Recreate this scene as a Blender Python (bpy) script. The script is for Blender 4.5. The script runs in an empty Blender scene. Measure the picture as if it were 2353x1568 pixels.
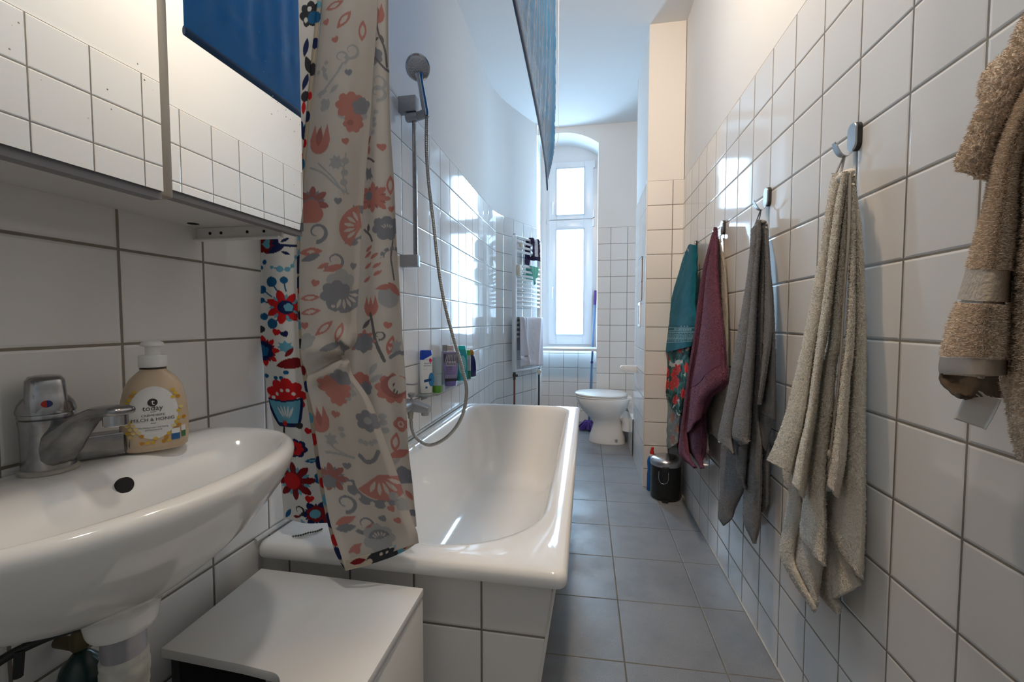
import bpy, bmesh, math, random
import numpy as np
from mathutils import Vector, Matrix, Euler
random.seed(7); RNG=np.random.default_rng(11)
SC=bpy.context.scene; COL=SC.collection
PI=math.pi
# ------------------------------------------------------------------ tagging
def tag(o,label=None,cat=None,group=None,kind=None):
    if label: o['label']=label
    if cat: o['category']=cat
    if group: o['group']=group
    if kind: o['kind']=kind
    return o
def thing(name,label,cat,loc=(0,0,0),rotz=0,group=None):
    o=bpy.data.objects.new(name,None); COL.objects.link(o)
    o.location=loc; o.rotation_euler=(0,0,rotz); o.empty_display_size=.05
    return tag(o,label,cat,group)
# ------------------------------------------------------------------ mesh builder
class MB:
    def __init__(s): s.v=[]; s.f=[]; s.m=[]
    def add(s,v,f,mi=0):
        o=len(s.v); s.v+= [tuple(p) for p in v]; s.f+=[tuple(i+o for i in q) for q in f]; s.m+=[mi]*len(f); return s
    def box(s,x0,x1,y0,y1,z0,z1,mi=0):
        v=[(x,y,z) for z in (z0,z1) for y in (y0,y1) for x in (x0,x1)]
        return s.add(v,[(0,2,3,1),(4,5,7,6),(0,1,5,4),(2,6,7,3),(0,4,6,2),(1,3,7,5)],mi)
    def quad(s,a,b,c,d,mi=0): return s.add([a,b,c,d],[(0,1,2,3)],mi)
    def loft(s,rings,cap0=True,cap1=True,mi=0,closed=True):
        n=len(rings[0]); v=[p for r in rings for p in r]; f=[]
        for i in range(len(rings)-1):
            for j in range(n if closed else n-1):
                a=i*n+j; b=i*n+(j+1)%n; f.append((a,b,b+n,a+n))
        if cap0: f.append(tuple(range(n-1,-1,-1)))
        if cap1: f.append(tuple(range((len(rings)-1)*n,len(rings)*n)))
        return s.add(v,f,mi)
    def lathe(s,prof,c=(0,0,0),n=32,axis='Z',mi=0,cap0=True,cap1=True,sx=1,sy=1):
        rings=[]
        for r,h in prof:
            ring=[]
            for k in range(n):
                a=2*PI*k/n; p=(r*math.cos(a)*sx,r*math.sin(a)*sy,h)
                if axis=='X': p=(p[2],p[0],p[1])
                elif axis=='Y': p=(p[1],p[2],p[0])
                ring.append((c[0]+p[0],c[1]+p[1],c[2]+p[2]))
            rings.append(ring)
        return s.loft(rings,cap0,cap1,mi)
    def tube(s,pts,r,n=12,mi=0,caps=True):
        P=[Vector(p) for p in pts]; rings=[]; up=None
        for i,p in enumerate(P):
            t=(P[min(i+1,len(P)-1)]-P[max(i-1,0)]).normalized()
            if up is None: up=t.orthogonal().normalized()
            else: up=(up-t*up.dot(t)).normalized()
            sd=t.cross(up); rr=r[i] if isinstance(r,(list,tuple)) else r
            rings.append([tuple(p+rr*(math.cos(2*PI*k/n)*up+math.sin(2*PI*k/n)*sd)) for k in range(n)])
        return s.loft(rings,caps,caps,mi)
    def prism(s,poly,z0,z1,mi=0):
        return s.loft([[(x,y,z0) for x,y in poly],[(x,y,z1) for x,y in poly]],True,True,mi)
    def build(s,name,mats,parent=None,smooth=True,bevel=0,seg=2,angle=40,sub=0):
        me=bpy.data.meshes.new(name); me.from_pydata(s.v,[],s.f)
        bm=bmesh.new(); bm.from_mesh(me); bmesh.ops.recalc_face_normals(bm,faces=bm.faces)
        if bevel:
            es=[e for e in bm.edges if len(e.link_faces)==2 and e.calc_face_angle(0)>.6]
            bmesh.ops.bevel(bm,geom=es,offset=bevel,segments=seg,profile=.5,affect='EDGES',clamp_overlap=True)
        bm.to_mesh(me); bm.free()
        if not bevel and len(s.m)==len(me.polygons): me.polygons.foreach_set('material_index',s.m)
        for m in (mats if isinstance(mats,(list,tuple)) else [mats]): me.materials.append(m)
        if smooth:
            me.polygons.foreach_set('use_smooth',[True]*len(me.polygons))
            me.set_sharp_from_angle(angle=math.radians(angle))
        o=bpy.data.objects.new(name,me); COL.objects.link(o)
        if parent:
            o.parent=parent
            # vertices are authored in world space: bring them into the parent's space
            M=world(parent).inverted(); me.transform(M)
        if sub:
            md=o.modifiers.new('smooth','SUBSURF'); md.levels=sub; md.render_levels=sub
        return o
def world(o):
    M=Matrix.LocRotScale(o.location,o.rotation_euler,o.scale)
    return world(o.parent)@M if o.parent else M
def crom(pts,k=8):
    P=[np.array(p,float) for p in pts]; P=[2*P[0]-P[1]]+P+[2*P[-1]-P[-2]]; out=[]
    for i in range(1,len(P)-2):
        for j in range(k):
            t=j/k; a,b,c,d=P[i-1:i+3]
            out.append(.5*((2*b)+(-a+c)*t+(2*a-5*b+4*c-d)*t*t+(-a+3*b-3*c+d)*t**3))
    out.append(P[-2]); return [tuple(p) for p in out]
def rrect(hx,hy,r,n=8,cx=0,cy=0):
    out=[]; r=min(r,hx,hy)
    for qx,qy,a0 in ((1,1,0),(-1,1,90),(-1,-1,180),(1,-1,270)):
        for k in range(n+1):
            a=math.radians(a0+90*k/n); out.append((cx+qx*(hx-r)+r*math.cos(a),cy+qy*(hy-r)+r*math.sin(a)))
    return out
# ------------------------------------------------------------------ materials
class NT:
    def __init__(s,name):
        s.m=bpy.data.materials.new(name); s.m.use_nodes=True; s.t=s.m.node_tree; s.b=s.t.nodes['Principled BSDF']; s.out=s.t.nodes['Material Output']
    def n(s,typ,**kw):
        x=s.t.nodes.new(typ)
        for k,v in kw.items(): setattr(x,k,v)
        return x
    def l(s,a,b): s.t.links.new(a,b)
    def sock(s,x,inp):
        if hasattr(x,'is_linked') or hasattr(x,'links'): s.l(x,inp)
        else: inp.default_value=x
    def M(s,op,a,b=0.,c=0.,clamp=False):
        x=s.n('ShaderNodeMath',operation=op); x.use_clamp=clamp
        for i,q in enumerate((a,b,c)): s.sock(q,x.inputs[i])
        return x.outputs[0]
    def V(s,op,a,b=None,out=0):
        x=s.n('ShaderNodeVectorMath',operation=op); s.sock(a,x.inputs[0])
        if b is not None: s.sock(b,x.inputs[1])
        return x.outputs[out]
    def mix(s,f,a,b):
        x=s.n('ShaderNodeMix',data_type='RGBA'); s.sock(f,x.inputs[0])
        for q,i in ((a,6),(b,7)):
            if isinstance(q,tuple): x.inputs[i].default_value=(*q,1) if len(q)==3 else q
            else: s.l(q,x.inputs[i])
        return x.outputs[2]
    def smooth(s,x,lo,hi,a=0.,b=1.):
        r=s.n('ShaderNodeMapRange',interpolation_type='SMOOTHSTEP'); s.l(x,r.inputs[0])
        for i,q in enumerate((lo,hi,a,b)): r.inputs[i+1].default_value=q
        return r.outputs[0]
    def noise(s,scale,vec=None,detail=3,rough=.5,col=False):
        x=s.n('ShaderNodeTexNoise'); x.inputs['Scale'].default_value=scale; x.inputs['Detail'].default_value=detail; x.inputs['Roughness'].default_value=rough
        if vec is not None: s.l(vec,x.inputs['Vector'])
        return x.outputs[1 if col else 0]
    def pos(s): return s.n('ShaderNodeNewGeometry').outputs['Position']
    def obj(s): return s.n('ShaderNodeTexCoord').outputs['Object']
    def base(s,c,rough=.5,metal=0.,spec=.5,coat=0):
        b=s.b
        if isinstance(c,tuple): b.inputs['Base Color'].default_value=(*c,1)
        else: s.l(c,b.inputs['Base Color'])
        s.sock(rough,b.inputs['Roughness']); b.inputs['Metallic'].default_value=metal; b.inputs['Specular IOR Level'].default_value=spec; b.inputs['Coat Weight'].default_value=coat
        return s
    def bump(s,h,strength=.3,dist=.001,normal=None):
        x=s.n('ShaderNodeBump'); x.inputs['Strength'].default_value=strength; x.inputs['Distance'].default_value=dist; s.l(h,x.inputs['Height'])
        if normal is not None: s.l(normal,x.inputs['Normal'])
        s.l(x.outputs[0],s.b.inputs['Normal']); return s
def mat(name,c,rough=.5,metal=0,spec=.5,var=0,vs=20,bs=0,bstr=.2,bd=.001,coat=0,emit=0):
    n=NT(name)
    if var:
        f=n.noise(vs,n.obj(),4); lo=tuple(max(0,x*(1-var)) for x in c); hi=tuple(min(1,x*(1+var)) for x in c)
        n.base(n.mix(f,lo,hi),rough,metal,spec,coat)
    else: n.base(c,rough,metal,spec,coat)
    if bs: n.bump(n.noise(bs,n.obj(),3),bstr,bd)
    if emit: n.b.inputs['Emission Color'].default_value=(*c,1); n.b.inputs['Emission Strength'].default_value=emit
    return n.m
def tile_mat(name,du,ou,su,dv,ov,sv,col=(.80,.79,.775),grout=(.17,.16,.145),gw=.0022,rough=.07,tilt=.006,shear=None,speck=0,soft=.004,stain=0,bstr=.9):
    """glazed tiles on a world-space grid; du/dv are directions along the wall"""
    n=NT(name); P=n.pos()
    def co(d,o,s_):
        return n.M('DIVIDE',n.M('SUBTRACT',n.V('DOT_PRODUCT',P,tuple(d),1),o),s_)
    u=co(du,ou,su); v=co(dv,ov,sv)
    def edge(x,s_):
        f=n.M('FRACT',x); return n.M('MULTIPLY',n.M('MINIMUM',f,n.M('SUBTRACT',1.,f)),s_)
    d=n.M('MINIMUM',edge(u,su),edge(v,sv))
    wob=n.noise(60,P,2); d=n.M('ADD',d,n.M('MULTIPLY',n.M('SUBTRACT',wob,.5),.0008))
    mask=n.smooth(d,gw*.75,gw*1.15)            # 1 on tile, 0 in the joint
    cb=n.n('ShaderNodeCombineXYZ'); n.l(n.M('FLOOR',u),cb.inputs[0]); n.l(n.M('FLOOR',v),cb.inputs[1])
    wn=n.n('ShaderNodeTexWhiteNoise',noise_dimensions='3D'); n.l(cb.outputs[0],wn.inputs[0])
    tone=n.M('ADD',.95,n.M('MULTIPLY',wn.outputs[0],.06))
    dirt=n.noise(3.5,P,5,.6)
    c=n.n('ShaderNodeHueSaturation'); c.inputs['Color'].default_value=(*col,1); n.l(tone,c.inputs['Value'])
    cc=c.outputs[0]
    if speck:
        s1=n.noise(420,P,2,.7); s2=n.noise(1100,P,1)
        cc=n.mix(n.smooth(s1,.5,.68,0,speck),cc,(col[0]*.35,col[1]*.35,col[2]*.36))
        cc=n.mix(n.smooth(s2,.55,.75,0,speck*.8),cc,(min(1,col[0]*1.6),min(1,col[1]*1.6),min(1,col[2]*1.6)))
        cc=n.mix(n.smooth(n.noise(5,P,4,.65),.40,.66,0,.6),cc,(col[0]*.66,col[1]*.70,col[2]*.74))
        if stain: cc=n.mix(n.smooth(n.noise(9,P,5,.7),.60,.70,0,stain),cc,(.34,.31,.25))
    g=n.mix(n.smooth(dirt,.35,.65),grout,(grout[0]*1.5,grout[1]*1.42,grout[2]*1.25))
    n.base(n.mix(mask,g,cc),n.M('ADD',n.M('MULTIPLY',n.M('SUBTRACT',1.,mask),.55),n.M('ADD',rough,n.smooth(dirt,.4,.7,0,rough*.5))),0,.5)
    rv=n.V('SUBTRACT',wn.outputs[1],(.5,.5,.5)); sc=n.n('ShaderNodeVectorMath',operation='SCALE'); n.l(rv,sc.inputs[0]); sc.inputs['Scale'].default_value=tilt
    nn=n.V('NORMALIZE',n.V('ADD',n.n('ShaderNodeNewGeometry').outputs['Normal'],sc.outputs[0]))
    h=n.M('ADD',n.smooth(d,gw*.6,gw+soft),n.M('MULTIPLY',n.noise(14,P,2),.10))
    n.bump(h,bstr,.0012,nn)
    return n.m
def attr_mat(name,rough=.8,transl=0.,bump=None,sheen=0.,spec=.3,bstr=.3,bd=.0006):
    n=NT(name); a=n.n('ShaderNodeAttribute',attribute_name='Col')
    n.base(a.outputs['Color'],rough,0,spec)
    n.b.inputs['Sheen Weight'].default_value=sheen
    if bump: n.bump(n.noise(bump,n.obj(),2),bstr,bd)
    if transl:
        t=n.n('ShaderNodeBsdfTranslucent'); n.l(a.outputs['Color'],t.inputs[0]); m=n.n('ShaderNodeMixShader'); m.inputs[0].default_value=transl
        n.l(n.b.outputs[0],m.inputs[1]); n.l(t.outputs[0],m.inputs[2]); n.l(m.outputs[0],n.out.inputs[0])
    return n.m
def terry_mat(name,c,rough=.95,scale=900,band=None):
    n=NT(name); o=n.obj(); f=n.noise(scale,o,2,.6); g=n.noise(12,o,3)
    cc=n.mix(f,tuple(x*.55 for x in c),tuple(min(1,x*1.35) for x in c)); cc=n.mix(n.smooth(g,.3,.7,0,.25),cc,tuple(x*.8 for x in c))
    n.base(cc,rough,0,.15); n.b.inputs['Sheen Weight'].default_value=.08; n.b.inputs['Sheen Roughness'].default_value=.5
    n.bump(f,.8,.0015); return n.m
# ------------------------------------------------------------------ cloth strips
WC=np.array([0,.12,.5,.88,1.])
def herm(P,s,q):
    n=len(s); m=np.zeros_like(P)
    for i in range(n):
        a,b=max(i-1,0),min(i+1,n-1); m[i]=(P[b]-P[a])/(s[b]-s[a])
    k=np.clip(np.searchsorted(s,q,side='right')-1,0,n-2); h=s[k+1]-s[k]; t=(q-s[k])/h
    sh=(-1,)+(1,)*(P.ndim-1); t=t.reshape(sh); h=h.reshape(sh)
    return (2*t**3-3*t**2+1)*P[k]+(t**3-2*t**2+t)*h*m[k]+(-2*t**3+3*t**2)*P[k+1]+(t**3-t**2)*h*m[k+1]
def cloth_grid(name,nu,nv):
    R=np.array(STRIPS[name],float).reshape(-1,5,3)/1000.
    mid=R[:,2]; s=np.r_[0,np.cumsum(np.linalg.norm(np.diff(mid,axis=0),axis=1))]
    A=herm(R,s,np.linspace(0,s[-1],nv)); B=herm(A.transpose(1,0,2),WC,np.linspace(0,1,nu)).transpose(1,0,2)
    W=np.linalg.norm(np.diff(B,axis=1),axis=2).sum(1)
    U=(np.linspace(0,1,nu)-.5)[None]*W[:,None]; V=np.repeat(np.linspace(0,s[-1],nv)[:,None],nu,1)
    return B,U,V
def normals(B,ref):
    du=np.gradient(B,axis=1); dv=np.gradient(B,axis=0); n=np.cross(du,dv); n/=np.linalg.norm(n,axis=2,keepdims=True)+1e-12
    if (n@np.array(ref,float)).mean()<0: n=-n
    return n
def lumps(nv,nu,k,amp):
    a=RNG.normal(size=(max(3,nv//k)+2,max(3,nu//k)+2)); y=np.linspace(0,a.shape[0]-1.001,nv); x=np.linspace(0,a.shape[1]-1.001,nu)
    yi,xi=y.astype(int),x.astype(int); fy,fx=(y-yi)[:,None],(x-xi)[None]; fy=fy*fy*(3-2*fy); fx=fx*fx*(3-2*fx)
    return amp*((a[yi][:,xi]*(1-fx)+a[yi][:,xi+1]*fx)*(1-fy)+(a[yi+1][:,xi]*(1-fx)+a[yi+1][:,xi+1]*fx)*fy)
class Cloth:
    """several draped sheets that make one piece of cloth, each with thickness"""
    def __init__(s,ref): s.ref=ref; s.V=[]; s.F=[]; s.C=[]; s.T=[]; s.o=0; s.mi=[]
    def sheet(s,name,res,th=.004,rough=0.,lump=0.,color=None,ripple=None,tufts=0,tl=.003,droop=.5,mi=0,tw=.0006):
        B,U,V=cloth_grid(name,8,24); w=(U.max()-U.min()); h=V.max()
        nu=int(min(260,max(10,w/res))); nv=int(min(900,max(16,h/res)))
        B,U,V=cloth_grid(name,nu,nv); N=normals(B,s.ref)
        d=np.zeros((nv,nu))
        if ripple is not None: d+=ripple(U,V,w,h)
        if lump: d+=lumps(nv,nu,max(2,int(.030/res)),lump)
        if rough: d+=RNG.normal(size=(nv,nu))*rough
        B=B+N*d[...,None]; Nb=normals(B,s.ref); K=B-N*th
        vs=np.concatenate([B.reshape(-1,3),K.reshape(-1,3)]); n=nu*nv
        idx=np.arange(n).reshape(nv,nu); a,b,c,e=idx[:-1,:-1].ravel(),idx[:-1,1:].ravel(),idx[1:,1:].ravel(),idx[1:,:-1].ravel()
        f=[np.stack([a,b,c,e],1),np.stack([e+n,c+n,b+n,a+n],1)]
        def rim(q): return np.stack([q[:-1],q[1:],q[1:]+n,q[:-1]+n],1)
        f+=[rim(idx[0]),rim(idx[-1]),rim(idx[:,0]),rim(idx[:,-1])]
        F=np.concatenate(f)+s.o; s.V.append(vs); s.F.append(F); s.mi.append(np.full(len(F),mi)); s.o+=len(vs)
        if color is not None:
            c=color(U,V); c=c.reshape(-1,3); s.C.append(np.concatenate([c,c]))
        if tufts:
            k=int(tufts*w*h*1e4); ii=RNG.uniform(0,nv-1.001,k); jj=RNG.uniform(0,nu-1.001,k); i0,j0=ii.astype(int),jj.astype(int)
            fi,fj=(ii-i0)[:,None],(jj-j0)[:,None]
            p=B[i0,j0]*(1-fi)*(1-fj)+B[i0,j0+1]*(1-fi)*fj+B[i0+1,j0]*fi*(1-fj)+B[i0+1,j0+1]*fi*fj
            nn=N[i0,j0]; dr=nn+RNG.normal(size=(k,3))*.45; dr[:,2]-=droop; dr/=np.linalg.norm(dr,axis=1,keepdims=True)
            L=(tl*RNG.uniform(.6,1.3,k))[:,None]; sd=np.cross(dr,RNG.normal(size=(k,3))); sd/=np.linalg.norm(sd,axis=1,keepdims=True)
            tv=np.stack([p-sd*tw,p+sd*tw,p+dr*L],1).reshape(-1,3); s.V.append(tv)
            s.T.append(np.arange(3*k).reshape(k,3)+s.o); s.o+=len(tv)
        return s
    def build(s,name,mats,parent=None):
        v=np.concatenate(s.V)
        if parent is not None: v=v-np.array(world(parent).translation)[None]
        F=[tuple(q) for f in s.F for q in f.tolist()]; T=[tuple(q) for f in s.T for q in f.tolist()]
        me=bpy.data.meshes.new(name); me.from_pydata(v.tolist(),[],F+T)
        for m in (mats if isinstance(mats,(list,tuple)) else [mats]): me.materials.append(m)
        me.polygons.foreach_set('use_smooth',[True]*len(me.polygons))
        if len(s.mi) and not T: me.polygons.foreach_set('material_index',np.concatenate(s.mi).astype(np.int32))
        if s.C and not T:
            c=np.concatenate(s.C); ca=me.color_attributes.new('Col','FLOAT_COLOR','POINT')
            ca.data.foreach_set('color',np.concatenate([c,np.ones((len(c),1))],1).astype(np.float32).ravel())
        o=bpy.data.objects.new(name,me); COL.objects.link(o)
        if parent is not None: o.parent=parent
        return o
# printed motifs, painted in the cloth's own metres (U across, V down)
def paint(name,pal,over=None):
    base=np.array(pal['W'])
    def fn(U,V):
        C=np.empty(U.shape+(3,)); C[:]=base
        for m in MOTIFS.get(name,[]):
            k,u,v,r=m[:4]; a=m[4:]
            if k=='stroke':
                col=np.array(pal[a[0]]); P=np.array(a[1])
                Pd=np.array(crom([(x,y,0) for x,y in P],6))[:,:2] if len(P)>2 else P
                lo=Pd.min(0)-2*r; hi=Pd.max(0)+2*r; w=(U>lo[0])&(U<hi[0])&(V>lo[1])&(V<hi[1])
                if not w.any(): continue
                X,Y=U[w],V[w]; D=np.full(X.shape,9.)
                for p,q in zip(Pd,Pd[1:]):
                    e=q-p; t=np.clip(((X-p[0])*e[0]+(Y-p[1])*e[1])/(e@e+1e-12),0,1); D=np.minimum(D,np.hypot(X-p[0]-t*e[0],Y-p[1]-t*e[1]))
                c=C[w]; c[D<r]=col; C[w]=c; continue
            q=ASPECT.get(name,1.); w=(abs(U-u)<1.25*r*q)&(abs(V-v)<1.25*r)
            if not w.any(): continue
            an={'dot':0,'leaf':0,'heart':0,'tulip':0,'swirl':0,'fan':0,'cup':0,'beads':0,'scal':1,'star':1}[k]
            ang=math.radians(a[an]) if k!='dot' else 0
            x0,y0=(U[w]-u)/(r*q),-(V[w]-v)/r
            x=x0*math.cos(ang)-y0*math.sin(ang); y=x0*math.sin(ang)+y0*math.cos(ang)
            rr=np.hypot(x,y); th=np.arctan2(x,y); c=C[w]
            g=lambda z: np.array(pal[z])
            if k=='dot': c[rr<1]=g(a[0])
            elif k=='leaf': c[(abs(y)<1)&(abs(x)<.36*(1-y*y))]=g(a[1])
            elif k=='heart':
                X,Y=x*1.25,y*1.25+.1; c[(X*X+Y*Y-.8)**3*1.0-X*X*Y**3*1.3<0]=g(a[1])
            elif k=='scal': c[rr<.80+.20*abs(np.cos(th*a[0]/2))]=g(a[2])
            elif k=='star':
                n=a[0]; f=abs(((th*n/(2*PI))%1)-.5)*2; c[rr<.42+.58*(1-(1-f)**1.4)**.9]=g(a[2])
                cen=np.round((th*n/(2*PI))-.5)+.5
                ta=cen*2*PI/n; px=rr*np.sin(th-ta); py=rr*np.cos(th-ta)-.62
                c[(abs(py)<.17)&(abs(px)<.075*(1-(py/.17)**2))]=g(a[3])
            elif k=='fan':
                inn=(rr<1)&(abs(th)<1.25); c[inn]=g(a[1])
                if a[2]!='W': c[(rr<.86)&(abs(th)<1.05)&(rr>.12)]=g(a[2])
                cen=np.round(th/.42)*.42; px=rr*np.sin(th-cen); py=rr*np.cos(th-cen)-.56
                c[(abs(cen)<.9)&(abs(py)<.26)&(abs(px)<.075*(1-(py/.26)**2)*(1+py))]=g('W')
            elif k=='cup':
                hw=.50+.42*np.clip((y+.95)/1.4,0,1)**.6; s_=(y>-.95-.25*(abs(x)<.3)*0)&(y<.55+.18*x*x)&(abs(x)<hw); c[s_]=g(a[1])
                s_=(y>-.72)&(y<.46+.18*x*x)&(abs(x)<hw-.13); c[s_]=g(a[2])
                for q in (-.5,-.25,0,.25,.5):
                    X=x*math.cos(q*.9)-(y+.75)*math.sin(q*.9); Y=x*math.sin(q*.9)+(y+.75)*math.cos(q*.9); c[(abs(Y-.68)<.36)&(abs(X)<.055*(1-((Y-.68)/.36)**2))]=g('W')
            elif k=='beads':
                c[(abs(rr-.84)<.17)&(abs(th)<1.75)&(rr<.86+.14*abs(np.cos(th*5)))]=g(a[1])
                cen=np.round((th-.31)/.628)*.628+.31; c[(abs(cen)<1.75)&(np.hypot(rr*np.sin(th-cen),rr*np.cos(th-cen)-.84)<.085)]=g('W')
            elif k=='tulip':
                s_=(abs(x)<.62*np.sqrt(np.clip(1-((y+.25)/.75)**2,0,1)))&(y<.1)
                for q in (-.42,0,.42):
                    X=x-q; s_|=(y>-.4)&(abs(X+.0)<.24*np.clip((1-y*(1.0 if q else 1.12)),0,1)+.0)&(y<1)&(y>-.2)
                c[s_]=g(a[1])
            elif k=='swirl':
                ph=(th+PI)/(2*PI); s_=abs(rr-(.30+.62*ph))<.16*ph+.03; c[s_&(rr<1.1)]=g(a[1])
            C[w]=c
        if over is not None: over(U,V,C)
        return C
    return fn
def text_mesh(body,size,width=None):
    cu=bpy.data.curves.new('t','FONT'); cu.body=body; cu.size=size; cu.align_x='CENTER'; cu.align_y='CENTER'; cu.resolution_u=3
    o=bpy.data.objects.new('t',cu); COL.objects.link(o); dg=bpy.context.evaluated_depsgraph_get(); dg.update()
    me=bpy.data.meshes.new_from_object(o.evaluated_get(dg)); bpy.data.objects.remove(o); bpy.data.curves.remove(cu)
    v=np.array([p.co[:2] for p in me.vertices]); f=[tuple(p.vertices) for p in me.polygons]; bpy.data.meshes.remove(me)
    if width and len(v): v*=[width/(np.ptp(v[:,0])+1e-9),1]
    return v,f
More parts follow.
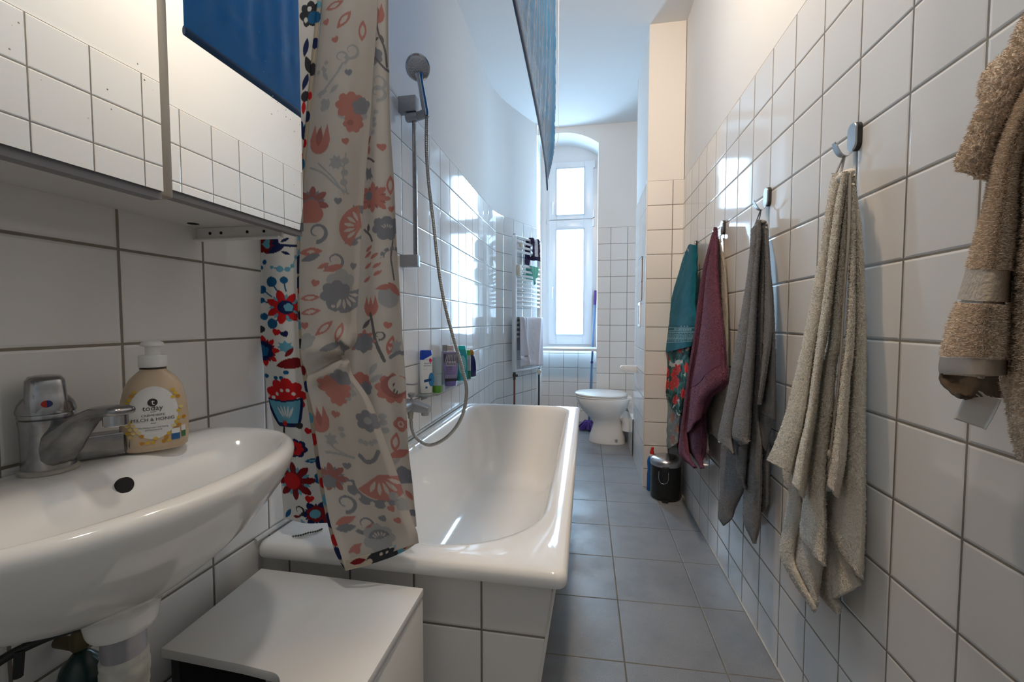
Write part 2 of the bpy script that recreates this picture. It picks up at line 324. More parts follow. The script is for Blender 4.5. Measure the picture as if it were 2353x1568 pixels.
# light levels, lamp places, exposure, overflow hole
SKY=21.; LAMP=21.; LAMP_POS=(.02,1.05,2.78); LAMP_ROT=(.85,.15,0); LAMP2=7.; LAMP2_POS=(.05,.30,2.80); EXPO=0.2; OVER=(-.612,.462,.829)
STRIPS={
'beige0':[[545,1088,1386,536,1065,1379,530,1037,1369,532,1026,1364,535,1027,1364],[535,1088,1299,527,1068,1293,522,1047,1283,525,1041,1278,530,1047,1278],[525,1088,1208,519,1070,1203,515,1048,1192,519,1043,1185,525,1052,1184],[513,1097,1090,508,1080,1087,505,1053,1078,510,1045,1071,519,1057,1068],[502,1112,969,498,1096,970,496,1066,973,503,1056,975,514,1071,974],[488,1147,817,486,1129,820,485,1086,830,493,1065,834,506,1082,831],[479,1189,720,479,1170,725,478,1116,737,487,1088,742,502,1105,736],[475,1211,681,475,1191,682,475,1133,688,484,1102,685,500,1121,675]],
'beige1':[[540,1041,1374,528,1014,1365,520,990,1358,526,991,1359,535,1005,1364],[532,1055,1270,518,1023,1261,510,993,1248,517,994,1241,528,1012,1242],[527,1059,1185,512,1024,1178,502,991,1167,510,993,1160,523,1014,1160],[520,1064,1068,503,1025,1066,493,989,1060,502,993,1055,517,1018,1054],[513,1074,949,495,1031,953,484,993,957,494,1000,956,511,1030,953],[506,1081,836,487,1034,845,475,994,854,486,1002,852,505,1036,846],[500,1107,730,480,1054,746,467,1003,763,479,1008,763,500,1043,754],[495,1115,658,473,1058,673,460,1006,679,473,1014,664,495,1053,644]],
'beige2':[[545,1032,1373,536,1012,1366,530,995,1357,536,999,1356,545,1014,1360],[540,1040,1233,529,1017,1227,523,994,1218,530,996,1213,541,1013,1214],[536,1050,1123,525,1023,1121,518,994,1119,525,992,1119,538,1010,1120],[532,1057,995,520,1026,997,512,991,999,520,988,999,534,1007,998],[530,1072,949,518,1040,952,510,1003,956,519,999,957,533,1019,955],[526,1084,836,513,1048,844,505,1006,855,515,999,858,530,1020,855],[523,1096,739,509,1058,748,501,1012,756,511,1005,753,527,1028,744],[520,1113,628,506,1070,646,497,1015,671,507,1001,681,524,1024,674],[518,1121,559,503,1073,579,494,1010,603,505,991,607,522,1014,596],[516,1107,523,501,1060,543,492,1001,566,503,986,567,521,1010,554],[515,1051,516,499,1013,532,490,974,543,501,977,532,520,1007,513]],
'beige4':[[545,1016,1342,536,997,1335,530,981,1327,536,986,1325,545,1001,1328],[543,1014,1269,532,991,1262,525,970,1251,532,973,1244,542,989,1246],[540,1003,1195,528,978,1189,521,956,1179,528,961,1173,539,980,1173],[537,996,1094,523,967,1092,515,942,1088,523,947,1084,535,967,1084],[534,996,994,518,963,995,508,933,993,517,937,990,532,959,987],[533,1012,937,516,974,942,506,938,950,515,938,953,530,960,952],[530,1018,851,512,976,859,500,935,867,510,935,868,526,959,863],[527,1025,745,507,978,760,494,932,774,505,931,775,523,956,768],[525,1027,691,503,978,704,490,935,709,501,940,696,520,969,682]],
'beige5':[[550,1023,1366,547,1016,1362,545,1009,1351,552,1018,1345,563,1038,1348],[548,1008,1268,545,999,1264,543,986,1258,551,989,1255,563,1009,1258],[546,998,1176,542,988,1173,541,970,1165,549,971,1160,563,992,1161],[543,992,1067,540,980,1066,538,959,1065,548,959,1063,563,980,1063],[540,987,949,537,975,952,535,951,958,546,949,961,563,973,960],[537,989,811,534,974,815,532,945,822,544,940,824,563,965,818],[534,1002,694,531,984,703,529,946,724,542,935,736,563,960,730],[532,1025,596,529,1002,606,527,951,630,541,931,639,563,955,628],[531,1006,576,528,986,582,526,941,591,540,928,587,563,955,570],[530,953,558,527,941,560,525,918,559,539,923,543,563,957,520]],
'beige6':[[525,1236,673,519,1212,678,515,1175,684,519,1157,684,525,1162,681],[524,1229,628,518,1203,633,514,1158,637,518,1133,634,525,1137,629],[524,1199,604,518,1175,607,514,1136,601,518,1117,589,525,1123,581],[523,1224,487,516,1199,496,513,1158,507,517,1139,509,525,1146,503],[522,1233,421,516,1207,432,512,1164,446,517,1143,449,525,1151,442],[521,1199,398,515,1172,409,511,1124,422,516,1099,424,525,1106,416],[520,1053,377,514,1039,389,510,1025,405,516,1031,409,525,1048,401]],
'beige7':[[530,1154,656,524,1130,664,520,1090,679,526,1071,686,535,1081,683],[528,1145,571,522,1118,580,518,1070,594,524,1045,598,533,1053,593],[527,1158,475,520,1126,487,516,1067,507,522,1034,515,532,1040,509],[526,1158,434,519,1126,448,515,1069,467,521,1038,472,531,1045,465],[526,1103,417,518,1080,429,514,1048,441,520,1038,440,531,1052,430],[525,1053,392,518,1037,405,513,1024,422,519,1034,425,530,1054,416]],
'beige8':[[545,1072,657,541,1056,663,539,1026,675,548,1019,678,563,1039,671],[545,1057,561,540,1038,570,537,1005,587,547,997,592,563,1017,583],[545,1044,497,540,1022,511,536,980,539,546,965,552,563,984,543],[545,1028,431,539,1003,450,535,958,490,546,942,513,563,961,506]],
'beige9':[[555,1098,488,548,1074,500,543,1036,517,551,1023,521,563,1037,513],[555,1096,397,548,1074,410,544,1038,431,551,1024,439,563,1037,431],[555,1043,394,549,1027,406,545,1007,424,552,1007,429,563,1023,420],[555,1023,398,549,1011,407,545,1000,415,552,1009,411,563,1029,399]],
'beigehem':[[525,986,1353,522,979,1351,520,972,1348,522,971,1348,525,976,1349],[523,982,1306,520,975,1304,518,967,1302,520,966,1302,523,970,1303],[520,975,1208,517,968,1207,515,961,1206,517,960,1206,520,964,1206],[517,975,1120,514,968,1120,512,961,1119,514,961,1119,517,966,1119],[513,971,1000,510,965,1000,508,959,1000,510,958,1001,513,962,1000],[509,972,905,507,966,906,505,960,907,507,960,907,509,964,906],[505,982,774,503,976,776,501,970,778,503,970,778,505,974,777]],
'grey0':[[545,1565,1363,536,1531,1358,530,1493,1358,532,1477,1361,535,1479,1364],[534,1546,1257,526,1516,1252,522,1481,1246,525,1469,1242,530,1477,1243],[523,1550,1141,517,1522,1139,513,1482,1135,517,1468,1132,524,1479,1132],[508,1579,967,503,1550,969,501,1497,974,507,1472,978,516,1487,978],[494,1597,816,492,1573,820,490,1520,828,498,1497,832,510,1519,828],[478,1648,619,478,1625,626,478,1560,646,487,1531,657,502,1559,651],[475,1605,618,475,1584,618,475,1522,619,484,1494,611,500,1524,598]],
'grey1':[[540,1507,1379,528,1468,1370,520,1433,1362,526,1434,1362,535,1455,1367],[536,1491,1309,523,1450,1301,515,1414,1295,521,1417,1295,531,1440,1299],[528,1495,1189,514,1449,1185,506,1407,1181,513,1408,1181,525,1435,1183],[516,1499,991,501,1443,993,491,1386,996,500,1382,996,514,1413,995],[507,1526,827,490,1460,837,479,1383,849,489,1368,851,505,1399,847],[497,1561,656,478,1482,675,467,1383,699,478,1356,704,497,1389,695],[495,1462,645,476,1397,665,465,1334,689,476,1337,695,495,1380,685]],
'grey2':[[545,1493,1376,539,1471,1371,535,1446,1363,539,1442,1359,545,1454,1361],[542,1479,1243,535,1454,1240,531,1426,1236,535,1422,1235,543,1436,1237],[539,1483,1118,531,1454,1117,526,1418,1115,532,1410,1115,540,1425,1115],[534,1482,896,525,1448,900,519,1405,904,525,1396,905,536,1416,903],[530,1488,749,520,1451,757,514,1405,766,521,1396,769,533,1419,764],[528,1491,662,518,1447,672,511,1387,683,519,1368,684,531,1389,677],[525,1510,508,514,1460,529,507,1386,561,515,1358,578,529,1378,572],[523,1510,419,511,1457,442,504,1380,476,513,1352,490,527,1374,481],[521,1491,376,509,1440,397,502,1371,425,511,1351,430,526,1377,417],[520,1407,352,508,1371,370,500,1343,385,509,1361,376,525,1400,357]],
'grey3':[[545,1457,1348,536,1429,1341,530,1405,1331,536,1411,1327,545,1433,1329],[541,1436,1237,530,1401,1231,523,1367,1221,529,1368,1216,539,1388,1217],[537,1417,1115,524,1376,1113,516,1335,1111,522,1333,1111,533,1353,1112],[533,1409,1008,518,1362,1011,509,1315,1017,516,1310,1022,527,1331,1023],[529,1408,904,512,1358,910,502,1314,916,509,1316,917,521,1340,915],[525,1419,791,506,1365,801,495,1322,809,503,1331,808,515,1360,802]],
'grey4':[[555,1478,1366,552,1467,1361,550,1455,1351,555,1462,1344,563,1481,1346],[548,1434,1236,546,1426,1233,545,1414,1224,552,1423,1217,562,1448,1218],[541,1393,1114,541,1388,1114,540,1375,1113,548,1385,1113,562,1415,1115],[533,1383,970,534,1378,971,534,1355,976,544,1358,978,561,1392,978],[526,1394,863,528,1386,864,529,1351,869,541,1344,871,561,1380,866],[520,1404,770,523,1396,769,525,1350,770,538,1336,765,560,1374,754]],
'grey5':[[525,1401,768,525,1387,768,525,1345,770,536,1334,766,555,1368,756],[525,1428,720,525,1413,724,525,1366,736,536,1351,740,555,1384,733],[525,1426,689,525,1415,686,525,1380,676,536,1376,659,555,1413,642]],
'grey6':[[530,1766,603,521,1703,615,515,1591,633,519,1519,642,525,1512,641],[528,1780,494,520,1714,511,514,1593,539,518,1514,555,525,1506,554],[527,1777,371,519,1712,399,514,1590,454,518,1509,492,525,1502,497],[525,1775,265,518,1725,292,513,1637,345,518,1584,382,525,1586,385],[525,1718,259,518,1680,282,513,1622,322,518,1596,348,525,1606,348]],
'grey7':[[515,1571,608,503,1518,625,495,1451,650,503,1431,661,515,1453,657],[515,1557,528,505,1513,543,498,1458,562,505,1442,568,515,1462,562],[515,1509,515,505,1476,527,499,1442,536,505,1444,533,515,1467,524],[515,1484,500,506,1456,511,500,1434,519,506,1444,515,515,1469,506]],
'grey8':[[545,1449,674,541,1429,678,539,1392,683,548,1385,680,563,1413,671],[545,1433,553,541,1415,560,539,1382,572,548,1380,573,563,1409,563],[545,1423,448,541,1406,459,539,1376,482,548,1377,493,563,1407,484]],
'purple0':[[540,1976,1454,534,1950,1449,530,1926,1444,532,1924,1443,535,1932,1445],[537,2033,1403,530,1999,1397,527,1957,1387,529,1938,1381,532,1942,1381],[531,2110,1301,524,2074,1293,520,2029,1276,523,2011,1263,527,2019,1261],[526,2159,1189,519,2119,1184,515,2066,1175,518,2043,1168,523,2052,1166],[521,2200,1054,513,2155,1053,509,2093,1051,512,2065,1048,518,2074,1048],[515,2250,903,507,2199,906,502,2127,911,506,2093,913,512,2104,913],[509,2309,770,501,2254,775,496,2176,779,500,2141,778,507,2155,774],[504,2362,628,495,2301,633,490,2214,634,495,2175,626,502,2190,618],[498,2382,444,489,2319,460,483,2229,485,489,2192,497,497,2211,493],[494,2354,343,485,2285,364,479,2182,399,484,2134,416,493,2151,412],[490,2047,364,481,1999,383,475,1948,407,481,1943,416,490,1972,408]],
'purple1':[[545,1994,1462,530,1932,1448,520,1881,1436,531,1906,1440,550,1967,1452],[541,2008,1393,525,1938,1381,516,1869,1369,528,1881,1370,548,1943,1381],[534,2098,1269,517,2000,1259,507,1868,1245,521,1835,1241,544,1889,1246],[527,2136,1130,510,2015,1125,499,1837,1118,514,1775,1116,540,1827,1118],[521,2156,1006,502,2017,1007,491,1803,1006,508,1722,1003,537,1775,1000],[515,2201,855,495,2040,869,483,1786,892,502,1685,902,533,1740,898],[509,2237,719,489,2058,748,476,1774,797,497,1661,819,530,1718,813],[504,2260,582,483,2100,625,470,1867,700,492,1799,740,527,1882,734],[500,2271,471,478,2117,524,465,1904,616,488,1859,663,525,1958,655]],
'purple2':[[515,2275,511,503,2174,545,495,2009,611,504,1929,655,520,1953,658],[515,2338,437,503,2225,471,495,2034,534,504,1935,572,520,1953,571],[515,2294,392,503,2189,423,495,2014,475,504,1926,502,520,1947,496],[515,2156,380,503,2077,405,495,1965,440,504,1928,453,520,1964,442],[515,1997,385,503,1945,403,495,1903,418,504,1926,411,520,1981,393]],
'cream0':[[563,1998,1413,557,1970,1405,553,1940,1389,558,1941,1380,567,1966,1381],[562,1986,1313,555,1952,1308,552,1902,1302,557,1886,1299,567,1907,1302],[560,1973,1212,554,1935,1209,550,1875,1204,556,1851,1201,566,1870,1203],[558,1924,1068,552,1889,1068,548,1836,1067,555,1819,1067,565,1842,1067],[555,1897,858,548,1863,861,545,1810,867,552,1796,868,564,1824,866],[553,1963,744,547,1918,751,543,1839,764,551,1803,770,564,1826,766],[552,1991,661,546,1945,671,542,1858,692,550,1818,704,564,1842,701],[551,2042,560,545,1992,578,541,1900,619,549,1857,647,563,1882,647],[550,1906,549,544,1881,560,540,1855,580,549,1873,589,563,1918,583]],
'cream1':[[555,2129,633,549,2082,643,545,1997,665,549,1944,679,555,1946,680],[555,2099,536,549,2063,546,545,2009,563,549,1986,573,555,1996,572],[555,2048,529,549,2021,536,545,1994,546,549,1996,549,555,2015,545]],
'teal0':[[545,2469,1468,539,2431,1462,535,2384,1453,537,2363,1450,540,2368,1450],[540,2538,1429,534,2492,1421,531,2420,1404,533,2377,1393,537,2377,1391],[531,2666,1321,525,2614,1314,522,2523,1299,525,2465,1288,530,2466,1286],[521,2801,1200,516,2749,1195,513,2653,1184,517,2595,1175,522,2601,1173],[512,2935,1078,508,2878,1075,505,2768,1068,509,2701,1062,516,2709,1060],[505,3047,962,501,2988,963,499,2870,965,503,2799,965,511,2811,964],[498,3140,854,495,3077,857,493,2945,861,498,2865,862,506,2879,860],[495,3076,813,491,3022,812,489,2912,807,495,2852,798,503,2874,792],[490,2868,730,487,2839,736,485,2793,748,491,2792,756,500,2835,754]],
'teal1':[[545,2439,1467,530,2350,1451,520,2249,1430,530,2233,1424,545,2280,1431],[537,2495,1385,522,2393,1371,513,2252,1351,524,2206,1345,542,2253,1351],[524,2595,1274,511,2472,1261,503,2268,1239,516,2180,1227,538,2225,1230],[513,2714,1153,501,2563,1145,494,2287,1131,509,2155,1122,533,2199,1122],[506,2762,1060,495,2594,1060,488,2273,1058,504,2115,1058,531,2159,1058],[495,2809,936,485,2635,944,479,2294,958,497,2131,965,527,2185,963],[490,2832,849,481,2658,867,475,2310,906,494,2147,930,525,2208,932]],
'flor0':[[505,2859,878,502,2815,881,500,2723,886,506,2676,889,515,2701,888],[500,2875,706,497,2823,713,495,2707,727,500,2641,735,510,2660,733],[496,2960,596,493,2896,604,491,2751,621,497,2660,629,506,2673,626],[495,2731,583,492,2699,589,490,2642,599,496,2627,601,505,2662,596]],
'flor1':[[510,2878,934,498,2706,941,490,2393,954,503,2232,960,525,2263,959],[504,2811,742,493,2656,760,486,2365,792,499,2217,809,521,2252,806],[500,2732,616,489,2598,637,483,2347,678,496,2225,699,518,2267,693],[497,2668,547,487,2563,564,481,2379,591,494,2307,597,516,2366,583],[495,2432,532,486,2373,545,480,2305,559,493,2330,555,515,2419,536]],
'flor2':[[505,2763,638,499,2663,644,495,2454,649,503,2326,645,515,2334,635],[505,2809,491,498,2705,509,493,2501,542,502,2383,558,515,2399,552],[505,2823,319,496,2718,347,491,2525,398,500,2425,425,515,2453,418],[505,2715,258,496,2627,290,490,2485,349,500,2429,382,515,2472,376]],
'flor3':[[525,2606,378,519,2547,384,515,2445,384,519,2384,374,525,2388,365],[525,2561,287,519,2501,300,515,2395,316,519,2331,321,525,2334,316]],
'brown0':[[535,607,1439,523,591,1426,515,575,1406,523,576,1397,535,588,1401],[523,635,1422,512,617,1408,506,592,1384,515,587,1372,531,599,1377],[513,641,1392,504,624,1379,499,600,1357,510,597,1346,528,613,1351],[506,649,1369,498,633,1359,493,610,1340,505,608,1332,525,627,1339],[498,658,1339,491,643,1331,487,618,1316,501,617,1311,523,638,1319],[491,657,1313,485,644,1306,482,621,1290,496,622,1284,520,647,1291],[484,663,1290,480,650,1283,477,625,1268,493,626,1262,518,652,1269],[478,667,1265,475,654,1259,472,628,1244,489,627,1238,516,655,1245],[475,655,1246,472,645,1241,470,624,1230,487,629,1226,515,660,1232]],
'brown1':[[540,684,1405,534,674,1399,530,662,1390,536,663,1388,545,672,1392],[537,709,1385,531,698,1378,527,682,1367,532,679,1362,542,687,1364],[535,711,1364,529,700,1358,525,687,1348,531,687,1343,540,696,1346]],
'brown2':[[535,606,1409,516,582,1395,505,563,1381,516,569,1382,535,587,1392],[528,623,1357,506,594,1341,492,567,1326,506,572,1326,528,594,1335],[523,640,1325,499,606,1310,484,576,1295,499,581,1296,523,605,1305],[519,650,1292,493,613,1278,477,581,1265,493,589,1266,519,616,1276],[515,657,1255,487,617,1242,470,582,1229,487,590,1230,515,620,1239],[511,659,1206,480,615,1195,462,576,1184,480,584,1184,511,615,1191],[506,666,1155,473,616,1146,453,571,1138,473,577,1138,506,610,1143],[499,677,1083,463,619,1079,441,564,1075,463,568,1074,499,604,1075],[496,688,1042,458,624,1042,435,562,1042,458,562,1040,496,599,1039],[491,692,987,451,623,992,427,555,998,451,554,997,491,593,993],[490,688,975,450,619,982,425,552,989,450,553,989,490,592,985]],
'brown3':[[515,675,1026,521,677,1026,525,661,1026,527,644,1027,530,642,1027],[510,708,983,518,706,983,522,674,984,525,644,986,530,639,986],[508,712,968,517,709,968,522,676,972,525,644,976,530,639,976],[507,691,954,515,692,955,521,667,960,524,641,965,530,639,966],[505,670,948,514,674,947,520,656,950,524,638,952,530,639,952]],
'brown4':[[535,591,1380,504,554,1358,485,526,1338,504,538,1341,535,569,1356],[533,618,1328,501,573,1306,481,531,1283,501,535,1280,534,564,1290],[531,644,1258,497,593,1241,476,540,1222,497,538,1219,532,567,1228],[529,641,1181,494,589,1170,472,538,1158,494,538,1158,531,570,1164],[527,641,1131,491,588,1124,469,534,1115,492,534,1113,530,567,1116],[526,640,1072,489,585,1070,466,529,1068,490,529,1067,529,563,1068],[523,635,984,485,578,990,461,521,996,486,522,996,527,557,993],[522,631,944,483,574,954,459,517,964,485,518,964,526,554,958],[521,620,908,481,564,920,457,510,933,483,514,931,526,552,922],[520,606,882,480,552,895,455,501,903,482,510,895,525,549,880]],
'tag':[[520,681,960,520,675,959,520,657,955,520,639,951,520,634,950],[517,688,935,517,682,934,517,663,931,517,646,928,517,640,927],[515,696,911,515,690,911,515,671,910,515,653,909,515,647,908]],
'cur0':[[-693,845,2176,-696,879,2217,-633,900,2228,-582,942,2266,-597,1010,2349],[-708,843,1748,-709,867,1766,-657,881,1770,-619,916,1789,-636,972,1832],[-719,842,1518,-717,860,1527,-670,872,1528,-635,902,1540,-651,952,1565],[-729,841,1238,-724,853,1240,-681,860,1240,-651,886,1244,-666,928,1253],[-728,840,1088,-721,849,1088,-678,854,1088,-648,878,1089,-661,915,1090],[-723,840,990,-713,846,990,-666,851,990,-633,872,989,-642,907,987],[-712,839,892,-699,844,891,-649,847,892,-611,867,890,-616,899,884],[-699,839,808,-684,842,808,-631,843,809,-591,862,807,-595,892,799],[-688,839,713,-670,839,714,-614,840,718,-569,857,714,-569,885,705],[-682,838,644,-663,837,645,-604,837,650,-558,853,647,-556,879,636],[-680,838,597,-659,836,599,-600,835,600,-552,850,593,-549,875,580]],
'cur1':[[-642,990,2335,-611,968,2303,-548,955,2274,-493,951,2259,-473,945,2247],[-615,924,1795,-589,910,1781,-530,901,1767,-478,901,1761,-462,902,1759],[-619,903,1636,-594,891,1627,-534,884,1616,-481,886,1612,-466,888,1612],[-624,882,1481,-599,873,1475,-539,867,1468,-486,870,1465,-471,875,1466],[-626,866,1360,-602,858,1356,-543,854,1351,-491,858,1350,-477,864,1351],[-623,849,1241,-601,844,1239,-544,840,1236,-494,845,1236,-481,853,1237],[-617,834,1134,-597,830,1134,-541,828,1133,-493,834,1132,-482,843,1133],[-604,819,1030,-587,817,1030,-539,815,1030,-497,822,1030,-489,833,1030],[-594,811,982,-581,810,981,-541,809,979,-506,816,976,-501,828,974],[-586,807,947,-574,806,949,-537,806,953,-505,813,956,-501,826,956],[-568,796,884,-552,797,885,-502,797,886,-456,805,886,-448,818,884],[-550,785,814,-533,786,815,-477,787,817,-426,796,817,-416,811,813],[-528,771,729,-510,774,729,-448,776,732,-391,786,732,-379,802,727],[-504,757,647,-485,762,647,-420,765,652,-360,775,654,-348,793,647],[-482,748,600,-468,759,599,-407,765,613,-349,776,625,-338,795,620],[-463,742,559,-450,752,562,-395,758,586,-345,774,603,-338,800,597]],
'cur2':[[-527,1020,2346,-516,1008,2329,-495,1000,2316,-476,996,2308,-468,990,2299],[-513,966,1813,-502,955,1803,-483,948,1795,-465,945,1791,-458,939,1786],[-512,950,1652,-500,938,1644,-478,932,1638,-458,928,1634,-450,923,1631],[-517,933,1495,-503,922,1489,-475,915,1484,-449,912,1481,-439,908,1478],[-522,920,1371,-506,909,1367,-470,902,1363,-437,899,1360,-424,895,1358],[-528,906,1249,-509,896,1246,-466,889,1243,-427,887,1241,-413,882,1240],[-530,894,1138,-510,884,1137,-461,877,1136,-416,875,1135,-401,871,1134],[-533,882,1029,-511,872,1029,-458,865,1030,-408,863,1030,-391,859,1030],[-541,874,960,-517,864,962,-458,858,963,-403,855,964,-384,852,965],[-535,866,892,-511,856,895,-452,850,897,-396,848,899,-378,844,900],[-506,855,798,-485,845,801,-434,839,805,-386,837,808,-370,834,810],[-454,843,707,-439,834,711,-404,828,716,-371,826,719,-360,823,721],[-410,834,637,-400,825,643,-378,819,649,-359,817,653,-352,814,655],[-379,830,611,-372,821,616,-360,815,620,-350,813,622,-346,810,624]],
'hem0':[[-637,985,2318,-634,982,2314,-629,980,2310,-626,980,2310,-625,980,2310],[-620,939,1904,-616,936,1901,-612,934,1899,-608,933,1898,-607,933,1898],[-626,926,1798,-622,923,1795,-617,921,1793,-612,921,1792,-610,920,1791],[-631,907,1640,-627,904,1637,-622,902,1636,-617,901,1635,-615,900,1634],[-636,888,1485,-632,885,1483,-627,883,1482,-623,882,1481,-621,881,1480],[-640,873,1363,-636,870,1362,-631,868,1361,-627,867,1360,-624,866,1360],[-639,858,1243,-636,855,1243,-630,853,1242,-625,852,1242,-623,850,1241],[-632,844,1135,-628,841,1135,-624,839,1135,-619,838,1135,-617,836,1134],[-621,831,1030,-617,827,1030,-612,826,1030,-608,824,1030,-605,822,1030],[-612,822,964,-608,819,964,-603,817,964,-598,815,965,-595,813,965],[-590,810,881,-586,807,882,-580,805,882,-574,804,883,-571,801,883],[-572,800,809,-568,797,810,-562,795,811,-557,794,812,-553,791,812],[-551,787,721,-547,784,723,-541,782,724,-535,781,725,-532,778,726],[-524,775,637,-521,772,638,-515,770,640,-509,768,641,-506,765,643],[-503,766,583,-500,763,585,-494,761,587,-488,759,589,-484,756,591],[-478,760,549,-475,757,551,-472,755,551,-469,753,552,-466,750,554]],
'hem1':[[-462,739,582,-462,739,580,-462,739,572,-462,739,564,-462,739,561],[-422,744,593,-422,744,590,-422,744,582,-422,744,574,-422,744,572],[-398,752,599,-398,752,596,-399,752,588,-399,752,580,-399,752,578],[-373,766,605,-373,766,602,-373,766,594,-373,766,586,-373,766,584],[-353,782,611,-353,782,608,-353,782,601,-353,782,593,-353,782,590],[-336,796,620,-336,796,617,-336,796,609,-336,796,601,-336,796,599]],
}
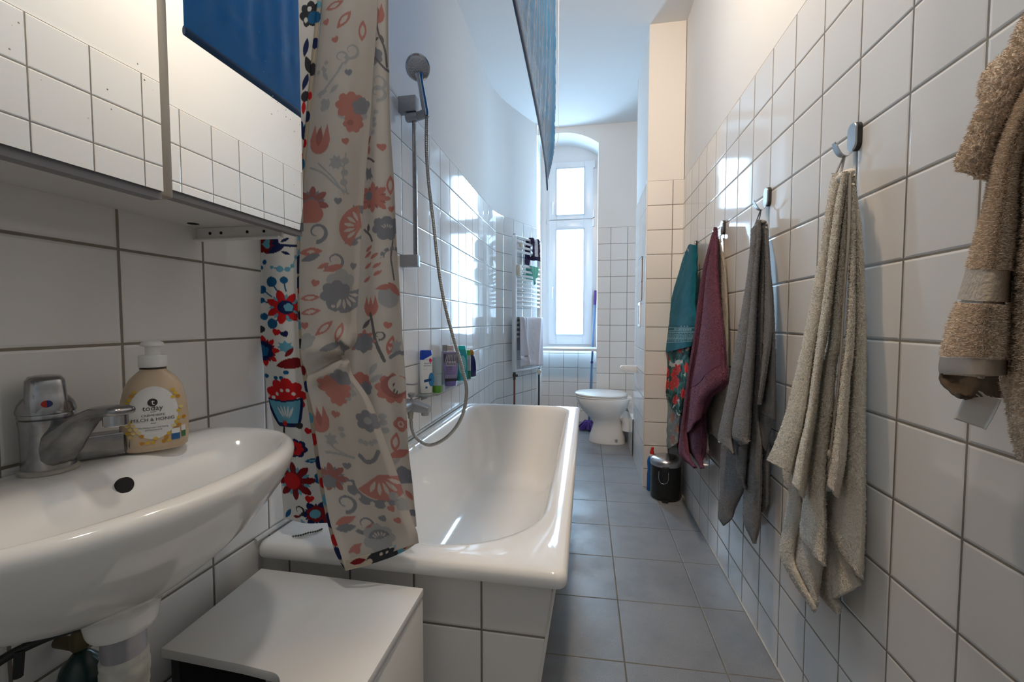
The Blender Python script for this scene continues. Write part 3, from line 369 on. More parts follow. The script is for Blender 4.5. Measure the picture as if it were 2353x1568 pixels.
MOTIFS={
'cur0':[["scal",-0.0426,1.0052,0.0236,5,90,"D"],["heart",-0.0426,1.0052,0.013,90,"L"],["leaf",-0.0109,1.0176,0.0216,60,"N"],["leaf",-0.0159,0.9929,0.0177,-30,"N"],["stroke",0,0,0.0029,"N",[[-0.0207,1.0052],[0.0109,1.0093],[0.0546,1.0093]]],["leaf",0.011,0.997,0.0098,60,"N"],["leaf",0.0132,1.0258,0.0099,-70,"N"],["dot",-0.0464,1.0463,0.0059,"B"],["dot",-0.0579,1.0586,0.0049,"B"],["dot",-0.0672,1.0627,0.0039,"B"],["stroke",0,0,0.0015,"L",[[-0.0224,1.0586],[-0.0012,1.0627],[0.0177,1.0627],[0.032,1.0545],[0.0443,1.034]]],["dot",-0.0224,1.0586,0.0039,"L"],["dot",-0.0012,1.0627,0.0069,"L"],["dot",0.0177,1.0627,0.0059,"L"],["dot",0.032,1.0545,0.005,"L"],["dot",0.0443,1.034,0.005,"L"],["dot",-0.0244,1.0914,0.0118,"B"],["stroke",0,0,0.0018,"B",[[-0.0244,1.0914],[-0.015,1.1037],[-0.0081,1.1119]]],["dot",-0.0543,1.1078,0.0089,"B"],["stroke",0,0,0.0018,"B",[[-0.0543,1.1078],[-0.0403,1.116],[-0.0241,1.1242]]],["dot",0.0082,1.0873,0.0079,"B"],["stroke",0,0,0.0018,"B",[[0.0082,1.0873],[0.0104,1.1037],[0.0127,1.1119]]],["dot",-0.0561,1.1324,0.0059,"B"],["stroke",0,0,0.0018,"B",[[-0.0561,1.1324],[-0.0446,1.1365],[-0.0332,1.1365]]],["dot",-0.0512,1.1694,0.0079,"B"],["stroke",0,0,0.0018,"B",[[-0.0512,1.1694],[-0.0353,1.1653],[-0.0194,1.153]]],["dot",-0.0285,1.1858,0.0118,"B"],["stroke",0,0,0.0018,"B",[[-0.0285,1.1858],[-0.0171,1.1817],[-0.0057,1.1694]]],["scal",0.0285,1.153,0.0297,7,0,"L"],["scal",0.0217,1.153,0.0247,7,0,"D"],["star",0.0057,1.1488,0.0394,7,90,"R","L"],["dot",0.0103,1.1488,0.0158,"N"],["scal",0.0171,1.1488,0.0099,5,0,"L"],["heart",-0.0194,1.2063,0.0098,20,"R"],["heart",0.0011,1.2104,0.0089,-20,"N"],["dot",-0.0628,1.1981,0.0079,"K"],["star",-0.0613,1.2473,0.0354,8,90,"R","D"],["scal",-0.0636,1.2473,0.0236,6,0,"N"],["scal",-0.0659,1.2473,0.0138,5,0,"B"],["leaf",-0.0012,1.2391,0.0157,0,"L"],["leaf",-0.0012,1.2391,0.0157,50,"L"],["leaf",-0.0012,1.2391,0.0157,-50,"L"],["leaf",-0.0012,1.2391,0.0157,90,"L"],["leaf",0.0105,1.276,0.0334,80,"D"],["leaf",0.0058,1.2514,0.0138,40,"D"],["dot",-0.0391,1.3089,0.0049,"B"],["dot",-0.0225,1.3089,0.0049,"B"],["dot",-0.0082,1.2966,0.0049,"B"],["dot",-0.065,1.3048,0.0049,"B"],["scal",-0.0205,1.3499,0.0412,9,90,"R"],["dot",-0.0567,1.354,0.0039,"W"],["dot",-0.0445,1.3458,0.0039,"W"],["dot",-0.0276,1.3376,0.0039,"W"],["dot",-0.0108,1.3376,0.0039,"W"],["dot",0.0012,1.3458,0.0039,"W"],["dot",0.0109,1.3581,0.0039,"W"],["cup",-0.028,1.3827,0.0403,0,"N","L"],["tulip",-0.0356,1.4114,0.0079,0,"R"],["stroke",0,0,0.003,"K",[[-0.0407,1.4238],[-0.0459,1.4402],[-0.0537,1.4525]]],["heart",0.0012,1.4196,0.0088,-20,"K"],["heart",0.0186,1.432,0.0088,20,"R"],["scal",-0.0164,1.4689,0.0215,7,0,"N"],["scal",-0.0189,1.4689,0.0166,7,0,"R"],["dot",-0.0215,1.4689,0.0059,"D"],["leaf",0.0167,1.4976,0.0137,85,"B"],["leaf",0.0167,1.4976,0.0068,85,"L"],["star",-0.0354,1.5427,0.0431,8,0,"D","L"],["dot",-0.0432,1.5427,0.0187,"R"],["scal",0.0353,1.5386,0.0166,6,0,"B"],["dot",0.0406,1.5386,0.0078,"N"],["heart",-0.0013,1.5838,0.0097,15,"R"],["star",0.0121,1.6166,0.0292,6,30,"N","N"],["scal",0.0121,1.6166,0.0185,6,0,"D"],["dot",0.0094,1.6166,0.0097,"L"],["swirl",-0.0308,1.6084,0.0137,0,"K"],["leaf",-0.0392,1.6248,0.0098,80,"D"],["leaf",-0.0661,1.6207,0.0138,30,"B"],["leaf",-0.0204,1.6371,0.0098,-30,"L"],["dot",0.0367,1.633,0.0068,"D"],["scal",0.0661,0.4883,0.0298,7,0,"K"],["dot",0.0631,0.476,0.0059,"W"],["dot",0.0512,0.5006,0.0059,"W"],["dot",0.0762,0.4965,0.014,"B"],["leaf",0.0555,0.5621,0.0218,10,"N"],["leaf",0.0667,0.6031,0.0239,-20,"K"],["leaf",0.0585,0.6401,0.0199,20,"N"],["dot",0.0601,0.6729,0.012,"K"],["leaf",0.056,0.6975,0.0159,0,"R"],["star",0.0509,0.7509,0.0238,7,0,"N","L"],["heart",0.0571,0.8083,0.01,0,"R"],["star",-0.0227,0.517,0.0331,7,0,"R","L"],["scal",-0.0266,0.6524,0.0332,7,0,"B"],["star",0.0071,0.7796,0.0334,7,0,"D","L"],["scal",-0.0119,0.8863,0.0333,7,0,"N"]],
'cur1':[["leaf",-0.0371,0.524,0.0255,70,"R"],["leaf",-0.0371,0.524,0.014,70,"W"],["leaf",-0.0068,0.5587,0.0262,35,"R"],["leaf",-0.0068,0.5587,0.0144,35,"W"],["leaf",0.0421,0.5803,0.025,0,"R"],["leaf",0.0421,0.5803,0.0138,0,"W"],["heart",-0.0258,0.6063,0.0097,-21,"R"],["heart",0.0199,0.8358,0.0095,-17,"R"],["heart",0.0115,0.9701,0.0094,0,"B"],["heart",0.0543,1.113,0.0093,9,"B"],["heart",-0.0318,1.152,0.0094,14,"R"],["heart",-0.0536,1.2429,0.0094,-4,"R"],["heart",-0.0197,1.4378,0.009,22,"R"],["heart",-0.0224,1.5461,0.0089,11,"B"],["heart",0.0498,1.6327,0.0087,-25,"R"],["heart",0.0244,1.6543,0.0087,-22,"B"],["heart",0.0559,1.6587,0.0087,-20,"R"],["heart",0.0148,0.6799,0.0096,-11,"B"],["heart",-0.0586,0.563,0.0099,-25,"R"],["heart",-0.0457,1.7063,0.0087,-21,"R"],["swirl",0.0176,0.628,0.0212,40,"L"],["swirl",-0.0068,0.6453,0.0174,-30,"L"],["dot",-0.0445,0.6583,0.0049,"L"],["dot",-0.0525,0.6713,0.0049,"L"],["dot",-0.0659,0.6799,0.0049,"L"],["dot",-0.0471,0.6756,0.0049,"L"],["stroke",0,0,0.0029,"L",[[-0.055,0.7362],[-0.0309,0.7059],[-0.0148,0.6843],[-0.0013,0.6583]]],["leaf",-0.0444,0.6886,0.0136,-30,"L"],["leaf",-0.0174,0.7189,0.0135,40,"L"],["leaf",-0.0496,0.7276,0.0136,70,"L"],["leaf",-0.0308,0.7535,0.0135,0,"L"],["dot",-0.0415,0.7622,0.0077,"L"],["dot",-0.0415,0.7492,0.0077,"L"],["scal",0.0335,0.7622,0.0362,9,0,"L"],["scal",0.0254,0.7535,0.0324,8,0,"R"],["scal",0.036,0.7925,0.0228,7,0,"R"],["scal",0.0522,0.7535,0.0209,5,0,"B"],["dot",0.028,0.7925,0.0067,"D"],["tulip",-0.0438,0.8315,0.0347,0,"R"],["leaf",-0.0465,0.8272,0.0212,0,"D"],["leaf",0.0013,0.8835,0.0171,-60,"L"],["leaf",0.0013,0.8835,0.0171,-20,"L"],["leaf",0.0013,0.8835,0.0171,20,"L"],["leaf",0.0013,0.8835,0.0171,60,"L"],["stroke",0,0,0.0024,"L",[[-0.0614,0.8965],[-0.0273,0.9094],[0.0065,0.9354],[0.0346,0.9528]]],["stroke",0,0,0.0019,"L",[[-0.0406,0.8878],[-0.0039,0.9181],[0.0244,0.9528]]],["stroke",0,0,0.0019,"L",[[0.0224,0.8618],[0.0195,0.9094],[0.0321,0.9528]]],["dot",0.0222,0.9051,0.0076,"L"],["dot",0.0223,0.8791,0.0076,"L"],["dot",0.022,0.9268,0.0076,"L"],["star",-0.0496,0.9744,0.0363,7,0,"D","B"],["scal",-0.052,0.9787,0.0172,5,0,"B"],["scal",-0.0517,0.9961,0.0286,3,0,"R"],["swirl",-0.0334,1.0394,0.0246,0,"B"],["beads",0.0486,1.022,0.0468,100,"B"],["fan",0.0734,1.0264,0.0489,-80,"R","W"],["leaf",-0.0451,1.0827,0.0246,85,"R"],["leaf",-0.0451,1.0827,0.0095,85,"W"],["leaf",-0.0449,1.0957,0.0208,70,"B"],["swirl",0.0085,1.1,0.0243,60,"B"],["leaf",0.006,1.1173,0.0205,70,"R"],["leaf",-0.0157,1.113,0.0131,60,"R"],["scal",0.0248,1.1476,0.0297,5,0,"L"],["scal",0.015,1.1736,0.0315,7,0,"B"],["fan",0.029,1.1693,0.0445,150,"B","W"],["dot",0.0078,1.1996,0.0037,"W"],["dot",0.0187,1.2126,0.0037,"W"],["leaf",-0.0423,1.1823,0.0197,85,"R"],["leaf",-0.0423,1.1823,0.0108,85,"W"],["leaf",-0.0408,1.2126,0.0206,80,"R"],["leaf",-0.0408,1.2126,0.0113,80,"W"],["leaf",-0.0094,1.2472,0.0231,45,"R"],["leaf",-0.0094,1.2472,0.0127,45,"W"],["leaf",0.0277,1.2559,0.0221,5,"R"],["leaf",0.0277,1.2559,0.0121,5,"W"],["scal",-0.0469,1.2776,0.0205,6,0,"L"],["leaf",0.0139,1.2862,0.0202,60,"B"],["leaf",0.0399,1.2862,0.0166,-20,"B"],["scal",0.0049,1.3772,0.0327,9,0,"L"],["scal",-0.001,1.3772,0.0291,8,0,"R"],["scal",0.0224,1.3555,0.0182,5,0,"B"],["scal",-0.0054,1.4031,0.0163,6,0,"R"],["tulip",-0.0573,1.4465,0.029,0,"R"],["leaf",-0.0573,1.4465,0.0163,0,"D"],["scal",0.0459,1.4508,0.0242,6,0,"B"],["dot",0.0459,1.4508,0.0081,"L"],["dot",0.0186,1.4941,0.0053,"L"],["dot",0.0287,1.4984,0.0053,"L"],["dot",0.0412,1.4984,0.0053,"L"],["dot",0.0509,1.4941,0.0053,"L"],["dot",-0.0159,1.4811,0.0054,"L"],["dot",-0.0156,1.4681,0.0054,"L"],["stroke",0,0,0.0027,"L",[[-0.0573,1.5157],[-0.032,1.5201],[-0.0039,1.5287]]],["stroke",0,0,0.0018,"L",[[-0.0462,1.4984],[-0.0342,1.5114],[-0.0142,1.5244]]],["leaf",-0.0407,1.4898,0.0144,-50,"L"],["leaf",-0.0407,1.4898,0.0144,0,"L"],["leaf",-0.0407,1.4898,0.0144,50,"L"],["stroke",0,0,0.0044,"B",[[0.009,1.5244],[0.0196,1.5374],[0.0377,1.5331],[0.0522,1.5157]]],["star",-0.0579,1.5677,0.0303,7,0,"D","B"],["scal",-0.0665,1.5764,0.0142,5,0,"B"],["beads",0.0259,1.5807,0.0526,180,"B"],["fan",0.0389,1.5634,0.0528,165,"R","W"],["swirl",-0.0437,1.6197,0.0211,10,"B"],["leaf",-0.053,1.6543,0.021,70,"R"],["leaf",-0.0557,1.6673,0.0193,85,"B"],["swirl",-0.0158,1.663,0.0209,60,"B"],["leaf",-0.0071,1.6717,0.0174,60,"R"],["scal",0.0042,1.6933,0.0295,7,0,"L"],["fan",0.0042,1.6976,0.0208,0,"B","W"],["leaf",-0.0486,1.702,0.014,70,"R"],["dot",0.06,1.6067,0.0087,"L"],["scal",0.075,1.624,0.0141,5,0,"L"],["scal",-0.0014,0.4461,0.0332,7,0,"R"],["star",-0.0421,0.3768,0.0337,7,0,"R","B"],["scal",0.037,0.3248,0.0333,7,0,"R"]],
'cur2':[["tulip",-0.0006,0.5572,0.0262,0,"R"],["leaf",-0.0006,0.5572,0.0181,0,"D"],["stroke",0,0,0.003,"K",[[-0.0006,0.5831],[0.0066,0.6091],[0.0236,0.6393],[0.0304,0.6825]]],["leaf",-0.0054,0.622,0.0101,60,"K"],["leaf",0.0161,0.6177,0.01,-20,"K"],["scal",-0.0104,0.6609,0.0221,6,0,"B"],["dot",-0.0201,0.6566,0.0101,"R"],["stroke",0,0,0.003,"K",[[-0.0068,0.6652],[0.0168,0.6825],[0.037,0.6955]]],["swirl",0.0045,0.7214,0.0219,40,"L"],["swirl",0.002,0.7473,0.0219,0,"L"],["dot",-0.0036,0.825,0.006,"L"],["dot",-0.0095,0.8423,0.006,"L"],["dot",-0.0049,0.8121,0.006,"L"],["dot",0.0007,0.7948,0.006,"L"],["heart",0.0178,0.8769,0.0108,-10,"R"],["leaf",-0.0263,0.8596,0.014,30,"D"],["leaf",-0.0257,0.8812,0.0119,0,"R"],["stroke",0,0,0.0025,"K",[[-0.0393,0.8985],[-0.0202,0.9028],[-0.0041,0.9114]]],["leaf",-0.0248,0.9374,0.0158,-50,"B"],["leaf",-0.0248,0.9374,0.0158,-20,"B"],["leaf",-0.0248,0.9374,0.0158,20,"B"],["star",-0.0083,0.9935,0.0353,8,0,"R","D"],["dot",-0.0229,0.9892,0.0099,"B"],["leaf",0.0399,0.9633,0.0233,0,"R"],["leaf",0.0399,0.9633,0.0128,0,"W"],["heart",0.0427,1.0194,0.0087,0,"R"],["scal",0.0308,1.0626,0.0291,7,0,"B"],["fan",0.031,1.0669,0.0194,0,"B","W"],["stroke",0,0,0.003,"K",[[-0.035,1.0669],[-0.0172,1.0799],[-0.0092,1.0929]]],["leaf",-0.0229,1.0626,0.0098,0,"K"],["leaf",-0.0199,1.1101,0.0107,50,"R"],["leaf",-0.0032,1.1274,0.0107,50,"R"],["leaf",0.0033,1.149,0.0106,50,"R"],["leaf",0.0055,1.1663,0.0106,50,"R"],["leaf",-0.0222,1.1231,0.0107,50,"R"],["leaf",-0.0228,1.149,0.0107,50,"R"],["leaf",-0.0257,1.1792,0.0107,50,"R"],["stroke",0,0,0.0024,"K",[[0.0462,1.0929],[0.0393,1.1274],[0.0423,1.149],[0.048,1.1792]]],["beads",0.0436,1.1274,0.0231,0,"B"],["scal",0.0358,1.2181,0.0249,2,0,"L"],["leaf",0.0238,1.1965,0.0173,70,"R"],["leaf",0.0489,1.2008,0.021,-40,"R"],["tulip",-0.0129,1.2397,0.0232,0,"R"],["stroke",0,0,0.0039,"K",[[-0.0131,1.257],[-0.0061,1.2786],[0.0038,1.3175],[0.0257,1.3607]]],["leaf",-0.0255,1.2786,0.0135,40,"K"],["swirl",0.0112,1.3045,0.0115,0,"K"],["heart",0.0304,1.2829,0.0095,10,"R"],["leaf",0.0401,1.3261,0.0228,10,"R"],["leaf",0.0401,1.3261,0.0125,10,"W"],["dot",0.0401,1.3261,0.0047,"R"],["star",-0.0319,1.3175,0.027,8,0,"R","B"],["scal",-0.0295,1.3218,0.0212,6,0,"B"],["leaf",0.0586,1.3304,0.017,-40,"L"],["leaf",0.0586,1.3304,0.017,0,"L"],["leaf",0.0586,1.3304,0.017,40,"L"],["stroke",0,0,0.0047,"B",[[0.0416,1.352],[0.0625,1.3434],[0.0784,1.3434]]],["scal",0.0477,1.4211,0.0338,9,0,"R"],["dot",0.0506,1.4168,0.0254,"D"],["dot",0.0589,1.4125,0.0197,"W"],["leaf",0.0476,1.4255,0.0056,30,"K"],["leaf",0.0556,1.4298,0.0056,30,"K"],["leaf",0.0479,1.4125,0.0056,30,"K"],["leaf",-0.0014,1.378,0.0153,30,"L"],["leaf",0.0041,1.3995,0.0152,50,"L"],["scal",-0.0398,1.4082,0.023,7,0,"R"],["scal",-0.0259,1.4211,0.0153,5,0,"B"],["dot",0.0115,1.4816,0.0066,"L"],["dot",0.0113,1.4946,0.0066,"L"],["dot",0.0133,1.5119,0.0066,"L"],["scal",0.0559,1.4989,0.0167,4,0,"R"],["dot",0.0559,1.4989,0.0074,"W"],["dot",0.0559,1.4989,0.0037,"R"],["leaf",0.0307,1.5378,0.0223,15,"R"],["leaf",0.0307,1.5378,0.0123,15,"W"],["leaf",0.0344,1.5637,0.0241,70,"R"],["scal",0.03,1.6112,0.0203,5,0,"B"],["leaf",0.0146,1.581,0.0148,60,"L"],["leaf",0.03,1.6544,0.0128,-20,"R"],["dot",0.0264,1.6933,0.0073,"N"],["scal",0.0102,0.4579,0.0263,7,0,"R"],["star",0.018,0.3628,0.0264,7,0,"R","B"]],
'hem0':[["dot",-0.0033,0.455,0.0121,"N"],["dot",0.0018,0.5316,0.0091,"L"],["dot",-0.0005,0.5631,0.0141,"B"],["dot",0.0015,0.6262,0.014,"N"],["dot",0.0002,0.6893,0.0159,"K"],["dot",-0.0011,0.7523,0.0099,"R"],["dot",-0.005,0.8019,0.0138,"N"],["dot",-0.0052,0.8649,0.0098,"R"],["dot",-0.0077,0.9145,0.0138,"B"],["dot",-0.0069,0.9686,0.0098,"L"],["dot",0.0005,1.0812,0.0087,"L"],["dot",-0.0002,1.0992,0.0077,"W"],["dot",0.0023,1.1172,0.0087,"L"],["dot",0.0011,1.1442,0.0211,"N"],["dot",0.001,1.1848,0.0153,"N"],["dot",0.0004,1.2028,0.0076,"R"],["dot",-0.0026,1.2343,0.0133,"W"],["dot",-0.0026,1.2569,0.0095,"K"],["dot",-0.0046,1.2794,0.0095,"L"],["dot",-0.0044,1.3199,0.0113,"K"],["dot",-0.0029,1.3785,0.0112,"D"],["dot",-0.0002,1.4145,0.013,"N"],["dot",-0.0065,1.4821,0.0111,"L"],["dot",-0.005,1.5272,0.0128,"R"],["dot",0.0017,1.5767,0.0145,"N"],["dot",0.0017,1.6173,0.0108,"R"],["dot",0.0021,1.6533,0.0126,"L"],["dot",0.0009,1.6938,0.016,"N"],["dot",0.0014,1.7344,0.0124,"R"],["dot",-0.001,1.7614,0.0141,"N"],["dot",-0.0054,1.7884,0.007,"K"]],
'hem1':[["leaf",-0.0023,0.0257,0.017,0,"D"],["scal",0.0005,0.0688,0.0256,6,0,"K"],["dot",0.0048,0.0485,0.0068,"W"],["dot",-0.0037,0.0717,0.0034,"W"],["dot",-0.003,0.0835,0.0034,"W"],["scal",0.0023,0.1044,0.0156,5,0,"L"],["scal",0.0027,0.0938,0.0121,5,0,"K"],["leaf",0.0009,0.1247,0.0105,40,"R"],["leaf",-0.0055,0.1331,0.007,0,"R"],["leaf",-0.0012,0.1427,0.0106,0,"B"]],
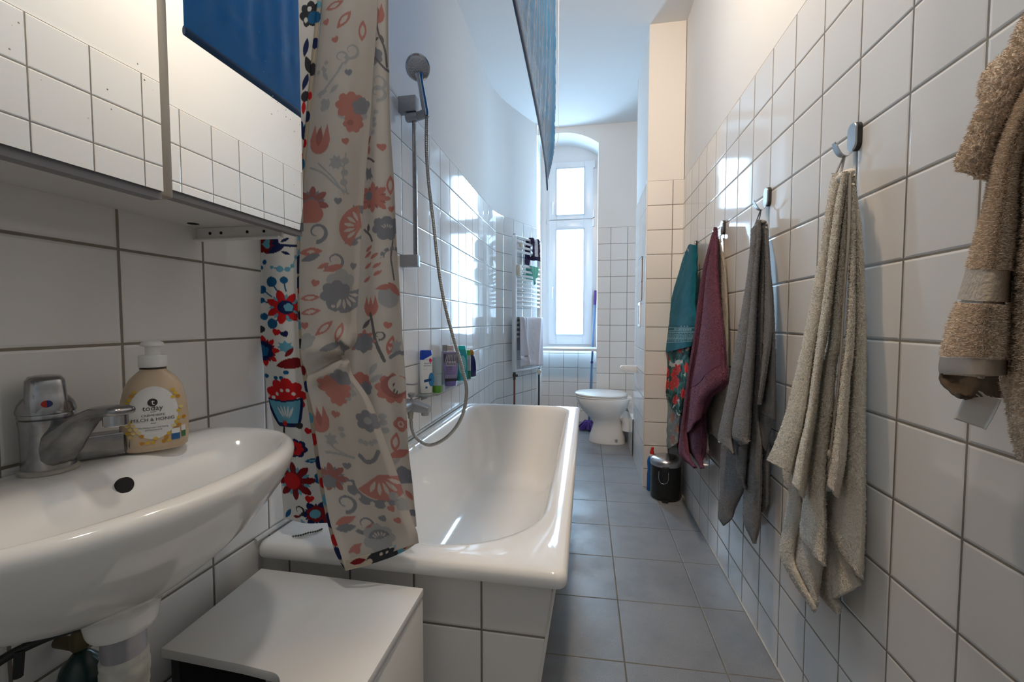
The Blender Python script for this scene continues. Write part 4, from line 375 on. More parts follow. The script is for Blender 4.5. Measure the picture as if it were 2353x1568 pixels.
'flor1':[["leaf",-0.1777,0.0534,0.0399,27.89500874443385,"G"],["leaf",-0.3054,0.2249,0.0396,178.20446862078657,"G"],["leaf",-0.1716,0.2204,0.0359,31.079615271366404,"G"],["leaf",-0.1562,0.4135,0.0283,115.32395545540318,"G"],["leaf",0.1983,0.0875,0.0323,112.85560843436342,"T"],["leaf",0.2516,0.3317,0.0352,152.0620607514183,"G"],["leaf",0.1105,0.209,0.0293,85.24581976532613,"G"],["leaf",0.2578,0.3226,0.0505,151.28328229519897,"G"],["leaf",0.2609,0.2351,0.0469,152.64793588025424,"T"],["leaf",-0.189,0.1783,0.0367,81.24703086195669,"G"],["leaf",-0.0805,0.334,0.0278,8.337959820632275,"T"],["leaf",0.3087,0.2147,0.0413,126.15816952073416,"G"],["leaf",0.3228,0.0886,0.035,36.480710911031345,"T"],["leaf",-0.0397,0.0841,0.0384,105.97836209625304,"T"],["leaf",0.1087,0.3681,0.0278,11.089843567231652,"G"],["leaf",-0.1377,0.2374,0.0525,21.986172345221465,"G"],["leaf",-0.1448,0.0227,0.0381,14.869860867165022,"G"],["leaf",0.1973,0.3896,0.0262,52.01936422215178,"G"],["leaf",0.179,0.1727,0.049,111.69188486343523,"W"],["leaf",-0.2656,0.251,0.0576,52.55915987907925,"G"],["leaf",-0.0681,0.4192,0.0354,1.6913639411216264,"G"],["leaf",-0.0275,0.1545,0.0485,179.49334719970943,"T"],["leaf",-0.1676,0.4135,0.0407,37.425031516337995,"G"],["leaf",-0.2704,0.3022,0.0487,174.71138542097282,"T"],["leaf",-0.2909,0.2033,0.0378,179.57457487585626,"G"],["leaf",0.2175,0.1261,0.0501,117.29019193186112,"G"],["leaf",-0.0169,0.1068,0.0373,6.636453266673303,"G"],["leaf",-0.0345,0.2624,0.0377,38.829560054424014,"G"],["leaf",-0.3086,0.1125,0.0381,37.451788775748064,"G"],["leaf",-0.0504,0.1147,0.0354,160.38458963517823,"G"],["leaf",0.083,0.4305,0.0361,162.1713883991103,"T"],["leaf",0.2486,0.2908,0.0253,69.74508417191765,"G"],["leaf",-0.1372,0.3703,0.0544,166.42392687337102,"G"],["leaf",-0.1225,0.1954,0.0534,56.70668741068772,"G"],["leaf",0.0245,0.2658,0.0439,48.293828226145415,"G"],["leaf",0.2936,0.0409,0.0493,173.11928714077905,"T"],["leaf",-0.2015,0.167,0.0471,138.02764933061817,"G"],["leaf",0.1096,0.0352,0.0293,114.33416220265423,"T"],["leaf",-0.0163,0.1693,0.0366,143.64238322220106,"G"],["leaf",0.273,0.0159,0.0467,20.86019449860579,"W"],["leaf",0.1804,0.1613,0.03,9.612145112211568,"G"],["leaf",-0.2165,0.2476,0.0534,101.22696220310995,"W"],["leaf",-0.0157,0.217,0.0263,6.1529669551317,"T"],["leaf",-0.2523,0.2295,0.0369,139.3403092397534,"G"],["leaf",-0.0581,0.3135,0.0411,1.8992283452221614,"W"],["leaf",-0.0978,0.042,0.0549,81.67856103635165,"G"],["leaf",0.1833,0.134,0.0303,87.5973601191151,"G"],["leaf",-0.269,0.0579,0.0491,159.361720426819,"T"],["leaf",0.3194,0.1749,0.0429,79.96308678422284,"T"],["leaf",0.2435,0.0886,0.0318,150.55955548705145,"G"],["leaf",-0.2423,0.2283,0.0402,29.307712254994872,"T"],["leaf",-0.2272,0.2045,0.0389,97.5353456681735,"G"],["leaf",0.1337,0.0136,0.033,98.09072539173782,"G"],["leaf",0.1869,0.2454,0.0378,93.72862625255742,"G"],["leaf",0.2256,0.1511,0.0439,177.44485643141604,"T"],["leaf",-0.329,0.0329,0.0611,97.93525892721335,"G"],["leaf",0.1795,0.2329,0.0487,91.19899274135298,"G"],["leaf",0.0699,0.184,0.0287,138.78758570161355,"G"],["leaf",0.3147,0.1454,0.0355,109.01174177161519,"T"],["leaf",0.1987,0.0818,0.0479,66.95786815544724,"T"],["leaf",0.198,0.2749,0.0472,13.871032390434578,"T"],["leaf",0.2782,0.0818,0.0409,58.801053251565264,"G"],["leaf",0.2467,0.2476,0.0375,135.817118654842,"G"],["leaf",0.2404,0.3226,0.0504,28.52383399629791,"T"],["leaf",0.2877,0.2692,0.0507,13.841664022545077,"G"],["leaf",-0.2071,0.1988,0.0553,39.99097012889425,"W"],["leaf",0.217,0.1306,0.0482,73.10005395551705,"T"],["leaf",-0.164,0.2033,0.0341,66.17109851141534,"T"],["leaf",-0.1047,0.2545,0.0555,161.8232030012688,"G"],["leaf",0.0419,0.4158,0.0338,78.89230783344506,"T"],["leaf",-0.3234,0.0841,0.0485,124.79208589348362,"T"],["leaf",0.2118,0.1704,0.0341,5.026191682289953,"T"],["leaf",-0.1731,0.4089,0.0581,165.59354336956685,"T"],["leaf",0.2275,0.3612,0.0464,87.02170759431328,"T"],["leaf",0.2394,0.3476,0.0467,26.77086790144443,"G"],["leaf",-0.2798,0.0648,0.031,71.62331269889789,"T"],["leaf",0.119,0.2249,0.05,47.22044261794469,"T"],["leaf",-0.1407,0.3067,0.0333,170.86364818344495,"G"],["leaf",-0.2479,0.0364,0.0603,52.030173910799896,"T"],["leaf",0.153,0.2965,0.0417,171.47032740264325,"T"],["leaf",0.139,0.2295,0.0427,130.26717229558187,"T"],["leaf",-0.2222,0.1738,0.0351,53.661324286122,"T"],["leaf",-0.2899,0.0784,0.0581,46.092691068877365,"G"],["leaf",0.0167,0.1306,0.0365,30.647459846921237,"G"],["leaf",-0.0521,0.0227,0.0514,3.41992016672767,"W"],["leaf",-0.2334,0.0738,0.0552,148.2115665284377,"G"],["leaf",-0.1801,0.0159,0.0557,95.80297152189263,"W"],["leaf",-0.0139,0.2976,0.0498,123.04251230271319,"T"],["leaf",-0.0283,0.3487,0.0497,105.7008605735882,"G"],["leaf",0.0477,0.3726,0.0353,167.48282876933166,"W"],["leaf",0.2572,0.2465,0.0249,113.75062717616781,"G"],["leaf",0.0912,0.3249,0.0409,141.18035257768744,"G"],["leaf",0.0829,0.1443,0.0474,160.4918743855229,"G"],["leaf",0.2491,0.2681,0.0423,108.84265019016533,"T"],["leaf",0.0268,0.4067,0.051,31.884405228732216,"G"],["leaf",-0.0052,0.2238,0.0421,44.97749095420784,"G"],["leaf",0.1161,0.1431,0.0407,24.808517883776673,"G"],["leaf",-0.1662,0.4146,0.0528,91.67413809150483,"G"],["leaf",-0.2762,0.1011,0.0382,171.80315988725297,"T"],["leaf",0.3079,0.0159,0.0423,38.36561281062836,"G"],["leaf",0.2704,0.3022,0.0465,53.66273562925412,"G"],["leaf",0.0815,0.1693,0.0295,88.86499103516084,"G"],["leaf",0.2257,0.3442,0.0332,124.33184661654833,"W"],["leaf",-0.1751,0.2863,0.0373,38.64759566806382,"G"],["leaf",0.2233,0.3658,0.0332,136.0410107935764,"G"],["leaf",0.2275,0.3612,0.0368,135.0509051354298,"G"],["leaf",-0.1524,0.2102,0.0282,47.44274623395746,"G"],["leaf",0.1136,0.2613,0.0408,56.299889204007926,"W"],["leaf",-0.2239,0.0488,0.0352,167.95134041941228,"T"],["leaf",-0.1731,0.2601,0.0505,116.18913085229325,"G"],["leaf",-0.0317,0.4351,0.03,43.948944907142774,"W"],["leaf",-0.2338,0.3328,0.039,156.46472977180193,"T"],["leaf",0.1787,0.3646,0.027,152.42215319604216,"G"],["leaf",0.2711,0.301,0.0449,144.22207320179382,"T"],["leaf",-0.191,0.0261,0.038,59.065328035285575,"W"],["leaf",0.0714,0.1545,0.0517,30.937448710031386,"G"],["leaf",-0.2944,0.0329,0.0351,169.14830801005644,"G"],["leaf",0.1065,0.1147,0.0494,120.66857346715248,"G"],["leaf",-0.266,0.0909,0.0336,86.17930537646001,"T"],["leaf",-0.0055,0.1386,0.0376,73.04540523079393,"G"],["leaf",0.1678,0.0261,0.0284,39.46489999742641,"G"],["leaf",-0.0352,0.3578,0.0529,121.9462497676411,"G"],["leaf",-0.0803,0.2874,0.0534,34.3143032437367,"G"],["leaf",-0.2031,0.2192,0.0287,21.199967074428727,"G"],["leaf",0.2273,0.2965,0.0489,89.51958007671293,"G"],["leaf",0.2615,0.3169,0.0465,29.472300597472366,"G"],["leaf",0.0716,0.1488,0.025,125.63625160257111,"G"],["leaf",-0.2555,0.326,0.053,75.3154463921878,"G"],["leaf",-0.1064,0.2431,0.0282,14.111271252454616,"G"],["leaf",0.3076,0.2181,0.029,110.71247565290844,"T"],["leaf",-0.1102,0.0204,0.0464,68.90481426307792,"G"],["leaf",0.1998,0.0659,0.0253,32.93299726343011,"G"],["leaf",-0.1513,0.3022,0.0435,66.94977723522373,"T"],["leaf",-0.0919,0.2738,0.0421,172.56774979119317,"G"],["leaf",-0.1492,0.1431,0.0434,97.93459137814402,"G"],["leaf",0.1022,0.3453,0.0385,149.1619095317733,"G"],["leaf",0.2478,0.2442,0.0496,25.787093484407826,"T"],["leaf",-0.194,0.3544,0.045,62.31450257713951,"G"],["leaf",0.1329,0.0307,0.047,26.857626124376733,"G"],["leaf",-0.1557,0.0352,0.0419,155.8704672049248,"G"],["leaf",0.1222,0.3078,0.0388,135.64366573642724,"G"],["leaf",0.2511,0.125,0.0347,0.477770286675252,"T"],["leaf",0.1431,0.3726,0.0348,36.03713093704258,"T"],["leaf",-0.2754,0.1783,0.0586,51.034589676490995,"W"],["leaf",0.1076,0.0886,0.0293,128.7397186851485,"T"],["leaf",0.186,0.3987,0.0261,0.6489242021462016,"G"],["leaf",0.0157,0.2158,0.0271,94.19090416498935,"G"],["leaf",0.1143,0.2567,0.038,98.8721440072193,"T"],["leaf",-0.291,0.067,0.061,160.4858097338943,"W"],["leaf",0.0052,0.2113,0.0438,23.931372357193222,"T"],["leaf",-0.2424,0.2601,0.0309,171.93666950555956,"G"],["leaf",-0.2965,0.1193,0.0508,139.3740422633357,"T"],["leaf",-0.0677,0.309,0.0413,96.54917182222648,"G"],["leaf",0.3158,0.1897,0.0501,179.69080252393584,"T"],["leaf",0.0255,0.2374,0.0408,34.89858394166255,"T"],["leaf",0.1351,0.2942,0.0498,81.30183346450322,"G"],["leaf",-0.2219,0.075,0.0583,153.03848100377525,"T"],["leaf",-0.1855,0.2011,0.0367,66.3246410702829,"T"],["leaf",-0.2237,0.0511,0.0358,161.50748088310232,"T"],["leaf",0.2215,0.0807,0.0265,179.07203253972077,"G"],["leaf",0.0058,0.0307,0.052,157.7212522769438,"T"],["leaf",0.0282,0.1,0.0321,174.09212169079274,"G"],["leaf",-0.0646,0.2567,0.0531,77.81745532390532,"T"],["leaf",-0.236,0.3294,0.0321,9.972086199744183,"G"],["leaf",-0.074,0.0761,0.0462,7.967931780138901,"G"],["leaf",0.3034,0.1465,0.0332,122.7905498733661,"G"],["leaf",-0.0976,0.05,0.0378,38.60061741014389,"G"],["leaf",0.2855,0.1818,0.0431,70.6358405081988,"G"],["leaf",-0.0366,0.2158,0.047,16.5786444505728,"G"],["leaf",-0.2406,0.1908,0.0517,136.4351171423889,"G"],["leaf",-0.1117,0.2715,0.0526,71.26087934841746,"T"],["leaf",-0.1917,0.3942,0.0558,176.39908277742384,"W"],["leaf",-0.27,0.2022,0.0607,66.25808207792043,"G"],["leaf",0.045,0.2533,0.0501,51.24014334586149,"G"],["leaf",0.0262,0.2136,0.0465,146.45500079615258,"T"],["leaf",-0.1758,0.0852,0.0423,157.8682626279686,"G"],["leaf",0.2742,0.184,0.0377,119.91024093557787,"G"],["leaf",0.2382,0.0159,0.0423,137.44084421079305,"G"],["leaf",0.2704,0.3022,0.0299,59.95448920712995,"G"],["leaf",-0.1357,0.2919,0.0437,118.93064704162741,"G"],["leaf",0.2166,0.3181,0.0502,167.17833868652187,"T"],["leaf",-0.015,0.2533,0.0483,170.2836962163858,"G"],["leaf",0.1603,0.2715,0.0309,111.88164446476513,"G"],["leaf",0.2442,0.2215,0.0458,82.71137455082574,"T"],["leaf",0.2391,0.1318,0.025,147.35595421398565,"W"],["leaf",-0.1054,0.1363,0.0364,80.87239655393347,"G"],["leaf",-0.1443,0.0341,0.0293,79.38369482755566,"T"],["leaf",0.1518,0.1068,0.0369,96.38102092863762,"T"],["leaf",0.0738,0.0807,0.0251,34.846639278531555,"W"],["leaf",-0.1676,0.4135,0.043,58.853046766091026,"G"],["leaf",0.046,0.2363,0.0442,164.7820310672005,"G"],["leaf",0.1093,0.284,0.041,47.50848917140595,"G"],["leaf",0.2375,0.1443,0.0424,157.91003972542458,"G"],["leaf",-0.2673,0.2908,0.031,131.98808364364842,"G"],["leaf",-0.2265,0.3624,0.0495,156.9718423134346,"W"],["leaf",-0.1945,0.3919,0.0424,131.90654722634378,"T"],["leaf",0.2265,0.3624,0.0284,25.975020425234206,"G"],["leaf",0.0885,0.2192,0.0495,84.96231774942089,"G"],["leaf",-0.0874,0.2306,0.0335,115.21940488371573,"G"],["leaf",0.0392,0.117,0.0442,59.77576627289623,"T"],["leaf",-0.1095,0.3999,0.0506,28.354801628007216,"W"],["leaf",-0.1774,0.4055,0.033,139.53141831062382,"T"],["leaf",0.0344,0.2647,0.0418,34.03773070281344,"G"],["leaf",0.0173,0.0398,0.034,14.508814893498181,"G"],["leaf",0.1132,0.2635,0.0246,47.6293276912828,"G"],["leaf",0.1758,0.0852,0.0457,104.77224254460721,"G"],["leaf",0.0168,0.1181,0.0282,65.25115093417132,"W"],["leaf",-0.2169,0.2033,0.0555,61.842172378417345,"T"],["leaf",0.2207,0.3397,0.0382,44.07128937310169,"W"],["leaf",-0.1985,0.2988,0.0565,33.97782110561501,"T"],["leaf",-0.0261,0.2181,0.0293,30.905991841848,"G"],["leaf",0.0486,0.1795,0.0453,65.58497159947973,"T"],["leaf",0.1669,0.042,0.0366,49.04851590711583,"G"],["leaf",-0.2496,0.267,0.0524,162.39896218769582,"T"],["leaf",0.0053,0.2022,0.0521,15.439003321332894,"G"],["leaf",0.1549,0.0511,0.0325,1.6429095603933885,"G"],["leaf",0.0057,0.0807,0.0363,32.225374772677476,"G"],["leaf",-0.1855,0.1079,0.0442,34.418373587590246,"T"],["leaf",0.1058,0.1295,0.032,78.50989026774506,"T"],["leaf",0.1154,0.2988,0.0399,140.12171149387135,"T"],["leaf",-0.1601,0.3442,0.0287,88.79569128233196,"G"],["leaf",0.176,0.4067,0.0275,67.39595047590922,"T"],["leaf",0.1461,0.1761,0.0342,62.71729334357795,"G"],["leaf",-0.0753,0.0227,0.0479,24.867915100316043,"G"],["leaf",0.2691,0.3044,0.044,166.97200246480767,"G"],["leaf",0.0165,0.1556,0.041,143.12113581582435,"G"],["leaf",-0.2248,0.2533,0.0442,138.93501943015553,"G"],["leaf",0.0047,0.2874,0.0408,162.8117564547791,"T"],["leaf",-0.1235,0.3033,0.0557,0.49006966958239584,"G"],["leaf",-0.1535,0.0784,0.0524,169.69585154336625,"G"],["leaf",-0.2334,0.1715,0.0536,142.14326209761356,"T"],["leaf",0.0091,0.4044,0.047,13.044438914799088,"G"],["leaf",-0.1339,0.2988,0.0482,167.01194658132303,"G"],["leaf",0.243,0.3431,0.0322,46.936253679335834,"G"],["leaf",-0.2865,0.2488,0.0435,47.71783889388995,"G"],["leaf",-0.1777,0.0534,0.0429,108.17213542643515,"G"],["leaf",0.2574,0.0602,0.034,140.11088150888392,"T"],["leaf",0.0868,0.2363,0.0499,121.22674251507358,"G"],["leaf",0.0056,0.1238,0.0352,50.125218198008646,"T"],["leaf",-0.2731,0.2794,0.0487,131.30398418541984,"T"],["leaf",0.1282,0.1272,0.0423,124.60575011335438,"W"],["leaf",-0.0678,0.2181,0.0478,60.22691138883948,"G"],["leaf",0.187,0.192,0.0385,152.351979035822,"G"],["leaf",-0.1762,0.2476,0.0456,178.2657148425706,"G"],["leaf",0.2288,0.125,0.0348,30.59803102739445,"T"],["leaf",-0.0119,0.3544,0.0511,142.284866692905,"T"],["leaf",-0.1957,0.3521,0.0419,38.57996133205328,"G"],["leaf",-0.2589,0.2045,0.034,46.075450429411035,"T"],["leaf",-0.3162,0.1363,0.0412,134.83410931965318,"G"],["leaf",-0.268,0.2102,0.0441,29.171318632475042,"G"],["leaf",0.1552,0.0454,0.038,19.667256773749568,"G"],["leaf",0.1107,0.2067,0.0431,33.42332856791539,"T"],["leaf",0.1031,0.1715,0.0475,23.791529018705546,"T"],["leaf",0.2935,0.1931,0.045,127.85497022353147,"W"],["leaf",0.1149,0.3828,0.0313,179.21275813598172,"G"],["leaf",-0.2008,0.1715,0.0448,55.72486928585623,"T"],["leaf",0.197,0.2454,0.0328,90.77460541815644,"G"],["leaf",0.2624,0.2817,0.0487,148.28029923342072,"W"],["leaf",-0.2591,0.1477,0.0606,30.590342275507577,"G"],["leaf",0.1623,0.2965,0.0297,30.77154047571653,"G"],["leaf",0.024,0.2783,0.0338,5.41467744550451,"G"],["leaf",0.1349,0.3453,0.0296,47.45212225417968,"G"],["leaf",-0.2177,0.3715,0.039,49.19152084213856,"G"],["leaf",-0.1987,0.3885,0.0442,176.76773736081003,"T"],["leaf",-0.1517,0.267,0.0364,94.15383116027529,"T"],["leaf",0.2871,0.2704,0.0454,150.87522740947213,"G"],["leaf",-0.2859,0.1147,0.0488,132.16598672419855,"W"],["leaf",0.2729,0.2295,0.0446,12.070768676919252,"G"],["leaf",-0.016,0.1965,0.0497,134.997980954199,"G"],["leaf",0.0367,0.2136,0.0435,104.34602849259039,"G"],["leaf",0.0952,0.4351,0.0417,88.2210633779654,"G"],["leaf",-0.1484,0.4305,0.0336,75.59640596786656,"G"],["leaf",-0.2541,0.0966,0.0423,127.07659396408005,"T"],["leaf",0.1556,0.1863,0.029,20.950039482964936,"T"],["leaf",0.1403,0.2738,0.0435,131.25042398615105,"G"],["leaf",-0.0631,0.0511,0.054,101.7674659264478,"G"],["leaf",0.1648,0.0784,0.0261,22.57558834480199,"T"],["leaf",-0.1503,0.1295,0.0508,101.33490359860436,"W"],["leaf",0.2336,0.3544,0.0491,76.47166379325569,"G"],["leaf",0.2247,0.2158,0.0476,175.64400663220837,"G"],["leaf",-0.274,0.1852,0.0494,141.55133509960368,"G"],["leaf",0.1287,0.1193,0.0445,176.31628121927977,"G"],["leaf",-0.1961,0.2011,0.0503,34.65162839917175,"G"],["leaf",-0.1198,0.0682,0.0379,39.37891711021443,"G"],["leaf",-0.1296,0.3817,0.028,27.28809123857167,"T"],["leaf",-0.1484,0.4305,0.0288,113.1974002913758,"G"],["leaf",0.1035,0.167,0.0403,128.5530499549478,"G"],["leaf",-0.1243,0.351,0.0318,175.0862924103144,"G"],["leaf",-0.0512,0.0761,0.031,85.06589117227466,"W"],["leaf",-0.1447,0.025,0.0528,26.210402951740658,"W"],["leaf",0.1639,0.0943,0.0433,103.35247418837302,"G"],["leaf",0.2959,0.0193,0.0338,39.269112933317665,"W"],["leaf",-0.0742,0.0648,0.05,28.28682343978993,"G"],["leaf",0.235,0.0534,0.0265,71.09540649166416,"W"],["leaf",0.1416,0.0886,0.0329,12.040146385343967,"G"],["leaf",0.1134,0.3578,0.0389,131.1681424206915,"G"],["leaf",0.2085,0.1908,0.0359,92.35663440686483,"W"],["leaf",-0.1622,0.418,0.0497,121.85001606017599,"T"],["leaf",-0.0387,0.1443,0.0383,132.36109738986153,"W"],["leaf",0.2419,0.2613,0.0488,4.621840119171548,"G"],["leaf",-0.3121,0.2033,0.0418,153.45414536660437,"T"],["leaf",0.0621,0.0977,0.0349,98.30990176860583,"G"],["leaf",0.2021,0.1624,0.0278,36.00013307439475,"T"],["leaf",-0.1624,0.117,0.0316,109.21068024498469,"T"],["leaf",-0.0172,0.0523,0.0442,18.856610812688217,"T"],["leaf",-0.2375,0.3272,0.0317,131.54157194007232,"G"],["leaf",0.2316,0.1818,0.0418,23.27892204179026,"T"],["leaf",0.2815,0.2817,0.0394,82.95517671920568,"T"],["leaf",-0.0056,0.125,0.0371,88.24080371952256,"W"],["leaf",0.2832,0.2783,0.0412,84.43123321412949,"G"],["leaf",0.2093,0.3794,0.0327,135.0341064397508,"G"],["leaf",0.0401,0.0568,0.0469,156.09795934204675,"G"],["leaf",-0.1629,0.2102,0.0448,136.84957694345906,"G"],["leaf",0.213,0.376,0.0405,25.51036853681612,"G"],["leaf",0.1282,0.3181,0.0482,95.36816413247485,"G"],["leaf",-0.1112,0.2022,0.0491,170.3426922869371,"G"],["leaf",0.1298,0.0977,0.035,68.50623038030704,"T"],["leaf",-0.1104,0.3453,0.0492,10.316221613257582,"G"],["leaf",0.1817,0.4021,0.0274,60.52062227456957,"G"],["leaf",0.0049,0.2681,0.0471,31.319413000704717,"T"],["leaf",0.2228,0.3578,0.0477,176.91569453527805,"T"],["leaf",-0.0509,0.3874,0.0406,49.99918288573339,"G"],["leaf",0.2375,0.3499,0.0439,88.62994843530598,"G"],["leaf",0.1743,0.2556,0.0437,75.17543721033203,"G"],["leaf",0.109,0.0511,0.0368,62.98941839282209,"T"],["leaf",0.1263,0.1545,0.0382,160.68356753569694,"T"],["leaf",0.2457,0.3397,0.0396,133.60036937868122,"W"],["leaf",-0.1887,0.2738,0.0533,179.13333988338667,"T"],["leaf",-0.1312,0.0682,0.0554,0.6332117054263398,"G"],["leaf",0.0171,0.0636,0.0485,17.004990023825886,"T"],["star",-0.0564,0.2329,0.0355,6,55,"R","D"],["star",0.0287,0.0477,0.0346,6,39,"R","D"],["star",-0.064,0.3317,0.0359,6,3,"R","D"],["star",0.1924,0.1522,0.0328,6,41,"R","D"],["star",-0.1669,0.2442,0.0375,6,45,"R","D"],["star",0.2028,0.0227,0.033,6,54,"R","D"],["star",-0.0273,0.1647,0.0352,6,34,"R","D"],["star",-0.134,0.1874,0.0369,6,24,"R","D"],["star",0.1266,0.2908,0.0333,6,10,"R","D"]],
'flor0':[["leaf",-0.1093,0.0271,0.0477,11.063943892436946,"G"],["leaf",-0.0623,0.0958,0.0629,100.13849854332985,"G"],["leaf",-0.1084,0.0203,0.0369,57.52490032587768,"G"],["leaf",-0.1294,0.1596,0.0604,54.78965823429541,"G"],["leaf",0.1167,0.1789,0.0484,165.1149892891473,"G"],["leaf",-0.0411,0.0735,0.0309,7.134737997428782,"G"],["leaf",-0.0565,0.2805,0.0535,136.37256762415169,"G"],["leaf",-0.1134,0.058,0.0423,50.78392082520776,"G"],["leaf",-0.0533,0.1402,0.0529,89.29268172648503,"G"],["leaf",-0.0176,0.0706,0.0372,31.902974341748987,"W"],["leaf",-0.0188,0.2815,0.0566,42.014465365142584,"W"],["leaf",-0.1072,0.2544,0.056,27.114779128445573,"G"],["leaf",-0.1206,0.1093,0.0372,161.47199018588543,"T"],["leaf",0.0745,0.0522,0.03,142.2900911389328,"G"],["leaf",0.1423,0.2196,0.0493,160.19863465923459,"G"],["leaf",-0.0863,0.3289,0.0324,22.518756372121615,"W"],["leaf",0.0146,0.1248,0.0329,139.18899059088832,"W"],["leaf",-0.1135,0.059,0.0597,37.59132187046249,"G"],["leaf",-0.1295,0.176,0.0476,136.75777711268879,"G"],["leaf",-0.1105,0.1248,0.0448,115.02398285832132,"G"],["leaf",-0.0849,0.1548,0.0618,34.45484799483169,"G"],["leaf",-0.1331,0.1973,0.0443,13.5668713818762,"G"],["leaf",0.0747,0.1412,0.0428,77.92110960749662,"G"],["leaf",-0.1103,0.0348,0.0538,151.8728481486298,"G"],["leaf",0.1183,0.2631,0.0329,65.56181962510439,"W"],["leaf",-0.0414,0.324,0.047,118.99655007715764,"T"],["leaf",-0.0806,0.2002,0.0614,45.33155266180387,"G"],["leaf",-0.1471,0.207,0.0552,38.00431954650089,"G"],["leaf",-0.0131,0.2254,0.0516,104.54798286612585,"W"],["leaf",0.0105,0.1296,0.0313,23.421017166381375,"T"],["leaf",0.1512,0.2544,0.0571,70.43705113362807,"W"],["leaf",-0.0332,0.0706,0.0609,15.24975257637104,"G"],["leaf",-0.1197,0.1035,0.0398,95.37490327757592,"T"],["leaf",-0.1141,0.3395,0.0584,8.71263047609737,"W"],["leaf",0.0344,0.1006,0.0468,111.11822981700419,"G"],["leaf",0.0929,0.2853,0.046,126.82150361558037,"T"],["leaf",-0.0258,0.0851,0.0353,43.367256084854795,"T"],["leaf",-0.0293,0.2312,0.046,105.24500444136399,"G"],["leaf",-0.0187,0.1238,0.0354,147.16004062862893,"T"],["leaf",-0.0689,0.3733,0.0356,159.2144239504088,"G"],["leaf",-0.0656,0.0861,0.058,140.27541280145977,"G"],["leaf",0.1091,0.2128,0.0329,130.43243181814927,"W"],["leaf",-0.0667,0.0513,0.0456,102.11299559681571,"G"],["leaf",0.0023,0.1751,0.0306,90.83759243201162,"T"],["leaf",-0.1196,0.1025,0.0366,168.40796029365842,"W"],["leaf",0.0518,0.3405,0.0589,23.294758067405354,"T"],["leaf",-0.1191,0.0996,0.0501,108.14355584465673,"T"],["leaf",-0.0921,0.3627,0.0615,97.32359583313968,"T"],["leaf",0.0749,0.0164,0.0367,155.83083717136978,"G"],["leaf",-0.1027,0.1286,0.0438,14.121994820103538,"G"],["leaf",0.013,0.029,0.0591,114.11419173540682,"G"],["leaf",0.1025,0.1267,0.0598,45.033656296156074,"G"],["leaf",-0.0383,0.0977,0.0502,17.616924191937777,"G"],["leaf",-0.0098,0.0745,0.0315,13.641322125502109,"G"],["leaf",0.1124,0.2505,0.0374,31.539770811232586,"T"],["leaf",-0.1092,0.0261,0.0583,13.52926887357049,"T"],["leaf",0.0364,0.0551,0.0599,138.13294798714864,"T"],["leaf",-0.0633,0.2563,0.0446,100.34551961250716,"G"],["leaf",-0.13,0.1625,0.0611,145.7400473462046,"G"],["leaf",0.1142,0.2302,0.0381,60.90734763415078,"G"],["leaf",-0.0477,0.176,0.0317,139.7472668937919,"G"],["leaf",-0.1171,0.0851,0.0636,118.44639750878275,"T"],["leaf",-0.0951,0.1344,0.0419,30.341089511987512,"W"],["leaf",-0.0216,0.0764,0.0579,81.38990266583002,"G"],["leaf",-0.1207,0.1103,0.0474,155.30338441127444,"G"],["leaf",0.051,0.2815,0.0475,175.56276304631425,"G"],["leaf",0.0021,0.1132,0.0299,13.294087772910402,"G"],["leaf",-0.1203,0.1074,0.0567,91.30465293244409,"G"],["leaf",-0.013,0.2215,0.0397,34.023059689249216,"W"],["leaf",0.1196,0.2969,0.0377,123.01196857648706,"G"],["leaf",-0.1117,0.2737,0.0353,157.96479509709314,"T"],["leaf",-0.0409,0.0687,0.0621,151.17391026379582,"T"],["leaf",0.1181,0.2524,0.0358,104.4578440896143,"W"],["leaf",0.0867,0.0987,0.0512,32.813366700322085,"G"],["leaf",-0.0419,0.1635,0.0576,24.936342140425403,"G"],["leaf",-0.0298,0.0871,0.0317,29.33155045867111,"T"],["leaf",-0.089,0.178,0.0565,91.95046270301032,"G"],["leaf",0.0133,0.0493,0.0455,55.8055178530004,"T"],["leaf",-0.0128,0.296,0.0539,111.04409433543763,"G"],["leaf",0.1227,0.1954,0.0417,85.24554110229084,"G"],["star",0.0027,0.2312,0.0406,6,56,"R","D"],["star",0.0401,0.0522,0.0396,6,40,"R","D"],["star",-0.0737,0.2728,0.042,6,25,"R","D"],["star",-0.0368,0.1519,0.0406,6,9,"R","D"]],
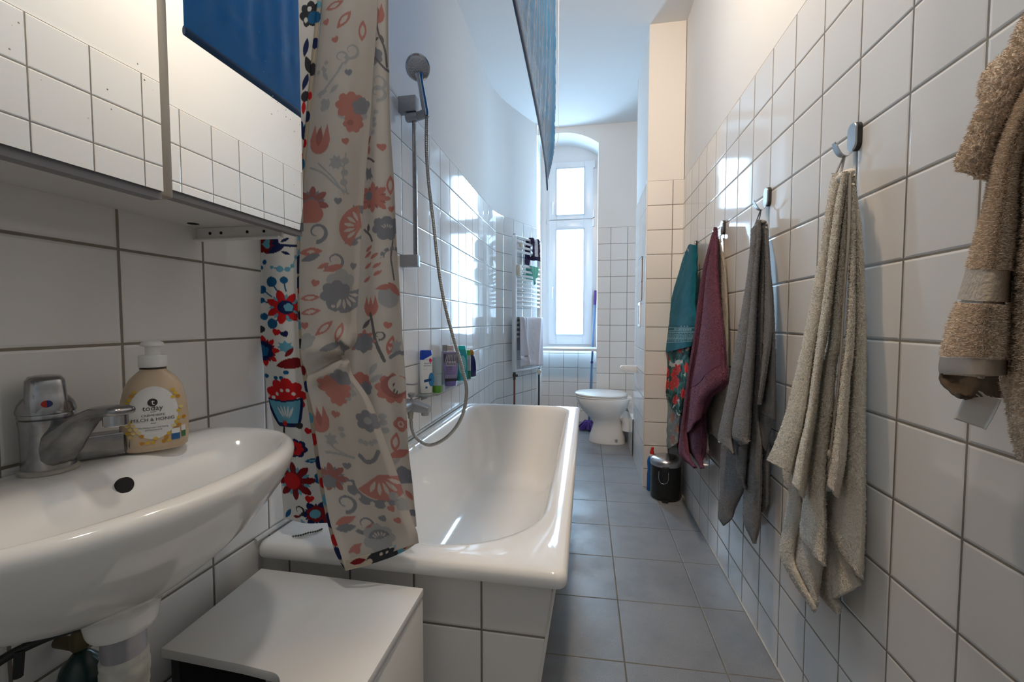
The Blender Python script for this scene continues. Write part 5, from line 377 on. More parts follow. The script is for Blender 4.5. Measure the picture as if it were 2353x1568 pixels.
'flor2':[["leaf",-0.1515,0.2763,0.0434,34.09757178244954,"T"],["leaf",0.1428,0.2411,0.0425,141.56726675920265,"T"],["leaf",0.2068,0.188,0.0337,168.65024107850036,"T"],["leaf",-0.2289,0.0646,0.0501,162.51516930694666,"G"],["leaf",0.0661,0.224,0.0548,147.20601215712372,"G"],["leaf",0.074,0.0,0.0272,108.87800586833167,"T"],["leaf",-0.0039,0.0114,0.041,78.5303093115823,"G"],["leaf",-0.1917,0.3106,0.0558,134.73590428747428,"W"],["leaf",-0.1518,0.2215,0.048,81.32367653493688,"W"],["leaf",-0.1744,0.2321,0.0349,116.5057488777497,"G"],["leaf",-0.0273,0.215,0.0322,175.87016939724347,"T"],["leaf",-0.1906,0.2232,0.0604,92.43646642048927,"G"],["leaf",0.0349,0.1079,0.0538,52.93864004681181,"G"],["leaf",-0.0919,0.2779,0.0431,95.84644220144438,"T"],["leaf",-0.2291,0.0311,0.0362,15.05807029859725,"G"],["leaf",-0.0195,0.0,0.0415,166.49378747915895,"W"],["leaf",-0.1746,0.058,0.0396,132.37123494185568,"G"],["leaf",0.0195,0.0,0.0338,96.68111616611927,"G"],["leaf",-0.1361,0.1627,0.0574,31.006446983236835,"W"],["leaf",0.1516,0.2256,0.0443,54.041569149000026,"G"],["leaf",-0.1667,0.1046,0.0551,20.36834339689588,"T"],["leaf",0.1202,0.1079,0.0287,113.020194485373,"W"],["leaf",0.2064,0.2174,0.0448,13.886614835440323,"W"],["leaf",0.0966,0.2387,0.0471,5.008896283868339,"G"],["leaf",-0.0938,0.2697,0.0468,66.84919738301626,"G"],["leaf",0.0738,0.0196,0.0359,73.948522071854,"G"],["leaf",-0.1215,0.3082,0.057,76.48748770979441,"G"],["leaf",0.1911,0.1823,0.0328,33.54343934467371,"T"],["leaf",-0.229,0.0351,0.0538,9.9055485070272,"W"],["leaf",0.0272,0.1488,0.0356,44.15712552217033,"T"],["leaf",-0.1047,0.1463,0.0505,67.3112377948649,"G"],["leaf",-0.0265,0.2648,0.0278,47.47249477640915,"T"],["leaf",-0.0117,0.1823,0.0415,163.83945003882775,"T"],["leaf",0.1002,0.2959,0.036,163.22180411741394,"W"],["leaf",-0.0644,0.2632,0.0329,46.55304297955148,"G"],["leaf",-0.1824,0.0351,0.0522,125.44484501187112,"T"],["leaf",-0.0195,0.0,0.0539,106.31725944263783,"T"],["leaf",0.0659,0.1153,0.0369,149.96807884221639,"T"],["leaf",-0.1108,0.255,0.0513,116.81675682775412,"G"],["leaf",-0.19,0.0883,0.031,78.0967687897974,"T"],["leaf",0.1899,0.1373,0.0292,0.5510577389766524,"T"],["leaf",-0.167,0.1537,0.0516,1.4649676193796002,"G"],["leaf",-0.0844,0.3016,0.031,153.72093501408506,"W"],["leaf",0.2145,0.2101,0.0324,84.15820655673785,"G"],["leaf",0.0658,0.1324,0.0331,28.39000109887221,"W"],["leaf",0.0659,0.1144,0.0511,148.92169437035326,"G"],["leaf",0.2154,0.2804,0.0277,89.74923736383592,"G"],["leaf",-0.2053,0.1193,0.0527,145.0268845859079,"W"],["leaf",0.0653,0.2485,0.0548,168.22132815827462,"G"],["leaf",-0.2288,0.0719,0.0389,145.58852176762014,"T"],["leaf",0.1665,0.1226,0.0303,60.079635236878985,"G"],["leaf",-0.0195,0.0033,0.0435,126.41984129257803,"G"],["leaf",0.2146,0.2068,0.0394,67.33013292015625,"G"],["leaf",0.0814,0.1079,0.0501,138.70765614104343,"W"],["leaf",0.1822,0.3237,0.047,24.88593685049156,"G"],["leaf",-0.0351,0.2125,0.049,93.59515829432776,"G"],["leaf",0.0662,0.1766,0.0308,90.57156442833234,"G"],["leaf",-0.2133,0.0924,0.0436,8.225734301529808,"G"],["leaf",-0.1261,0.2542,0.0522,137.18142626223968,"G"],["leaf",0.19,0.1038,0.0437,159.49574441641323,"G"],["leaf",-0.0427,0.076,0.0463,40.209970904797885,"G"],["leaf",-0.0976,0.2019,0.0478,17.900575988800096,"T"],["leaf",0.0624,0.2787,0.0329,138.87176439505907,"W"],["leaf",-0.19,0.0866,0.0516,16.68008147912169,"G"],["leaf",0.1083,0.3082,0.0457,77.27149625129618,"T"],["leaf",-0.1434,0.1128,0.0453,153.49295128210846,"T"],["leaf",-0.2131,0.1373,0.0324,153.91964644961544,"G"],["leaf",-0.0737,0.0466,0.0448,78.78965594503134,"G"],["leaf",0.0272,0.0294,0.0493,142.31595350619008,"G"],["leaf",-0.2131,0.1128,0.0311,68.4333269783462,"G"],["leaf",0.23,0.1774,0.0546,25.874029623127473,"G"],["leaf",0.1909,0.1733,0.0424,44.46713176801327,"G"],["leaf",-0.1988,0.179,0.0474,91.59644972347802,"W"],["leaf",-0.0194,0.0327,0.0301,106.8219402716353,"G"],["leaf",0.0971,0.027,0.048,167.94588714086686,"G"],["leaf",-0.0271,0.1169,0.0301,81.06235311674023,"G"],["leaf",-0.1751,0.1668,0.0508,169.40960679586047,"T"],["leaf",-0.0815,0.0376,0.0503,58.02120737237488,"G"],["leaf",-0.0271,0.1071,0.0549,3.120572717871124,"G"],["leaf",-0.1518,0.3016,0.0608,177.4238552685109,"G"],["leaf",0.1288,0.2011,0.0536,150.38184941070233,"T"],["leaf",0.0426,0.112,0.0377,12.216856985869281,"T"],["leaf",-0.1988,0.2934,0.0369,80.05604919842035,"T"],["leaf",0.1494,0.2518,0.0533,151.6857152858205,"G"],["leaf",-0.1589,0.1136,0.0606,63.5353467636448,"T"],["leaf",0.1473,0.3196,0.0283,138.73426378461372,"W"],["leaf",0.0039,0.2182,0.0359,0.33770250419478565,"G"],["leaf",0.2096,0.2575,0.034,133.97057040787274,"W"],["leaf",0.2051,0.2943,0.0549,157.2636022538792,"G"],["leaf",-0.0504,0.1177,0.0336,112.8346697024284,"G"],["star",-0.035,0.1594,0.0377,6,45,"R","D"],["star",0.1207,0.2207,0.0361,6,55,"R","D"],["star",-0.0035,0.2894,0.0374,6,58,"R","D"],["star",0.097,0.0629,0.0355,6,0,"R","D"]],
'flor3':[["leaf",0.0754,0.0516,0.029,131.30544202155153,"G"],["leaf",-0.1116,0.0421,0.0555,117.80709779622165,"W"],["leaf",-0.0805,0.0829,0.0366,55.532237267783394,"G"],["leaf",0.1065,0.0,0.0333,113.2112168136384,"G"],["leaf",-0.0762,0.077,0.0381,149.81979474677212,"T"],["leaf",0.0598,0.0797,0.0382,53.71196326997114,"T"],["leaf",-0.0463,0.0146,0.0488,16.390017145819264,"T"],["leaf",-0.0468,0.0506,0.0409,100.9758728288066,"G"],["leaf",0.0792,0.0446,0.0465,145.40211023364486,"G"],["leaf",0.1186,0.0025,0.0418,19.292095093982496,"T"],["star",-0.0222,0.0311,0.0363,6,26,"R","D"],["star",-0.0062,0.0827,0.0356,6,18,"R","D"]],
}
ASPECT={"cur0": 1.296, "cur1": 1.155, "cur2": 1.398, "hem0": 1.0, "hem1": 1.0, "flor1": 2.3, "flor0": 2.3, "flor2": 2.3, "flor3": 2.3}
# =================================================================== materials
ZT=.1137
WT=1.9137
T_RIGHT=tile_mat('glazed_tile_right',(0,1,0),.0009,.15,(0,0,1),ZT,.15)
T_LEFT=tile_mat('glazed_tile_left',(0,1,0),.1047,.15,(0,0,1),ZT,.15,gw=.0024)
ANG=Vector((.259,.61,0)).normalized()
T_ANGLE=tile_mat('glazed_tile_angled',ANG,ANG.dot(Vector((-.725,3.36,0)))-.04,.15,(0,0,1),ZT,.15)
T_FACE=tile_mat('glazed_tile_facing',(1,0,0),.213,.15,(0,0,1),ZT,.15)
T_PIL=tile_mat('glazed_tile_pillar',(1,0,0),.36,.153,(0,0,1),ZT,.15)
T_APF=tile_mat('glazed_tile_tub_front',(1,0,0),-.2115,.149,(0,0,1),.405,.15,gw=.0024)
FLOOR=tile_mat('grey_floor_tile',(1,0,0),.1239,.2967,(-.0288,1,0),1.2974-.0036,.2967,col=(.25,.26,.275),grout=(.12,.115,.10),gw=.0022,rough=.36,tilt=.004,speck=.8,stain=.35,soft=.002,bstr=.5)
PLAS=mat('painted_plaster',(.80,.80,.79),.85,bs=35,bstr=.12,bd=.002,var=.02,vs=3)
CEIL=mat('ceiling_paint',(.80,.80,.80),.9,bs=20,bstr=.1,bd=.002)
PVC=mat('white_pvc',(.74,.77,.80),.28)
SEAL=mat('window_gasket',(.55,.62,.68),.5)
CER=mat('white_ceramic',(.80,.80,.785),.10,coat=.3)
ENAM=mat('bath_enamel',(.84,.84,.83),.09,coat=.4,bs=5,bstr=.05,bd=.004)
CHROME=mat('chrome',(.50,.51,.53),.12,1.,var=.08,vs=60)
DCHROME=mat('limescaled_chrome',(.30,.30,.31),.22,1.,var=.35,vs=70,bs=150,bstr=.15)
GREYMET=mat('grey_plastic_metal',(.30,.31,.33),.35,.4,var=.15,vs=200)
DARK=mat('black_void',(.008,.008,.008),.8)
WPL=mat('white_plastic',(.80,.80,.79),.3)
CAB=mat('white_laminate',(.72,.71,.69),.35)
CABG=mat('grey_cabinet_edge',(.22,.22,.24),.45)
COPPER=mat('old_copper',(.30,.13,.09),.45,.8,var=.3,vs=40)
BRASS=mat('dark_brass',(.09,.08,.06),.5,.6)
RADW=mat('radiator_enamel',(.80,.82,.84),.3)
BEIGEP=mat('beige_plastic',(.62,.55,.42),.45)
# =================================================================== the room
def struct(name,mb,mats,smooth=False,**k):
    return tag(mb.build(name,mats,None,smooth,**k),kind='structure')
XL,XR,YB,CE=-.73,.575,-1.1,2.85
WY=4.03                                                 # plane of the window wall
WIN_L=-.462; WIN_R=.095                                 # window niche
m=MB(); m.quad((-.9,YB-.1,0),(.9,YB-.1,0),(.9,4.6,0),(-.9,4.6,0)); struct('floor',m,FLOOR)
m=MB(); m.box(-.9,.9,YB-.1,4.6,CE,CE+.05); struct('ceiling',m,CEIL)
def wall_faces(m,a,b,back,z1=CE,zt=WT,step=.003):
    """tiled part up to zt, a small ledge, plaster above set back by step; a->b is the foot of the wall"""
    a,b=Vector((*a,0)),Vector((*b,0)); k=Vector((*back,0)).normalized()*step; Z=lambda p,z:(p.x,p.y,z)
    m.quad(Z(a,0),Z(b,0),Z(b,zt),Z(a,zt),0); m.quad(Z(a,zt),Z(b,zt),Z(b+k,zt),Z(a+k,zt),1); m.quad(Z(a+k,zt),Z(b+k,zt),Z(b+k,z1),Z(a+k,z1),1)
m=MB(); Q=lambda p,z:(p[0],p[1],z)
A0,A1,A2=(XL,YB),(XL+.005,3.36),(WIN_L,3.955)
m.quad(Q(A0,0),Q(A1,0),Q(A1,WT),Q(A0,WT)); 
B0,B1,B2=(XL-.002,3.16),(XL+.003,3.36),(XL+.003+.0865,3.36+.202)
bez=[tuple((1-t)**2*B0[k]+2*t*(1-t)*B1[k]+t*t*B2[k] for k in (0,1)) for t in [i/12 for i in range(13)]]
for pl in ([(XL-.003,YB),B0],): m.quad(Q(pl[0],WT),Q(pl[1],WT),Q(pl[1],CE),Q(pl[0],CE),1)
m.quad(Q(A0,WT),Q(A1,WT),(A1[0]-.02,A1[1],WT),(A0[0]-.02,A0[1],WT),1); struct('wall_left',m,[T_LEFT,PLAS],True,angle=30)
m=MB(); m.quad(Q(A1,0),Q(A2,0),Q(A2,WT),Q(A1,WT)); m.quad(Q(A1,WT),Q(A2,WT),(A2[0]-.02,A2[1],WT),(A1[0]-.02,A1[1],WT),1)
pl=bez+[(WIN_L-.0015,3.955)]; o_=len(m.v); m.add([Q(p,z) for p in pl for z in (WT-.001,CE)],[(2*i,2*i+2,2*i+3,2*i+1) for i in range(len(pl)-1)],1); struct('wall_left_angled',m,[T_ANGLE,PLAS],True,angle=30)
m=MB(); wall_faces(m,(XR,YB),(XR,4.1),(1,0)); struct('wall_right',m,[T_RIGHT,PLAS])
m=MB(); wall_faces(m,(-.9,YB),(.9,YB),(0,-1)); struct('wall_back',m,[T_FACE,PLAS])
# window wall with an arched niche
def arch(x,y=0): cx,zc,R=-.25,2.80,.571; return zc-R+math.sqrt(max(0,R*R-(x-cx)**2))
m=MB(); wall_faces(m,(WIN_R,WY),(XR+.05,WY),(0,1)); NX=20
xs=[WIN_L+(WIN_R-WIN_L)*i/NX for i in range(NX+1)]; xo=lambda x: x-.012 if abs(x-WIN_L)<1e-6 else (x+.012 if abs(x-WIN_R)<1e-6 else x)
NB=4.45                                                  # back of the niche
ZS=.745                                                  # under the sill
wf=WY+.0036; yl=3.955
for i in range(NX):
    a,b=xs[i],xs[i+1]; ya=yl+(wf-yl)*min(1,i/4); yb=yl+(wf-yl)*min(1,(i+1)/4)
    m.quad((a,ya,arch(a)),(b,yb,arch(b)),(xo(b),yb,CE),(xo(a),ya,CE),1)          # wall above the arch
    m.quad((a,ya,arch(a)),(b,yb,arch(b)),(b,NB,arch(b)-.0),(a,NB,arch(a)-.0),1)      # soffit
m.quad((WIN_R,WY,0),(WIN_R,NB,0),(WIN_R,NB,ZS),(WIN_R,WY,ZS),2)          # right reveal, tiled foot
m.quad((WIN_R,WY,ZS),(WIN_R,NB,ZS),(WIN_R,NB,arch(WIN_R)),(WIN_R,WY,arch(WIN_R)),1)
m.quad((WIN_L,yl,0),(WIN_L,NB,0),(WIN_L,NB,ZS),(WIN_L,yl,ZS),2)
m.quad((WIN_L,yl,ZS),(WIN_L,NB,ZS),(WIN_L,NB,arch(WIN_L)),(WIN_L,yl,arch(WIN_L)),1)
m.quad((WIN_L,NB,0),(WIN_R,NB,0),(WIN_R,NB,ZS),(WIN_L,NB,ZS),0)          # below the window
T_REV=tile_mat('glazed_tile_reveal',(0,1,0),WY+.02,.15,(0,0,1),ZT,.15)
struct('wall_window',m,[T_FACE,PLAS,T_REV])
# boxed-in shaft on the right and the low boxing behind the toilet
PX,PY0,PY1=.362,2.755,3.36
m=MB(); wall_faces(m,(PX,PY0),(XR,PY0),(0,1)); struct('wall_shaft_front',m,[T_PIL,PLAS])
m=MB(); wall_faces(m,(PX,PY0),(PX,PY1),(1,0)); m.quad((PX,PY1,0),(XR,PY1,0),(XR,PY1,CE),(PX,PY1,CE),1); struct('wall_shaft_side',m,[T_RIGHT,PLAS])
m=MB(); m.quad((.356,PY1-.001,0),(.356,WY-.001,0),(.356,WY-.001,.29),(.356,PY1-.001,.29)); m.quad((.356,PY1,.29),(.356,WY-.001,.29),(XR,WY-.001,.29),(XR,PY1,.29)); struct('wall_low_boxing',m,T_RIGHT)
m=MB(); m.box(PX-.0035,PX+.002,PY0-.0035,PY0+.002,.0,WT); struct('trim_1',m,mat('corner_trim',(.72,.69,.64),.3))
m=MB(); m.box(XR-.004,XR,YB,PY0,0,.006); struct('baseboard_right',m,mat('silicone_joint',(.50,.49,.46),.5,var=.3,vs=30))
# window: frame, two sashes with panes, handles and hinges
FY=4.33
def frame_ring(m,x0,x1,z0,z1,w,y0,y1,mi=0,wb=None):
    wb=wb or w
    m.box(x0,x0+w,y0,y1,z0,z1,mi); m.box(x1-w,x1,y0,y1,z0,z1,mi); m.box(x0+w,x1-w,y0,y1,z0,z0+wb,mi); m.box(x0+w,x1-w,y0,y1,z1-w,z1,mi)
GLASS=NT('window_glass'); 
_t=GLASS.n('ShaderNodeBsdfTransparent'); _g=GLASS.n('ShaderNodeBsdfGlossy'); _g.inputs['Roughness'].default_value=.02; _x=GLASS.n('ShaderNodeMixShader'); _x.inputs[0].default_value=.06
_t.inputs[0].default_value=(.97,.99,1,1); GLASS.l(_t.outputs[0],_x.inputs[1]); GLASS.l(_g.outputs[0],_x.inputs[2]); GLASS.l(_x.outputs[0],GLASS.out.inputs[0]); GLASS=GLASS.m
w=bpy.data.objects.new('window_1',None); COL.objects.link(w); w.location=(-.17,FY,.79); tag(w,kind='structure')
m=MB(); frame_ring(m,WIN_L-.012,WIN_R+.012,.77,2.64,.065,FY,FY+.07); m.box(WIN_L+.05,WIN_R-.05,FY,FY+.07,2.035,2.085); m.box(WIN_L,-.379,FY+.005,FY+.06,.77,2.64)
n=16
for i in range(n):                                        # filler board up to the arch
    a=WIN_L-.012+(WIN_R-WIN_L+.024)*i/n; b=WIN_L-.012+(WIN_R-WIN_L+.024)*(i+1)/n; z=lambda x:arch(min(max(x,WIN_L),WIN_R))+.02
    m.add([(a,FY+.01,2.64),(b,FY+.01,2.64),(b,FY+.01,z(b)),(a,FY+.01,z(a)),(a,FY+.06,2.64),(b,FY+.06,2.64),(b,FY+.06,z(b)),(a,FY+.06,z(a))],[(0,1,2,3),(4,7,6,5),(3,2,6,7)])
m.build('window_frame',PVC,w,False)
SX0,SX1=-.384,.052
for nm,z0,z1,gz0,gz1 in (('upper_sash',2.07,2.632,2.115,2.567),('lower_sash',.818,2.062,.918,1.968)):
    m=MB(); gx0,gx1=-.306,-.037
    m.box(SX0,gx0,FY-.018,FY+.05,z0,z1); m.box(gx1,SX1,FY-.018,FY+.05,z0,z1); m.box(gx0,gx1,FY-.018,FY+.05,z0,gz0); m.box(gx0,gx1,FY-.018,FY+.05,gz1,z1)
    s=m.build(nm,PVC,w,True,bevel=.004)
    m=MB(); frame_ring(m,gx0-.012,gx1+.012,gz0-.012,gz1+.012,.014,FY-.023,FY-.012); m.build('glazing_bead',SEAL,s,False)
    m=MB(); m.box(gx0,gx1,FY+.012,FY+.018,gz0,gz1); m.build('pane',GLASS,s,False)
    hz=1.39 if nm=='lower_sash' else 2.23
    m=MB(); m.lathe([(.014,0),(.014,.008),(.008,.012),(.008,.035)],(SX0+.037,FY-.018,hz),16,'Y'); 
    m.v=[(x,2*(FY-.018)-y,z) for x,y,z in m.v]; m.tube([(SX0+.037,FY-.05,hz+.008),(SX0+.037,FY-.052,hz-.05),(SX0+.038,FY-.05,hz-.115)],[.009,.009,.007],10)
    m.build('sash_handle',PVC,s)
    for q in ((z0+.03,z1-.05)):
        m=MB(); m.lathe([(.007,0),(.007,.07)],(SX1+.012,FY-.014,q-.02),12); m.box(SX1-.002,SX1+.012,FY-.018,FY-.01,q-.02,q+.05); m.build('hinge',PVC,s)
m=MB(); m.box(WIN_L+.003,WIN_R-.002,3.99,FY+.03,.772,.797); tag(m.build('windowsill_1',PVC,None,True,bevel=.005),kind='structure')
# =================================================================== light
W=bpy.data.worlds.new('World'); SC.world=W; W.use_nodes=True
bg=W.node_tree.nodes['Background']; bg.inputs[0].default_value=(.51,.75,1,1); bg.inputs[1].default_value=SKY
def light(name,kind,loc,rot,energy,col,**k):
    d=bpy.data.lights.new(name,kind); d.energy=energy; d.color=col
    for a,b in k.items(): setattr(d,a,b)
    o=bpy.data.objects.new(name,d); COL.objects.link(o); o.location=loc; o.rotation_euler=rot; return o
for z,h in ((1.443,1.06),(2.34,.46)):
    p=light('window_portal','AREA',(-.17,FY+.10,z),(-PI/2,0,0),1,(1,1,1),shape='RECTANGLE',size=.275,size_y=h); p.data.cycles.is_portal=True
light('ceiling_lamp_front','AREA',LAMP2_POS,(0,0,0),LAMP2,(1,.92,.83),shape='DISK',size=.16)
light('ceiling_lamp','AREA',LAMP_POS,LAMP_ROT,LAMP,(1,.72,.47),shape='DISK',size=.14)
# =================================================================== camera
cd=bpy.data.cameras.new('camera'); cam=bpy.data.objects.new('camera',cd); COL.objects.link(cam); SC.camera=cam
cd.sensor_width=36; cd.lens=972/2353*36; cd.clip_start=.02
cam.location=(0,0,1.05); cam.rotation_euler=(PI/2-.0465,0,.1746)
SC.view_settings.view_transform='Standard'; SC.view_settings.look='None'; SC.view_settings.gamma=1; SC.view_settings.use_curve_mapping=False; SC.view_settings.exposure=EXPO
SC.cycles.max_bounces=8; SC.cycles.diffuse_bounces=5; SC.cycles.glossy_bounces=4; SC.cycles.transmission_bounces=6; SC.cycles.transparent_max_bounces=8; SC.cycles.sample_clamp_indirect=6; SC.cycles.caustics_reflective=False; SC.cycles.caustics_refractive=False
SC.cycles.use_denoising=True
# =================================================================== bathtub
def rr4(x0,x1,y0,y1,rn,rf,n=10):
    out=[]
    for cx,cy,r,a0 in ((x1-rf,y1-rf,rf,0),(x0+rf,y1-rf,rf,90),(x0+rn,y0+rn,rn,180),(x1-rn,y0+rn,rn,270)):
        for k in range(n+1):
            a=math.radians(a0+90*k/n); out.append((cx+r*math.cos(a),cy+r*math.sin(a)))
    return out
tub=thing('bathtub','white enamelled bathtub boxed in with white tiles along the left wall','bathtub',(-.38,1.64,0))
TX0,TX1,TY0,TY1,TZ=-.7255,-.034,.806,2.47,.556
rings=[]
def R(ins,z,rn=.02,rf=.02): rings.append([(x,y,z) for x,y in rr4(TX0+(ins if ins>0 else ins),TX1-ins,TY0+ins,TY1-ins,rn,rf)])
R(.010,TZ-.031);R(.002,TZ-.031);R(.0,TZ-.026,.022,.022);R(0,TZ-.012,.024,.024);R(.004,TZ-.003,.024,.024);R(.012,TZ,.024,.024)
def I(il,ir,inn,ifr,z,rn,rf): rings.append([(x,y,z) for x,y in rr4(-.672+il,-.098-ir,.878+inn,2.437-ifr,rn,rf)])
I(-.012,-.012,-.012,-.012,TZ+.001,.24,.13);I(0,0,0,0,TZ-.003,.24,.13);I(.009,.009,.010,.008,TZ-.016,.24,.13);I(.018,.018,.03,.018,TZ-.06,.24,.13);I(.035,.035,.08,.045,.40,.235,.135);I(.055,.055,.15,.085,.27,.22,.14);I(.08,.08,.21,.125,.20,.20,.14);I(.115,.115,.26,.18,.172,.17,.12);I(.18,.18,.34,.27,.163,.10,.08)
m=MB(); m.loft(rings,False,True); sh=m.build('tub_shell',ENAM,tub,True,angle=60)
m=MB(); m.lathe([(.026,0),(.026,.004),(.02,.006)],(-.39,1.24,.163),24); m.build('drain_ring',CHROME,sh)
zt=TZ-.029
m=MB(); m.add([(-.729,.832,0),(-.135,.832,0),(-.058,.832,zt),(-.729,.832,zt)],[(0,1,2,3)]); m.add([(-.729,.845,0),(-.135,.845,0),(-.058,.845,zt),(-.729,.845,zt)],[(0,3,2,1)]); m.build('front_tiling',T_APF,tub,False)
T_APS=tile_mat('glazed_tile_tub_side',(0,1,0),.832,.15,(0,0,1),.405,.15)
m=MB(); m.add([(-.135,.832,0),(-.135,2.44,0),(-.058,2.44,zt),(-.058,.832,zt)],[(0,1,2,3)]); m.build('side_tiling',T_APS,tub,False)
m=MB(); m.tube([(-.1355,.8315,0),(-.0575,.8315,zt)],.0035,6); m.build('corner_trim',mat('tile_corner_trim',(.75,.73,.70),.35),tub)
# wall joint of the tub
m=MB(); m.tube([(-.7265,.81,TZ+.003),(-.7265,2.46,TZ+.003)],.006,8); struct('trim_2',m,mat('tub_silicone',(.55,.55,.53),.45,var=.2,vs=40),True)
# plug chain on the rim
CHN=mat('dark_ball_chain',(.13,.12,.09),.45,.6)
def bead_chain(name,pts,r,step,mt):
    P=[Vector(p) for p in crom(pts,14)]; m=MB(); acc=0; last=P[0]; 
    def bead(p): m.lathe([(r*math.sin(PI*t/5),-r*math.cos(PI*t/5)) for t in range(1,5)],p,7)
    bead(last)
    for a,b in zip(P,P[1:]):
        d=(b-a).length; 
        while acc+d>=step:
            t=(step-acc)/d; a=a.lerp(b,t); d=(b-a).length; acc=0; bead(a)
        acc+=d
    m.tube([tuple(p) for p in P[::3]]+[tuple(P[-1])],r*.35,6); return m.build(name,mt)
o=bead_chain('plug_chain',[(-.655,.842,TZ+.004),(-.641,.850,TZ+.004),(-.632,.862,TZ+.004),(-.618,.872,TZ+.004),(-.612,.888,TZ+.003)],.0024,.0052,CHN); tag(o,'short dark ball chain lying on the bathtub rim under the curtain','chain')
# =================================================================== washbasin
bas=thing('washbasin','small white ceramic washbasin hung on the left wall below the mirror cabinet','washbasin',(-.728,.44,.85))
def sup(a,bf,bb,cx,cy,n=72,ef=2.1,eb=4.5):
    out=[]
    for k in range(n):
        t=2*PI*k/n; c,s_=math.cos(t),math.sin(t); e=ef if c>=0 else eb
        x=(bf if c>=0 else bb)*math.copysign(abs(c)**(2/e),c); y=a*math.copysign(abs(s_)**(2/e),s_); out.append((cx+x,cy+y))
    return out
BO=[(.664,.033,.033,.033,-.575,.425,2,2),(.668,.036,.036,.036,-.575,.425,2,2),(.690,.038,.038,.038,-.575,.425,2,2),(.700,.046,.044,.048,-.577,.427,2,2),(.712,.085,.072,.088,-.585,.432,2.1,2.3),(.735,.150,.112,.128,-.595,.438,2.1,3.5),(.768,.194,.142,.128,-.60,.442,2.1,4.5),(.80,.221,.163,.128,-.60,.444,2.1,4.5),(.828,.235,.175,.128,-.60,.445,2.1,4.5),(.843,.239,.178,.128,-.60,.445,2.1,4.5),(.852,.236,.175,.128,-.60,.445,2.1,4.5),(.856,.229,.167,.128,-.60,.445,2.1,4.5),
(.856,.212,.112,.085,-.558,.445,2.1,2.6),(.851,.205,.104,.079,-.558,.445,2.1,2.6),(.835,.194,.096,.062,-.556,.445,2.1,2.5),(.80,.172,.083,.044,-.552,.445,2.1,2.4),(.765,.135,.062,.030,-.55,.44,2.1,2.2),(.748,.08,.04,.02,-.555,.435,2,2),(.744,.03,.025,.025,-.57,.43,2,2)]
m=MB(); m.loft([[(x,y,z) for x,y in sup(a,bf,bb,cx,cy,ef=ef,eb=eb)] for z,a,bf,bb,cx,cy,ef,eb in BO],False,True); basin=m.build('basin',CER,bas,True,angle=70,sub=1)
m=MB(); m.lathe([(.0105,-.004),(.0105,.001),(.0,.001)],(0,0,0),24,'X'); hole=m.build('overflow_hole',DARK); hole.parent=bas; hole.location=Vector(OVER)-bas.location; hole.rotation_euler=(0,-.25,-.1)
m=MB(); m.lathe([(.021,0),(.021,.003),(.015,.002)],(-.57,.43,.744),20); m.build('waste_ring',CHROME,bas)
# siphon
PIPE=mat('greyed_metal_pipe',(.40,.40,.43),.38,.75,var=.3,vs=25,bs=60)
si=thing('drain_siphon','scuffed metal drain pipe with a tape-wrapped joint under the washbasin','pipe',(-.575,.425,.34))
m=MB(); m.lathe([(.0225,.668),(.0225,.628)],(-.575,.425,0),28); m.build('upper_pipe',PIPE,si)
TAPE=mat('white_sealing_tape',(.50,.49,.44),.7,var=.5,vs=45,bs=120,bstr=.5)
m=MB(); m.lathe([(.0225,.63),(.0245,.627),(.0245,.621),(.0235,.618),(.025,.613),(.025,.60),(.0235,.598),(.024,.585),(.0225,.583),(.0235,.57),(.0215,.55)],(-.575,.425,0),28); m.build('taped_joint',TAPE,si)
m=MB(); m.lathe([(.021,.552),(.021,.45),(.030,.44),(.030,.36),(.015,.345)],(-.575,.425,0),28); m.tube([(-.575,.425,.47),(-.64,.425,.47),(-.725,.425,.47)],.018,16); m.build('trap',PIPE,si)
HOSE=mat('black_rubber_hose',(.012,.012,.013),.5)
m=MB(); m.tube(crom([(-.60,.43,.66),(-.64,.425,.655),(-.675,.405,.648),(-.70,.372,.635),(-.712,.33,.60),(-.728,.30,.55)],6),.0055,10); m.tube([(-.685,.39,.645),(-.687,.388,.612)],.005,8); tag(m.build('supply_hose',HOSE),'thin black supply hose sagging under the left of the washbasin','hose')
v=thing('angle_valve','dark green valve body on the wall behind the drain pipe','valve',(-.728,.455,.57))
m=MB(); m.lathe([(.008,-.728),(.008,-.69)],(0,.455,.60),14,'X'); m.lathe([(.006,.59),(.011,.60),(.011,.615),(.007,.622)],(-.69,.455,0),14); m.build('valve_body',mat('brass_fitting',(.12,.10,.05),.5,.6),v)
m=MB(); m.lathe([(.004,.522),(.019,.525),(.025,.54),(.026,.56),(.021,.578),(.010,.592),(.005,.596)],(-.685,.452,0),20); m.build('valve_knob',mat('dark_green_plastic',(.004,.028,.026),.25),v)
# =================================================================== basin mixer
TC=Vector((-.688,.430,.856)); ta=thing('basin_mixer_tap','limescaled chrome single lever mixer with a red and blue dot','tap',TC)
m=MB(); m.lathe([(.0285,0),(.0285,.004),(.026,.006)],TC,28); m.build('base_ring',mat('limescale_ring',(.42,.40,.36),.6,.4,var=.3,vs=90),ta)
m=MB(); m.lathe([(.0255,.005),(.025,.03),(.0255,.060),(.0262,.066),(.0262,.069),(.025,.070),(.0265,.0715),(.0265,.0755),(.0255,.077)],TC,32)
body=m.build('body',DCHROME,ta)
def sect(c,ax,w,h,n=16,e=3):
    ax=Vector(ax).normalized(); sd=Vector((0,0,1)).cross(ax).normalized(); u=ax.cross(sd)
    return [tuple(Vector(c)+sd*(w*math.copysign(abs(math.cos(t))**(2/e),math.cos(t)))+u*(h*math.copysign(abs(math.sin(t))**(2/e),math.sin(t)))) for t in [2*PI*k/n for k in range(n)]]
